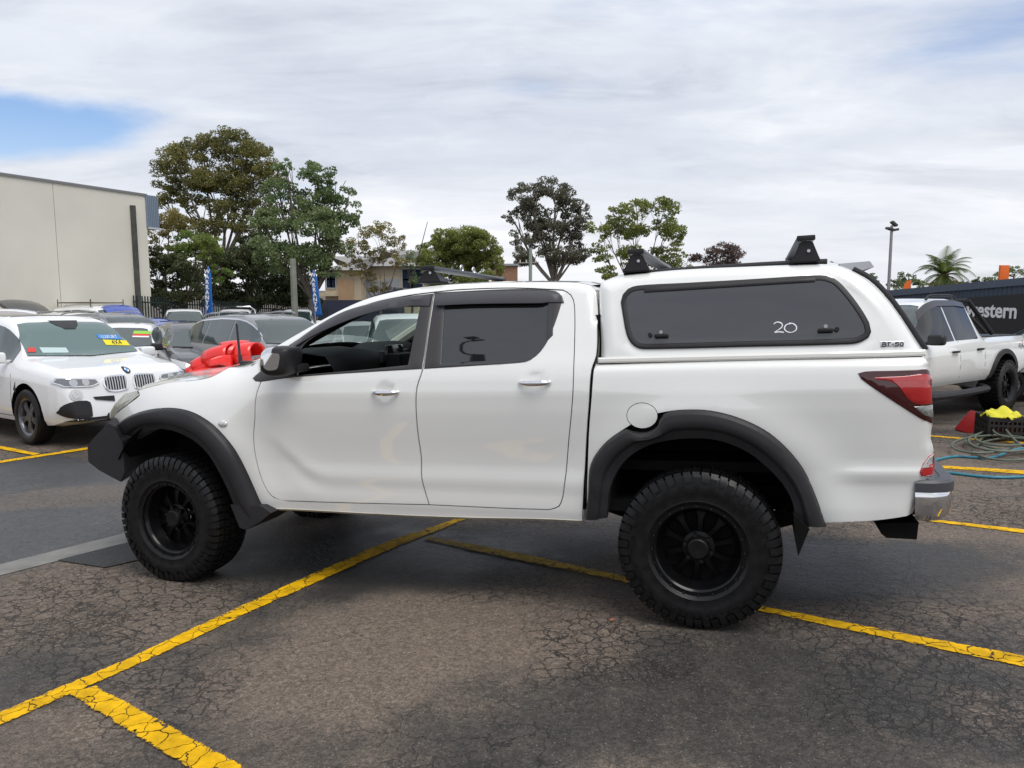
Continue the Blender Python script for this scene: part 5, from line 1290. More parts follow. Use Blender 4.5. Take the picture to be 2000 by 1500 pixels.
# --- row behind
b = car('white_sedan', 'white sedan with green and yellow price sticker on its windscreen, behind the sport utility', 'car', xy(240, 16.8), -74, var(SEDAN, mmat=SBLACK, headmat=mat('dark_lamp', (.03, .03, .035), .1, coat=1)), PAINT_D)
patch(b[0], [(.28, 1.22), (.60, 1.21), (.60, 1.27), (.28, 1.28)], 'x', 1, SGREEN, 'windscreen_sticker', b[7], off=.020, thick=.002); patch(b[0], [(.28, 1.18), (.60, 1.17), (.60, 1.208), (.28, 1.218)], 'x', 1, SRED, 'windscreen_sticker', b[7], off=.020, thick=.002); patch(b[0], [(.28, 1.15), (.60, 1.14), (.60, 1.168), (.28, 1.178)], 'x', 1, SWHITE, 'windscreen_sticker', b[7], off=.020, thick=.002)
car('grey_suv', 'mid grey seven-seat wagon with open front window parked behind the white bonnet', 'car', xy(520, 15.2), -40, var(SUV, tailside=[(-2.30, .95), (-2.10, 1.02), (-1.96, 1.10), (-2.2, 1.12)], L=4.66, rails=(-1.4, .1), railmat=LGREY, chrome_line=True, handles=[-.82, .12]), LGREY)
car('dark_grey_hatchback', 'dark charcoal hatchback with pale round headlight beside the grey wagon', 'car', xy(385, 16.3), -57, var(HATCH, mmat=SBLACK, headmat=mat('pale_lamp', (.55, .56, .56), .12, coat=1), grille=[[(-.52, .30), (.52, .30), (.46, .60), (-.46, .60)]]), DGREY)
car('blue_sedan', 'vivid blue sedan of which mainly the roof shows behind the charcoal hatchback', 'car', xy(345, 20.5), -62, SEDAN, BLUE)
car('grey_wagon', 'grey wagon with chrome window line between the white sport utility and its row neighbours', 'car', xy(222, 20.5), -28, var(SUV, chrome_line=True, roofw=.72), GREY)
# white utes against the fence
U1 = 'white utes in the back row by the fence'
car('white_ute', 'white utility facing the camera beside the leftmost blue banner', 'ute', xy(358, 31), -66, var(UTE, wheel='black'), PAINT_D, U1)
b = car('white_ute', 'white utility with a chrome sports bar right of the leftmost banner', 'ute', xy(460, 35), -75, UTE, PAINT_D, U1)
tube('sports_bar', [(-.98, -.80, 1.15), (-1.0, -.74, 1.76), (-1.0, -.55, 1.90), (-1.0, .55, 1.90), (-1.0, .74, 1.76), (-.98, .80, 1.15)], .045, CHROME, b[1])
car('white_ute', 'white utility nearest the tilted blue banner', 'ute', xy(582, 36), -82, UTE, PAINT_D, U1)
# open tailgates on the far left
def lid(root, x, z, w, l, ang, paint, glassy=True):
    m = Matrix.Translation((x, 0, z)) @ Matrix.Rotation(math.radians(ang), 4, 'Y')
    V = []; n = 8
    prof = [(0, 0), (-.25 * l, .035), (-.55 * l, .05), (-.85 * l, .02), (-l, -.06), (-l * .97, -.14), (-.85 * l, -.08), (-.5 * l, -.05), (0, -.05)]
    k = len(prof); F = []
    for y in np.linspace(-w / 2, w / 2, n):
        q = 1 - .10 * abs(2 * y / w) ** 4
        for a, b_ in prof: p = m @ Vector((a * q, y, b_ - .05 * (2 * y / w) ** 2)); V.append(tuple(p))
    for i in range(n - 1):
        for j in range(k): a = i * k; jj = (j + 1) % k; F.append((a + j, a + jj, a + k + jj, a + k + j))
    F.append(tuple(range(k))); F.append(tuple(range((n - 1) * k, n * k))[::-1])
    bm = bmesh.new(); me = bpy.data.meshes.new('t'); me.from_pydata(V, [], F); bm.from_mesh(me); bpy.data.meshes.remove(me)
    o = from_bm('raised_tailgate', bm, paint, root, angle=40)
    Vg = []
    for dz in (-.062, -.085):
        for a, y in ((-.10 * l, -.40 * w), (-.10 * l, .40 * w), (-.5 * l, .40 * w), (-.5 * l, -.40 * w)): Vg.append(tuple(m @ Vector((a, y, dz))))
    link_mesh('tailgate_glass', Vg, [(0, 1, 2, 3), (7, 6, 5, 4), (0, 4, 5, 1), (1, 5, 6, 2), (2, 6, 7, 3), (3, 7, 4, 0)], CARGLASS, o, smooth=False)
    for sd in (1, -1): p0 = (x - .05, sd * w * .44, z - .35); p1 = m @ Vector((-.55 * l, sd * w * .44, -.08)); tube('gas_strut', [p0, tuple(p1)], .012, SBLACK, o, 6)
    return o
def boot(bvh, root, z0, z1, w): return patch(bvh, [(-w, z0), (w, z0), (w * .85, z1), (-w * .85, z1)], 'x', -1, SBLACK, 'boot_opening', root, off=.006, step=.15)
b = car('white_people_mover', 'white wagon with its tailgate raised at the far left edge', 'car', xy(22, 19.5), 118, SUV, PAINT_D); lid(b[1], -1.75, 1.56, 1.35, 1.05, 12, PAINT_D); boot(b[0], b[1], .75, 1.45, .62)
b = car('white_estate', 'white wagon whose dark tailgate stands open in front of the cream wall', 'car', xy(150, 24), -20, SUV, PAINT_D); lid(b[1], -1.75, 1.56, 1.35, 1.15, 30, DGREY); boot(b[0], b[1], .75, 1.45, .62)
b = car('white_van', 'white van with bronze roof rack in front of the cream wall', 'van', xy(205, 27), -30, var(SUV, top=[(-2.33, .50), (-2.31, 1.1), (-2.25, 1.7), (-2.1, 1.83), (-1.2, 1.88), (-.5, 1.9), (.1, 1.88), (.42, 1.80), (.70, 1.62), (1.12, 1.24), (1.20, 1.2), (1.7, 1.12), (2.02, 1.05), (2.17, .96), (2.26, .82), (2.31, .66), (2.33, .42)], cowlz=1.25, rs=(-2.26, -2.12)), PAINT_D)
BRZ = mat('bronze_rack', (.16, .13, .10), .5, metal=.4)
rk = tube('roof_rack', [(-1.9, -.6, 2.0), (.1, -.6, 2.0), (.1, .6, 2.0), (-1.9, .6, 2.0), (-1.9, -.6, 2.0)], .022, BRZ, b[1])
for x in (-1.9, -1.2, -.5, .1): tube('rack_crossbar', [(x, -.6, 2.0), (x, .6, 2.0)], .018, BRZ, rk)
for x in (-1.9, .1):
    for y in (-.6, .6): tube('rack_leg', [(x, y, 1.84), (x, y, 2.12)], .018, BRZ, rk)
b = car('blue_hatchback', 'blue hatchback with its tailgate raised beside the dark palisade fence', 'car', xy(296, 25.5), -38, HATCH, BLUE); lid(b[1], -1.62, 1.40, 1.15, 1.0, 36, BLUE); boot(b[0], b[1], .7, 1.3, .55)
car('red_hatchback', 'red hatchback only partly in view at the left edge behind the white wagon', 'car', xy(-40, 17.5), -60, var(HATCH, L=4.08), RED)
# seen through the front door window
car('pale_green_tinted_suv', 'white wagon visible through the open front door window', 'car', xy(800, 14.5), -78, var(SUV, wheel='bmw', rails=None), PAINT_D)
car('silver_sedan', 'silver sedan seen through the door window behind the steering wheel', 'car', xy(700, 19), -60, SEDAN, SILVER)

# --- white ute on the right
hr = -143
RU = var(UTE, wheel='truck', wr=.395, arch=.49, hmat=SBLACK, mmat=SBLACK, glassmat=mat('very_dark_glass', (.008, .008, .009), .04, ior=1.6), zb=.50, glass=[-.74, .06, 1.04], rails=(-.55, .35), railmat=PLASTIC, ww=.29, wout=.04)
b = car('white_dual_cab_ute', 'white dual cab utility with black mirror, sports bar and yellow windscreen sticker, at the right', 'ute', gcentre((1956, 801), -1.58, .90, hr, UTE), hr, RU, PAINT)
bvh, root, top_, belt_ = b[0], b[1], b[3], b[4]
for sd in (1, -1):
    # rear and front arch flares
    for wx in (-1.58, 1.58):
        pts = [(wx + .545 * math.cos(a), .43 + .545 * math.sin(a)) for a in np.linspace(.12, PI - .12, 20)]; pi_ = [(wx + .475 * math.cos(a), .43 + .475 * math.sin(a)) for a in np.linspace(.12, PI - .12, 20)]
        patch(bvh, pts + pi_[::-1], 'y', sd, PLASTIC, 'arch_flare', root, off=.035, thick=.06, step=.08)
    q = [(x, belt_(x) + (top_(x) - belt_(x)) * .80) for x in np.linspace(-.72, .78, 14)]; q2 = [(x, belt_(x) + (top_(x) - belt_(x)) * .92) for x in np.linspace(.70, -.74, 14)]
    patch(bvh, q + q2, 'y', sd, VISOR, 'weather_shield', root, off=.022, thick=.02, step=.1)
    tube('side_step', [tuple(p) for p in catmull([(1.05, sd * .80, .42), (.95, sd * .96, .40), (-.85, sd * .96, .40), (-.98, sd * .80, .42)], .1)], .055, PLASTIC, root)
    tube('sports_bar_leg', [(-.95, sd * .62, 1.74), (-1.55, sd * .74, 1.22)], .035, PLASTIC, root); tube('sports_bar_leg', [(-.92, sd * .66, 1.50), (-1.30, sd * .74, 1.24)], .028, PLASTIC, root)
    text_on(bvh, root, '4X4', .13, -2.25, 1.0, mat('grey_decal', (.10, .10, .105), .5), 'decal', ax='y', sgn=sd, off=.006)
tube('sports_bar', [(-.95, -.62, 1.74), (-.95, .62, 1.74)], .035, PLASTIC, root)
patch(bvh, [(-2.58, -.78), (-.97, -.78), (-.97, .78), (-2.58, .78)], 'z', 1, mat('black_tonneau_cover', (.02, .02, .022), .55, bump=.15, bscale=90), 'tonneau_cover', root, off=.015, thick=.03, step=.2)
patch(bvh, rpoly([(.30, 1.50), (.50, 1.50), (.60, 1.455), (.50, 1.41), (.30, 1.41), (.22, 1.455)]), 'x', 1, YELLOW, 'windscreen_sticker', b[7], off=.020, thick=.002, step=.08)
patch(bvh, [(.26, 1.32), (.60, 1.32), (.60, 1.39), (.26, 1.39)], 'x', 1, SRED, 'windscreen_sticker', b[7], off=.020, thick=.002, step=.08)
car('white_compact', 'white hatchback cut off by the right edge behind the dual cab utility', 'car', xy(2105, 13.4), 165, HATCH, PAINT_D)

# ------------------------------------------------------------------ buildings, fence, poles
WALLM = mat('cream_painted_concrete', (.70, .67, .575), .85, vary=.06, vscale=.5, bump=.05, bscale=12)
def pt(px, py, Y): return at(px, py, Y)
def prism(name, pts, h, m, parent=None, z0=None):              # upright solid over a plan outline
    n = len(pts); V = [(p[0], p[1], z0) for p in pts] + [(p[0], p[1], h if isinstance(h, (int, float)) else h[i]) for i, p in enumerate(pts)]
    F = [tuple(range(n))[::-1], tuple(range(n, 2 * n))] + [(i, (i + 1) % n, n + (i + 1) % n, n + i) for i in range(n)]
    bm = bmesh.new(); me = bpy.data.meshes.new('t'); me.from_pydata(V, [], F); bm.from_mesh(me); bpy.data.meshes.remove(me); return from_bm(name, bm, m, parent, smooth=False)
# warehouse: tilt-up panels, receding to its corner
wh = empty('warehouse', (0, 0, 0)); tag(wh, 'large cream tilt-panel warehouse behind the parked cars at the left', 'building')
c1 = pt(284, 380, 32.0); c0 = pt(0, 332, 26.2); zt = c1.z; dirw = Vector((c0.x - c1.x, c0.y - c1.y)).normalized(); nrm = Vector((-dirw.y, dirw.x)); nrm = nrm if nrm.x < 0 else -nrm
cuts = [0., 1.02, None]
def wp(t): return Vector((c1.x, c1.y)) + dirw * t
tj = (Vector(pt(103, 500, 28.1)[:2]) - Vector((c1.x, c1.y))).dot(dirw); tot = 16.
seq = [0.0, tj, tj + 5.2, tot]
for a, b_ in zip(seq, seq[1:]):
    p, q = wp(a + .012), wp(b_ - .012); prism('wall_panel', [p, q, q + nrm * .2, p + nrm * .2], zt - .06, WALLM, wh, -2.5)
prism('wall_core', [wp(.02) + nrm * .06, wp(tot) + nrm * .06, wp(tot) + nrm * 14, wp(.02) + nrm * 14], zt - .1, WALLM, wh, -2.5)
p, q = wp(-.05) - nrm * .04, wp(tot) - nrm * .04; prism('parapet_flashing', [p, q, q + nrm * .3, p + nrm * .3], zt + .03, mat('grey_flashing', (.20, .20, .20), .5), wh, zt - .065)
tp = (Vector(pt(260, 500, 31.3)[:2]) - Vector((c1.x, c1.y))).dot(dirw); dp = wp(tp) - nrm * .07
bm = bmesh.new(); bm_box(bm, (dp.x, dp.y, (-1.5 + pt(255, 402, 31.4).z) / 2), (.16, .16, pt(255, 402, 31.4).z + 1.5), Matrix.Rotation(math.atan2(dirw.y, dirw.x), 3, 'Z')); from_bm('downpipe', bm, mat('dark_downpipe', (.07, .07, .065), .7, vary=.3, vscale=3), wh)
cl = mat('blue_grey_cladding', (.22, .27, .34), .5, metal=.2); zc = pt(300, 446, 32.4).z
bx0 = wp(-.62); 
for k in range(7):
    s = -.60 + k * .095; o = wp(s) - nrm * .06; p = [o, o + (-dirw) * -.07, o + (-dirw) * -.07 + nrm * 3, o + nrm * 3]; prism('cladding_rib', p, zt - .02, cl, wh, zc)
prism('cladding_box', [wp(-.62) - nrm * .04, wp(-.001) - nrm * .04, wp(-.001) + nrm * 3.2, wp(-.62) + nrm * 3.2], zt - .01, cl, wh, zc + .01)
prism('cladding_base', [wp(-.66) - nrm * .08, wp(.0) - nrm * .08, wp(.0) + nrm * 3.2, wp(-.66) + nrm * 3.2], zc + .02, mat('pale_trim', (.55, .58, .62), .5), wh, zc - .05)
# tan two-storey houses behind the trees
BRK = mat('tan_render', (.42, .28, .17), .9, vary=.08, vscale=2); CRM = mat('cream_render', (.50, .42, .30), .9, vary=.05); GRYW = mat('grey_cladding', (.30, .32, .35), .6)
def facade(name, label, px0, px1, py0, Y, m, parts, depth=8, roof=None):
    r = empty(name, (0, 0, 0)); tag(r, label, 'building')
    a, b_ = pt(px0, py0, Y), pt(px1, py0, Y); box('wall', ((a.x + b_.x) / 2, Y + depth / 2, (a.z - 3) / 2), (b_.x - a.x, depth, a.z + 3), m, r)
    for nm, x0, x1, y0, y1, pm, off in parts:
        u, v = pt(x0, y0, Y), pt(x1, y1, Y); o = box(nm, ((u.x + v.x) / 2, Y - off / 2, (u.z + v.z) / 2), (abs(v.x - u.x), off + .1, abs(u.z - v.z)), pm, r)
        if nm == 'window':
            fw = mat('window_frame_pale', (.45, .50, .58), .5)
            for fx in (u.x, (u.x + v.x) / 2, v.x): box('mullion', (fx, Y - off - .02, (u.z + v.z) / 2), (.10, .06, abs(u.z - v.z)), fw, o)
            for fz in (u.z, (u.z + v.z) / 2, v.z): box('transom', ((u.x + v.x) / 2, Y - off - .025, fz), (abs(v.x - u.x), .05, .10), fw, o)
    if roof:
        e = .5; zr = a.z; V = [(a.x - e, Y - e, zr), (b_.x + e, Y - e, zr), (b_.x + e, Y + depth + e, zr), (a.x - e, Y + depth + e, zr), (a.x + roof[1], Y + depth / 2, zr + roof[0]), (b_.x - roof[1], Y + depth / 2, zr + roof[0])]
        link_mesh('roof', V, [(0, 1, 5, 4), (1, 2, 5), (2, 3, 4, 5), (3, 0, 4), (3, 2, 1, 0)], mat('grey_roof_tiles', (.26, .25, .24), .8, vary=.1, bump=.3, bscale=6), r, smooth=False)
WIN = mat('house_window_glass', (.02, .03, .05), .05, ior=1.6)
facade('tan_house', 'tan rendered two-storey house with balcony seen between the green tree and the tilted banner', 634, 704, 528, 52, CRM,
    [('rendered_panel', 660, 692, 545, 590, BRK, .05), ('window', 638, 656, 528, 562, WIN, .04), ('balcony', 630, 662, 572, 578, CRM, 1.0)], roof=(1.1, 3))
facade('cream_house', 'cream house with grey garage door and blue-framed windows left of the front roof rack', 704, 838, 520, 54, CRM,
    [('garage_door', 700, 748, 548, 600, GRYW, .06), ('window', 786, 826, 526, 566, WIN, .06), ('grey_panel', 752, 780, 545, 600, GRYW, .04)], roof=(1.3, 4))
facade('brick_block', 'plain brown brick block behind the round green tree', 960, 1011, 517, 56, mat('brown_brick', (.30, .165, .105), .9, vary=.12, vscale=3, bump=.3, bscale=30), [('coping', 958, 1013, 515, 519, GRYW, .1)])
nf = prism('navy_fence', [pt(622, 600, 44)[:2], pt(790, 600, 44)[:2], pt(790, 600, 44.1)[:2], pt(622, 600, 44.1)[:2]], pt(650, 586, 44).z, mat('navy_steel_fence', (.035, .04, .07), .5), None, -2.4); tag(nf, 'dark navy sheet fence below the tan house', 'fence')
# palisade fence
PAL = mat('dark_green_steel', (.02, .032, .03), .5)
fa, fb = pt(262, 600, 31.0), pt(640, 600, 42)
fe = empty('palisade_fence', (0, 0, 0)); tag(fe, 'dark green steel palisade fence behind the back row of cars', 'fence')
bm = bmesh.new(); n = 92; zt0 = pt(280, 577, 31.2).z; zt1 = pt(560, 602, 40).z
for k in range(n):
    t = k / (n - 1); x, y = fa.x + (fb.x - fa.x) * t, fa.y + (fb.y - fa.y) * t; z1 = zt0 + (zt1 - zt0) * t; z0 = gz(x, y)
    bm_box(bm, (x, y, (z0 + z1) / 2), (.045, .03, z1 - z0))
o = from_bm('pales', bm, PAL, fe, smooth=False); o['kind'] = 'stuff'
for zz in (.25, 1.5):
    tube('fence_rail', [(fa.x, fa.y + .05, zt0 - zz), (fb.x, fb.y + .05, zt1 - zz)], .03, PAL, fe, 6)
# timber power poles
POLE = mat('weathered_timber_pole', (.20, .21, .17), .9, vary=.2, vscale=2)
a = pt(576, 602, 33); tag(tube('power_pole', [(a.x, a.y, -2.), (a.x - .02, a.y, pt(572, 505, 33).z)], [.16, .13], POLE), 'greenish timber power pole standing beside the tilted banner', 'pole')
pp = empty('power_pole', (0, 0, 0)); tag(pp, 'pale power pole with crossarm in front of the tall gum tree', 'pole'); a = pt(1036, 550, 40); t_ = pt(1036, 484, 40)
tube('pole_shaft', [(a.x, a.y, -2), (a.x, a.y, t_.z)], [.10, .085], mat('pale_green_pole', (.28, .33, .28), .8), pp); u, v = pt(1012, 514, 40), pt(1052, 513, 40); tube('crossarm', [tuple(u), tuple(v)], .05, mat('grey_timber', (.22, .2, .18), .9), pp, 6)
for px in (1016, 1028, 1046):
    q = pt(px, 512, 40); tube('insulator', [tuple(q), (q.x, q.y, q.z + .12)], .03, SWHITE, pp, 6)
# blue WARRANTY banners
def banner(px_b, py_b, px_t, py_t, wpx, Y, txt, label):
    r = empty('feather_banner', (0, 0, 0)); tag(r, label, 'banner', 'blue feather banners')
    B, T = pt(px_b, py_b, Y), pt(px_t, py_t, Y); w = wpx / FPX * Y; up = (T - B); L = up.length; u = up.normalized(); s = Vector((1, 0, 0)) - u * u.x; s.normalize()
    tube('banner_pole', [tuple(B - u * 1.2 - s * w * .5), tuple(T - s * w * .05)], [.03, .015], STEEL, r, 6)
    V = []; F = []; n = 18
    for i in range(n + 1):
        t = i / n; ww = w * (1 - .25 * t) if t < .7 else w * (.825 - .75 * ((t - .7) / .3) ** 1.6)
        for j in range(5):
            q = B + u * L * t - s * w * .5 * (1 - .9 * max(t - .7, 0) / .3 * .8) + s * ww * j / 4; V.append((q.x, q.y + .04 * math.sin(3 * t + j * .9), q.z))
    for i in range(n):
        for j in range(4): a = i * 5 + j; F.append((a, a + 1, a + 6, a + 5))
    c = link_mesh('banner_cloth', V, F, mat('blue_banner_cloth', (.01, .12, .42), .6), r); sm = c.modifiers.new('t', 'SOLIDIFY'); sm.thickness = .01
    n = len(txt)
    for i, ch in enumerate(txt):
        me = text_mesh(ch, w * .62, .004, .025); o = bpy.data.objects.new('banner_letter', me); COL.objects.link(o); me.materials.append(SWHITE); o.parent = c
        t = .94 - (i + .5) / n * .84 - .0; q = B + u * L * t - Vector((0, .09, 0)) - s * w * (.08 + .10 * max(t - .6, 0))
        m3 = Matrix((s, u, s.cross(u))).transposed().to_4x4(); m3.translation = q; o.matrix_world = m3
banner(408, 616, 408, 520, 17, 27, 'WARRANTY', 'upright blue feather banner with white lettering behind the row of parked cars')
banner(621, 618, 613, 527, 17, 28, 'WARRANTY', 'tilted blue feather banner with white lettering above the windscreen pillar')
# floodlight pole on the right
fl = empty('floodlight_pole', (0, 0, 0)); tag(fl, 'tall thin floodlight pole with two lamp heads behind the canopy', 'lamp post'); a, t_ = pt(1736, 572, 34), pt(1742, 440, 34)
tube('pole_shaft', [(a.x, a.y, -1.4), tuple(t_)], [.09, .06], mat('galvanised_grey', (.32, .32, .32), .5, metal=.5), fl)
for (px, py, rz, rx) in ((1738, 447, .3, .25), (1748, 449, -.3, -.2), (1746, 437, .0, .7)):
    q = pt(px, py, 34); bm = bmesh.new(); bm_box(bm, (0, 0, 0), (.30, .26, .10), Matrix.Rotation(rx, 3, 'Y') @ Matrix.Rotation(rz, 3, 'Z'), bevel=.02); bmesh.ops.translate(bm, vec=q, verts=bm.verts); from_bm('lamp_head', bm, mat('dark_lamp_housing', (.06, .06, .06), .5), fl)
# solar lamp behind the photographer (mirrored in the rear door glass)
sl = empty('solar_street_lamp', (0, 0, 0)); tag(sl, 'solar street lamp with curved arm, reflected in the rear door window', 'lamp post')
def bounce(px, py, D):
    x, z = side(px, py); e = .02; n = Vector((-(Sx(x + e, z) - Sx(x - e, z)) / (2 * e), 1, -(Sx(x, z + .06) - Sx(x, z - .06)) / .12)).normalized(); P = Vector((x, Sx(x, z), z)); d = (P - _cl).normalized(); r = d - n * 2 * d.dot(n); return TM @ (P + r * D)
LD = mat('dark_lamp_steel', (.03, .03, .035), .5)
arm = [bounce(a, b_, 16.) for a, b_ in ((926, 668), (906, 681), (884, 714))]; lo_ = arm[-1]; dn = lo_ - arm[1]
armp = [tuple(p) for p in catmull([np.array(q) for q in arm], .2)]
tube('lamp_arm', armp + [(lo_.x + dn.x * .2, lo_.y + dn.y * .2, lo_.z - .8), (lo_.x + dn.x * .2, lo_.y + dn.y * .2, gz(lo_.x, lo_.y) - .2)], .045, LD, sl)
hp = bounce(921, 660, 16.); box('solar_panel', tuple(hp), (.36, .30, .07), LD, sl, rot=Matrix.Rotation(.1, 3, 'X'), bevel=.01); hq = bounce(932, 668, 16.); box('lamp_head', tuple(hq), (.42, .16, .04), LD, sl, bevel=.015)
tube('panel_bracket', [tuple(hp), tuple(arm[0])], .05, LD, sl)
# navy steel wall with the black sign on the right
nw = empty('steel_yard_wall', (0, 0, 0)); tag(nw, 'dark blue corrugated steel yard wall with black sign behind the right utility', 'wall'); NAVY = mat('navy_corrugated_steel', (.055, .075, .11), .45, metal=.2, vary=.08)
wa, wb = pt(1690, 572, 22.), pt(2060, 537, 15.5); wb_ = wb + (wb - wa) * .5; wa_ = wa - (wb - wa) * 1.6; wa, wb = wa_, wb_; d2 = Vector((wb.x - wa.x, wb.y - wa.y)); ln = d2.length; d2 /= ln; n2 = Vector((-d2.y, d2.x)); n2 = n2 if n2.x < 0 else -n2
V = []; F = []; nseg = 150
def wz(t): return wa.z + (wb.z - wa.z) * t
for i in range(nseg * 4 + 1):
    t = i / (nseg * 4); off = [0, .03, .03, 0][i % 4]; p = Vector((wa.x, wa.y)) + d2 * ln * t + n2 * off; V += [(p.x, p.y, -.9), (p.x, p.y, wz(t) - .10)]
for i in range(nseg * 4): a = 2 * i; F.append((a, a + 2, a + 3, a + 1))
link_mesh('corrugated_sheet', V, F, NAVY, nw, smooth=False)
def wq(t, z, o): p = Vector((wa.x, wa.y)) + d2 * ln * t + n2 * o; return (p.x, p.y, z)
def wbar(name, t0, t1, z0f, z1f, o, dth, m):
    V = [wq(t0, z0f(t0), o), wq(t1, z0f(t1), o), wq(t1, z1f(t1), o), wq(t0, z1f(t0), o), wq(t0, z0f(t0), o - dth), wq(t1, z0f(t1), o - dth), wq(t1, z1f(t1), o - dth), wq(t0, z1f(t0), o - dth)]
    bm = bmesh.new(); me = bpy.data.meshes.new('t'); me.from_pydata(V, [], [(0, 1, 2, 3), (7, 6, 5, 4), (0, 4, 5, 1), (1, 5, 6, 2), (2, 6, 7, 3), (3, 7, 4, 0)]); bm.from_mesh(me); bpy.data.meshes.remove(me); return from_bm(name, bm, m, nw, smooth=False)
wbar('wall_capping', 0, 1, lambda t: wz(t) - .16, lambda t: wz(t), .10, .22, mat('slate_capping', (.085, .11, .15), .45, metal=.2))
sg = wbar('sign_board', (1.6 + .30) / 3.1, 1, lambda t: -.6, lambda t: wz(t) - .34, .075, .03, mat('black_sign', (.013, .013, .015), .4))
tb = pt(1955, 606, 17.2); tt = (Vector((tb.x, tb.y)) - Vector((wa.x, wa.y))).dot(d2) / ln
me = text_mesh('western', .46, .006, .022); o = bpy.data.objects.new('sign_lettering', me); COL.objects.link(o); me.materials.append(SWHITE); o.parent = sg
# face the sign's front
xd = Vector((d2.x, d2.y, 0)); zd = Vector((n2.x, n2.y, 0)); yd = Vector((0, 0, 1)); xd = yd.cross(zd); m4 = Matrix((xd, yd, zd)).transposed().to_4x4()
best = None
for k in range(200):                                            # slide along the wall until the end of the word meets its place
    t = .55 + .45 * k / 199; p = wq(t, 0, .09); v = Vector(p) - Vector((0, 0, CAMZ)); px = CXP + FPX * v.x / v.y
    if best is None or abs(px - 1930) < best[0]: best = (abs(px - 1930), t, v.y)
t = best[1]; zz = pt(1930, 607, best[2]).z; m4.translation = Vector(wq(t, zz, .085)); o.matrix_world = m4
q = pt(1770, 562, 27); fo = empty('orange_flag', (0, 0, 0)); tag(fo, 'small orange feather flag above the yard wall', 'flag'); ORG = mat('orange_cloth', (.75, .14, .015), .6)
u, v = pt(1764, 566, 27), pt(1778, 546, 27); V = [tuple(pt(x, y, 27)) for x, y in ((1763, 566), (1766, 555), (1772, 549), (1779, 547), (1777, 566))]; c = link_mesh('flag_cloth', V, [(0, 1, 2, 3, 4)], ORG, fo, smooth=False); sm = c.modifiers.new('t', 'SOLIDIFY'); sm.thickness = .02; tube('flag_pole', [tuple(pt(1778, 590, 27)), tuple(pt(1779, 547, 27))], .015, STEEL, fo, 6)
a, b_ = pt(1953, 518, 30), pt(1967, 560, 30); so = empty('orange_pylon_sign', (0, 0, 0)); tag(so, 'tall orange sign panel rising behind the yard wall', 'sign'); box('sign_panel', ((a.x + b_.x) / 2, 30, (a.z + b_.z) / 2), (b_.x - a.x, .12, a.z - b_.z), ORG, so, bevel=.01); box('sign_post', ((a.x + b_.x) / 2, 30, b_.z - 1), (.15, .1, 2.2), STEEL, so)

# ------------------------------------------------------------------ hoses, crate, cloth, red wedge, bow
def hose(name, pix, r, m, label, zs=None, parent=None):
    P = []
    for i, q in enumerate(pix):
        g = gpt(q[0], q[1]); P.append(np.array((g.x, g.y, g.z + r + (q[2] if len(q) > 2 else 0))))
    o = tube(name, [tuple(p) for p in catmull(P, .05)], r, m, parent, 8); return tag(o, label, 'hose') if label else o
HG = mat('green_grey_hose', (.10, .115, .085), .5, vary=.1); HB = mat('blue_hose', (.03, .20, .27), .4)
coil = []
rg = random.Random(3)
for k in range(190):
    a = k * .20; rr_ = 1 + .22 * math.sin(k * .11 + .6) + .10 * math.sin(k * .31); cx, cy = 1955 + 26 * math.sin(k * .043), 876 + 7 * math.sin(k * .061 + 1); coil.append((cx + 66 * rr_ * math.cos(a), cy + 17 * rr_ * math.sin(a), .012 + .014 * (k % 31) / 31 + .0004 * k))
hose('garden_hose', coil + [(1950, 868, .10), (1938, 850, .22), (1948, 842, .26), (1958, 858, .16), (1975, 872, .1), (2000, 884, .06), (2060, 892, .03)], .013, HG, 'tangled grey-green hose coiled on the ground beside the black crate')
hose('garden_hose', [(2060, 884, .03), (1990, 888, .05), (1930, 897), (1870, 894), (1832, 900), (1812, 910), (1830, 921), (1870, 928), (1940, 935), (2010, 934), (2060, 933)], .014, HB, 'blue hose looping across the yellow lines behind the rear bumper')
# crate
cg_ = gpt(1952, 858); cr = empty('milk_crate', (cg_.x, cg_.y, cg_.z), math.radians(-12)); tag(cr, 'black plastic milk crate on the asphalt beside the hoses', 'crate'); CRM2 = mat('black_crate_plastic', (.018, .017, .017), .5)
W_, H_ = .40, .30
for sx, sy, rot in ((0, -1, 0), (0, 1, 0), (1, 0, 1), (-1, 0, 1)):
    bm = bmesh.new()
    for z, h in ((.02, .04), (.115, .025), (.20, .025), (.275, .05)): bm_box(bm, (0, 0, z), (W_, .018, h))
    for k in range(9): bm_box(bm, (-W_ / 2 + W_ * k / 8, .002, .15), (.018 if 0 < k < 8 else .03, .020, .28))
    if rot: bmesh.ops.rotate(bm, cent=(0, 0, 0), matrix=Matrix.Rotation(PI / 2, 3, 'Z'), verts=bm.verts)
    bmesh.ops.translate(bm, vec=(sx * W_ / 2, sy * W_ / 2, 0), verts=bm.verts); from_bm('crate_side', bm, CRM2, cr, smooth=False)
box('crate_floor', (0, 0, .012), (W_, W_, .02), CRM2, cr)
ri_ = box('crate_lining', (.0, .0, .12), (.22, .26, .18), mat('dull_red_bottle', (.16, .02, .02), .5), cr, bevel=.03)
n = 26; V = []; F = []; rgc = random.Random(5)
for i in range(n):
    for j in range(n):
        u, v = (i / (n - 1) - .5), (j / (n - 1) - .5); rr_ = math.hypot(u, v)
        z = .305 + .07 * math.exp(-(rr_ / .33) ** 2) + .022 * math.sin(9 * u + 4 * v) + .018 * math.sin(13 * v - 5 * u + 1) + .012 * math.sin(23 * u * v * 4 + 2) - .10 * max(rr_ - .42, 0) * 3
        V.append((u * .46 + .02 * math.sin(7 * v), v * .44 + .02 * math.sin(8 * u), z))
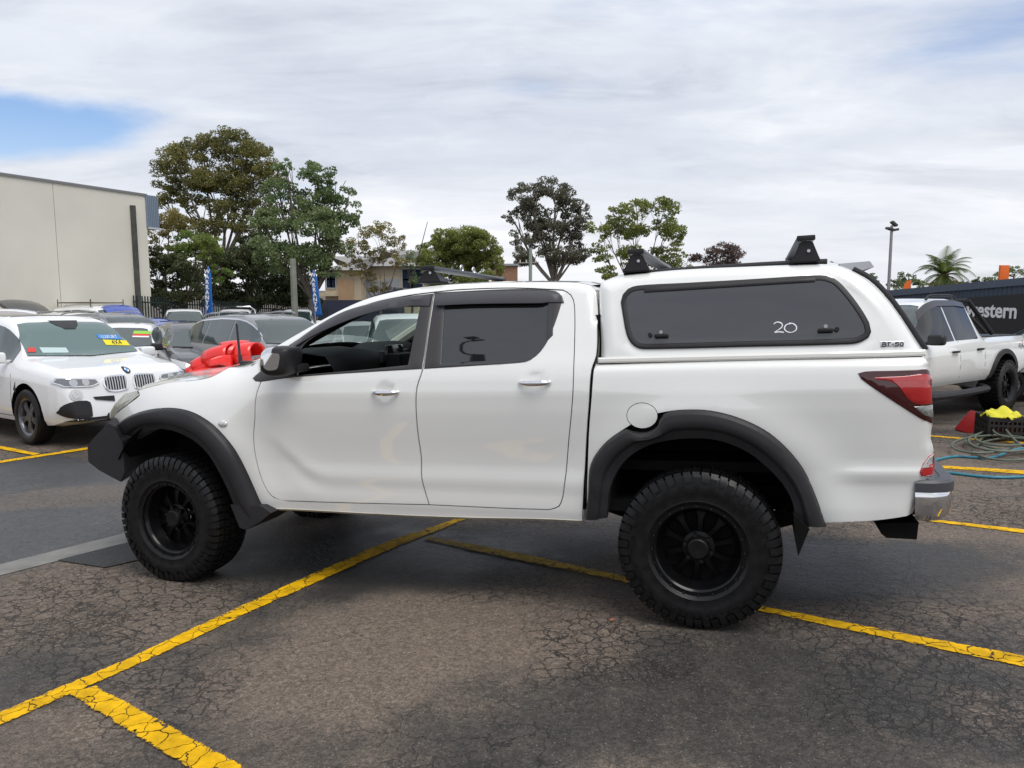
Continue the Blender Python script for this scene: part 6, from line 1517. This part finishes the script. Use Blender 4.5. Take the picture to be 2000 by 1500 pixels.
for i in range(n - 1):
    for j in range(n - 1):
        if math.hypot((i + .5) / (n - 1) - .5, (j + .5) / (n - 1) - .5) < .50: a = i * n + j; F.append((a, a + n, a + n + 1, a + 1))
cl_ = link_mesh('cleaning_cloth', [(cg_.x + x, cg_.y + y, cg_.z + z) for x, y, z in V], F, mat('fluoro_yellow_cloth', (.62, .57, .04), .9, vary=.15, bump=.4, bscale=80), angle=80); sm = cl_.modifiers.new('t', 'SOLIDIFY'); sm.thickness = .008; tag(cl_, 'crumpled fluorescent yellow cloth lying on the black crate', 'cloth')
gq = [gpt(1886, 846), gpt(1921, 846)]; gw = gq[1].x - gq[0].x; x0, y0, z0 = gq[0].x, gq[0].y, gq[0].z; hh = (846 - 806) / FPX * y0
V = [(x0, y0, z0), (x0 + gw, y0, z0), (x0 + gw, y0, z0 + hh), (x0 + gw * .9, y0, z0 + hh), (x0 + gw * .05, y0, z0 + .03)]; V += [(x, y + .26, z) for x, y, z in V]
bm = bmesh.new(); me = bpy.data.meshes.new('t'); me.from_pydata(V, [], [(0, 1, 2, 3, 4), (9, 8, 7, 6, 5)] + [(i, 5 + i, 5 + (i + 1) % 5, (i + 1) % 5) for i in range(5)]); bm.from_mesh(me); bpy.data.meshes.remove(me); bmesh.ops.recalc_face_normals(bm, faces=bm.faces); bmesh.ops.bevel(bm, geom=list(bm.edges), offset=.008, segments=2, affect='EDGES')
tag(from_bm('wheel_wedge', bm, mat('red_wedge_plastic', (.32, .012, .014), .5)), 'red sloping wedge standing against the side of the black crate', 'wedge')
# giant red bow on the far side of the bonnet
bw = empty('gift_bow', (0, 0, 0)); tag(bw, 'giant glossy red gift bow resting on the bonnet of the white utility', 'bow'); BOW = mat('glossy_red_ribbon', (.72, .014, .010), .32, coat=.3)
def ribbon(name, pts, wdir, w, parent, m=BOW):
    cm = [np.array(p) for p in catmull(pts, .02)]; V = []; F = []; wd = np.array(wdir)
    for i, p in enumerate(cm):
        ww = w if isinstance(w, (int, float)) else np.interp(i / (len(cm) - 1), [0, .5, 1], w)
        for s in np.linspace(-.5, .5, 5): bul = np.array((0, 0, .12 * (.25 - s * s) * ww * 4 * .3)); V.append(tuple(p + wd * s * ww + bul))
    for i in range(len(cm) - 1):
        for j in range(4): a = i * 5 + j; F.append((a, a + 1, a + 6, a + 5))
    o = link_mesh(name, V, F, m, parent, angle=60); sm = o.modifiers.new('t', 'SOLIDIFY'); sm.thickness = .006; return o
Yb = 5.62
def bp(px, py, dy=0.): return tuple(pt(px, py, Yb + dy))
def loop(cx, cy, r, w, ax, dy, a0=-2.3, a1=3.4, sq=.9):           # ribbon rolled over into an open loop whose axis runs along ax
    C_ = Vector(bp(cx, cy, dy)); A = Vector(ax).normalized(); Bv = A.cross(Vector((0, 0, 1))).normalized(); Cv = Bv.cross(A); pts = []
    for a in np.linspace(a0, a1, 18): p = C_ + Bv * (r * math.cos(a) * 1.15) + Cv * (r * sq * math.sin(a)); pts.append(tuple(p))
    return ribbon('bow_loop', pts, tuple(A), w, bw)
loop(487, 692, .092, .15, (.96, -.28, .10), -.02); loop(460, 690, .100, .20, (.90, .42, .05), .06); loop(434, 697, .088, .22, (.92, -.30, .22), .0); loop(405, 709, .070, .20, (.90, .15, .42), .02); loop(384, 720, .040, .14, (.9, .1, .42), .0)
ribbon('bow_tail', [bp(440, 712), bp(415, 714, -.03), bp(392, 720, -.06), bp(368, 726, -.08)], (.1, .75, .65), (.10, .09, .06), bw); ribbon('bow_tail', [bp(455, 706, -.1), bp(430, 703, -.16), bp(408, 708, -.2)], (.0, .3, .95), (.10, .07, .05), bw); ribbon('bow_tail', [bp(470, 708, -.05), bp(490, 712, -.1), bp(508, 705, -.12)], (.1, .6, .8), (.10, .08, .06), bw)
0 and ribbon('bow_knot', [bp(446, 712, -.06), bp(440, 698, -.10), bp(452, 684, -.1), bp(464, 696, -.1), bp(458, 712, -.06)], (.3, .95, .1), .16, bw)

# ------------------------------------------------------------------ trees
def leaf_mat(name, c0, c1, c2):
    m = bpy.data.materials.new(name); m.use_nodes = True; n, l = nodes_of(m); n.clear(); N = n.new
    out = N('ShaderNodeOutputMaterial'); ge = N('ShaderNodeNewGeometry'); rp = N('ShaderNodeValToRGB'); rp.color_ramp.elements[0].color = (*c0, 1); rp.color_ramp.elements[1].color = (*c2, 1); e = rp.color_ramp.elements.new(.55); e.color = (*c1, 1)
    tc = N('ShaderNodeTexCoord'); nz = N('ShaderNodeTexNoise'); nz.inputs['Scale'].default_value = .55; nz.inputs['Detail'].default_value = 3; l.new(tc.outputs['Object'], nz.inputs[0])
    ad = N('ShaderNodeMath'); ad.operation = 'MULTIPLY_ADD'; ad.inputs[1].default_value = .55; l.new(ge.outputs['Random Per Island'], ad.inputs[0])
    mr = N('ShaderNodeMapRange'); mr.inputs[1].default_value = .35; mr.inputs[2].default_value = .65; mr.inputs[3].default_value = 0; mr.inputs[4].default_value = .45; l.new(nz.outputs[0], mr.inputs[0]); l.new(mr.outputs[0], ad.inputs[2]); l.new(ad.outputs[0], rp.inputs[0])
    df = N('ShaderNodeBsdfDiffuse'); tr = N('ShaderNodeBsdfTranslucent'); gl = N('ShaderNodeBsdfGlossy'); gl.inputs['Roughness'].default_value = .45; gl.inputs[0].default_value = (.5, .5, .5, 1)
    l.new(rp.outputs[0], df.inputs[0]); l.new(rp.outputs[0], tr.inputs[0])
    m1 = N('ShaderNodeMixShader'); m1.inputs[0].default_value = .5; l.new(df.outputs[0], m1.inputs[1]); l.new(tr.outputs[0], m1.inputs[2]); m2 = N('ShaderNodeMixShader'); m2.inputs[0].default_value = .05; l.new(m1.outputs[0], m2.inputs[1]); l.new(gl.outputs[0], m2.inputs[2]); l.new(m2.outputs[0], out.inputs[0]); return m
BARK = mat('grey_brown_bark', (.11, .09, .075), .9, vary=.3, vscale=5, bump=.5, bscale=25); BARKP = mat('pale_gum_bark', (.17, .145, .12), .85, vary=.25, vscale=3)
OLIVE = leaf_mat('olive_gum_leaves', (0.064, 0.076, 0.025), (0.200, 0.200, 0.064), (0.374, 0.318, 0.095)); GREEN = leaf_mat('deep_green_leaves', (0.064, 0.098, 0.040), (0.179, 0.256, 0.098), (0.392, 0.420, 0.218)); DARKG = leaf_mat('dark_understorey_leaves', (.034, .044, .018), (.088, .108, .042), (.180, .185, .075))
BRIGHT = leaf_mat('fresh_green_leaves', (0.068, 0.110, 0.026), (0.193, 0.283, 0.060), (0.398, 0.420, 0.112)); LIME = leaf_mat('yellow_green_leaves', (0.086, 0.112, 0.031), (0.237, 0.283, 0.064), (0.420, 0.420, 0.136)); GUM = leaf_mat('brown_gum_leaves', (.050, .056, .036), (.135, .138, .092), (.245, .225, .155)); YEL_O = leaf_mat('yellow_olive_leaves', (0.089, 0.084, 0.028), (0.260, 0.223, 0.063), (0.420, 0.350, 0.120)); REDB = leaf_mat('reddish_twigs', (.09, .065, .058), (.17, .12, .105), (.25, .19, .17))
def tree(name, label, Y, base, blobs, leafm, dens=1., lsz=.2, bark=None, spread=1., trunk_r=.22, seed=1, clump=9, cs=.30, limbs=True, long_=1.0, droop=0.):
    rng = np.random.default_rng(seed); g = pt(base[0], base[1], Y); gx, gy = g.x, g.y; g0 = gz(gx, gy)
    r = empty(name, (gx, gy, g0)); tag(r, label, 'tree'); k = Y / FPX; V = []; LV = []; cents = []
    P_all = []
    for (bx_, by_, rx, ry) in blobs:
        c = pt(bx_, by_, Y); C_ = np.array((c.x - gx, c.y - gy, c.z - g0)); C_[1] += rng.uniform(-.5, .5) * rx * k; R_ = np.array((rx * k, rx * k * .9, ry * k)); cents.append((C_, R_))
        nc = max(5, int(clump * (rx * ry) / 900 * 1.6 + 7))
        for q in range(nc):
            d = rng.normal(size=3); d /= np.linalg.norm(d); d[2] = d[2] * .9 + .1; cc = C_ + d * R_ * rng.uniform(.45, .98); cr = np.array((1, 1, .62)) * cs * max(rx, ry) * k * rng.uniform(.6, 1.25)
            lz = lsz * .70; nl = int(dens * 270 * (cr[0] / .55) ** 1.7 * (.2 / lsz) ** 1.6) + 10
            nl = min(nl, 2300)
            e = rng.normal(size=(nl, 3)); e /= np.linalg.norm(e, axis=1)[:, None]; e *= rng.uniform(.35, 1.0, (nl, 1)) ** .6; P_all.append(cc + e * cr)
    P = np.vstack(P_all); n = len(P)
    u = rng.normal(size=(n, 3)); u /= np.linalg.norm(u, axis=1)[:, None]; u[:, 2] -= droop; u /= np.linalg.norm(u, axis=1)[:, None]; t = rng.normal(size=(n, 3)); t[:, 2] *= .6; w = np.cross(u, t); w /= np.linalg.norm(w, axis=1)[:, None]; s = lsz * .47 * rng.uniform(.55, 1.35, (n, 1))
    A = P - u * s * .5 * long_; B = P + w * s * .30; C2 = P + u * s * .5 * long_; D = P - w * s * .30
    V = np.stack([A, B, C2, D], 1).reshape(-1, 3); me = bpy.data.meshes.new('crown'); me.vertices.add(len(V)); me.vertices.foreach_set('co', V.ravel()); me.loops.add(4 * n); me.loops.foreach_set('vertex_index', np.arange(4 * n)); me.polygons.add(n); me.polygons.foreach_set('loop_start', np.arange(0, 4 * n, 4)); me.polygons.foreach_set('loop_total', np.full(n, 4)); me.materials.append(leafm); me.update(); me.validate()
    o = bpy.data.objects.new('crown', me); COL.objects.link(o); o.parent = r
    bk = bark or BARK; zmin = min(c[0][2] - c[1][2] for c in cents); ctr = np.mean([c[0] for c in cents], 0); hub = np.array((ctr[0] * .25, 0, max(zmin * .75, 1.0)))
    tube('trunk', [(0, 0, -.2), (hub[0] * .3, 0, hub[2] * .5), tuple(hub)], [trunk_r * 1.2, trunk_r, trunk_r * .8], bk, r, 10)
    if limbs:
        bm = bmesh.new()
        for C_, R_ in cents:
            mid = hub * .5 + C_ * .5 + rng.normal(size=3) * .12 * np.linalg.norm(R_) ; mid[2] = hub[2] + (C_[2] - hub[2]) * .42
            bm_tube(bm, [tuple(p) for p in catmull([hub, mid, C_], .5)], list(np.linspace(trunk_r * .36, trunk_r * .10, len(catmull([hub, mid, C_], .5)))), 6)
            for q in range(5):
                d = rng.normal(size=3); d /= np.linalg.norm(d); d[2] = abs(d[2]); a_ = mid + (C_ - mid) * rng.uniform(.2, .9); bm_tube(bm, [tuple(a_), tuple(a_ * .4 + (C_ + d * R_ * .85) * .6 + rng.normal(size=3) * .1), tuple(C_ + d * R_ * .9)], [trunk_r * .13, trunk_r * .08, .015], 5)
        from_bm('limbs', bm, bk, r)
    return r
T = tree
T('gum_tree', 'tallest olive-brown gum tree rising behind the warehouse corner', 48, (440, 600), [(345, 320, 42, 38), (395, 295, 40, 34), (455, 288, 48, 36), (505, 315, 40, 34), (330, 365, 34, 32), (400, 350, 52, 34), (470, 355, 52, 38), (525, 345, 26, 34), (370, 395, 34, 22), (440, 405, 40, 24), (500, 405, 38, 30), (318, 395, 22, 26), (355, 435, 30, 20), (410, 445, 36, 20), (470, 440, 36, 24), (515, 435, 28, 26)], OLIVE, dens=1.25, lsz=.26, bark=BARKP, trunk_r=.26, seed=2, cs=.34)
T('broadleaf_tree', 'large green broadleaf tree with bare trunk beside the tilted banner', 36, (612, 600), [(560, 330, 22, 20), (545, 372, 34, 30), (620, 345, 36, 28), (655, 375, 36, 32), (600, 395, 44, 34), (680, 425, 32, 34), (560, 430, 44, 36), (630, 445, 52, 36), (515, 440, 28, 34), (540, 490, 46, 34), (610, 500, 48, 30), (660, 480, 34, 30), (570, 525, 40, 26), (640, 530, 28, 18)], GREEN, dens=1.2, lsz=.26, trunk_r=.20, seed=3, cs=.33)
T('wattle_tree', 'bright green feathery tree against the end of the cream warehouse', 35, (350, 600), [(375, 470, 42, 26), (400, 500, 36, 22), (350, 500, 34, 20), (415, 470, 22, 16), (430, 535, 26, 20)], BRIGHT, dens=1.4, lsz=.17, trunk_r=.16, seed=4, cs=.30, long_=1.5)
T('brown_wattle_tree', 'rust-tinged tree tucked under the grey cladding of the warehouse', 36.5, (320, 600), [(325, 430, 34, 26), (350, 440, 30, 24), (315, 470, 26, 26)], YEL_O, dens=1.2, lsz=.18, trunk_r=.14, seed=5, cs=.32)
T('dark_shrub_tree', 'dark leafy tree at the right edge of the cream wall', 33.5, (320, 602), [(310, 520, 30, 26), (345, 540, 34, 30), (300, 560, 22, 26), (380, 565, 30, 30), (335, 585, 40, 20), (300, 590, 26, 16), (370, 525, 34, 26), (330, 505, 28, 22), (295, 500, 16, 24)], DARKG, dens=1.6, lsz=.20, trunk_r=.12, seed=6, cs=.34)
T('dark_understorey_tree', 'dark dense tree behind the upright blue banner', 38, (470, 602), [(430, 530, 36, 36), (480, 520, 40, 44), (520, 540, 34, 40), (450, 575, 46, 28), (520, 580, 40, 26), (560, 575, 34, 32), (590, 570, 24, 30), (410, 580, 26, 24), (490, 470, 26, 22), (450, 500, 34, 26), (500, 500, 34, 26), (545, 545, 34, 30), (600, 590, 30, 18), (470, 595, 40, 16), (400, 545, 30, 26)], DARKG, dens=1.6, lsz=.24, trunk_r=.16, seed=7, cs=.36)
T('olive_tree', 'thin yellow-olive tree in front of the cream house', 44, (745, 600), [(695, 480, 32, 22), (740, 458, 36, 22), (775, 475, 24, 24), (690, 520, 26, 24), (780, 510, 22, 18), (735, 500, 30, 16), (740, 560, 26, 20), (715, 540, 18, 14)], YEL_O, dens=1.1, lsz=.20, trunk_r=.10, seed=8, cs=.30, bark=BARKP)
T('small_dark_tree', 'small dark tree between the olive tree and the round green tree', 47, (805, 600), [(800, 510, 20, 24), (810, 540, 20, 20)], GREEN, dens=.9, lsz=.20, trunk_r=.09, seed=9)
T('round_tree', 'round yellow-green tree above the front roof rack', 44, (905, 600), [(845, 490, 34, 28), (870, 470, 36, 28), (905, 464, 42, 26), (925, 480, 40, 28), (960, 505, 28, 28), (900, 490, 44, 28), (945, 490, 32, 28), (850, 515, 36, 28), (900, 510, 48, 30), (955, 525, 28, 24), (870, 545, 40, 20), (930, 548, 40, 18)], LIME, dens=2.2, lsz=.20, trunk_r=.11, seed=10, cs=.34)
T('tall_gum_tree', 'tall grey-brown gum tree behind the power pole', 62, (1085, 600), [(1030, 385, 34, 26), (1085, 372, 40, 24), (1110, 405, 32, 28), (1045, 420, 40, 28), (1020, 470, 30, 24), (1075, 455, 48, 30), (1125, 450, 30, 30), (1140, 415, 20, 18), (1035, 505, 36, 20), (1095, 500, 44, 24), (1130, 490, 24, 26), (1000, 425, 16, 14)], GUM, dens=1.0, lsz=.30, trunk_r=.36, seed=11, cs=.33, bark=BARKP, droop=.7, long_=1.4)
T('umbrella_tree', 'broad green tree standing left of the canopy roof rack', 38, (1240, 600), [(1200, 420, 26, 18), (1245, 405, 34, 18), (1295, 408, 34, 22), (1180, 450, 30, 24), (1235, 445, 44, 28), (1300, 445, 38, 26), (1325, 470, 22, 22), (1175, 495, 26, 26), (1230, 500, 36, 24), (1290, 505, 40, 22), (1320, 500, 20, 20), (1185, 535, 28, 18), (1320, 520, 30, 14)], LIME, dens=1.25, lsz=.22, trunk_r=.11, seed=12, cs=.31)
T('bare_tree', 'leafless reddish tree showing just over the canopy roof', 46, (1405, 600), [(1375, 505, 24, 14), (1405, 490, 30, 16), (1435, 495, 22, 14), (1410, 515, 36, 12)], REDB, dens=.40, lsz=.24, trunk_r=.10, seed=13, long_=2.2, cs=.4)
T('distant_tree', 'dark green tree in the distance behind the floodlight pole', 75, (1770, 600), [(1755, 556, 20, 14), (1775, 545, 24, 16), (1798, 556, 18, 14)], GREEN, dens=1.6, lsz=.36, trunk_r=.3, seed=14)
T('distant_tree', 'sliver of dark tree beside the canopy spoiler', 75, (1700, 600), [(1698, 545, 12, 16), (1712, 562, 12, 14)], GREEN, dens=1.4, lsz=.34, trunk_r=.2, seed=15)
T('distant_tree', 'hazy tree behind the orange sign panel at the right edge', 70, (1975, 600), [(1955, 540, 16, 10), (1985, 530, 20, 12), (2010, 540, 18, 14), (1930, 548, 16, 8)], GREEN, dens=1.2, lsz=.32, trunk_r=.2, seed=16)
T('low_hedge', 'low dark hedge on top of the far bank behind the yard wall', 55, (1890, 600), [(1900, 552, 16, 8), (1880, 556, 20, 6), (1912, 547, 8, 6)], DARKG, dens=2, lsz=.25, trunk_r=.1, seed=17, limbs=False)
T('yellow_shrub', 'yellow-green shrub at the foot of the palm', 48, (1850, 600), [(1838, 553, 12, 8), (1860, 555, 14, 7)], LIME, dens=2, lsz=.2, trunk_r=.08, seed=18, limbs=False)
# palm
def palm(px, py_top, Y):
    c = pt(px, py_top, Y); g0 = gz(c.x, c.y); r = empty('palm_tree', (c.x, c.y, g0)); tag(r, 'feathery date palm above the yard wall at the right', 'palm tree'); H = c.z - g0
    tube('trunk', [(0, 0, -.2), (.05, 0, H * .5), (0, 0, H)], [.30, .26, .30], mat('palm_bark', (.16, .12, .09), .95, vary=.3, vscale=8, bump=.8, bscale=10), r, 12)
    rng = random.Random(4); k = Y / FPX
    pm = [leaf_mat('palm_leaf_green', (0.051, 0.085, 0.020), (0.119, 0.170, 0.034), (0.221, 0.255, 0.051)), leaf_mat('palm_leaf_yellow', (0.102, 0.093, 0.020), (0.221, 0.187, 0.043), (0.340, 0.272, 0.076))]
    for i in range(46):
        az = i * 2.399; el = math.radians(rng.uniform(-35, 82)) if i > 10 else math.radians(rng.uniform(50, 85)); L = rng.uniform(1.7, 2.3) * (1 if el > -.2 else .8)
        pts = []; d = Vector((math.cos(az) * math.cos(el), math.sin(az) * math.cos(el), math.sin(el))); p = Vector((0, 0, H - .1)); ns = 12
        for s in range(ns + 1):
            pts.append(p.copy()); d = (d + Vector((0, 0, -.155 * (1 + .04 * s) * (1.2 - .35 * math.sin(el))))).normalized(); p = p + d * L / ns
        V = []; F = []
        for s in range(ns):
            a, b_ = pts[s], pts[s + 1]; t = (b_ - a).normalized(); sd = t.cross(Vector((0, 0, 1))); sd = sd.normalized() if sd.length > .01 else Vector((1, 0, 0)); ll = .50 * math.sin(PI * min(max((s + 1.2) / (ns + 1.5), .05), .97)) + .06
            for q in range(3):
                o = a + (b_ - a) * (q / 3)
                for sg in (1, -1):
                    tip = o + (sd * sg * .8 + t * .55 + Vector((0, 0, -.35))).normalized() * ll; n = len(V); V += [tuple(o), tuple(o + t * .045), tuple(tip)]; F.append((n, n + 1, n + 2))
            n = len(V); V += [tuple(a - sd * .015), tuple(a + sd * .015), tuple(b_ + sd * .012), tuple(b_ - sd * .012)]; F.append((n, n + 1, n + 2, n + 3))
        link_mesh('frond', V, F, pm[1 if el < .35 and rng.random() < .75 else 0], r, smooth=False)
palm(1843, 535, 48)
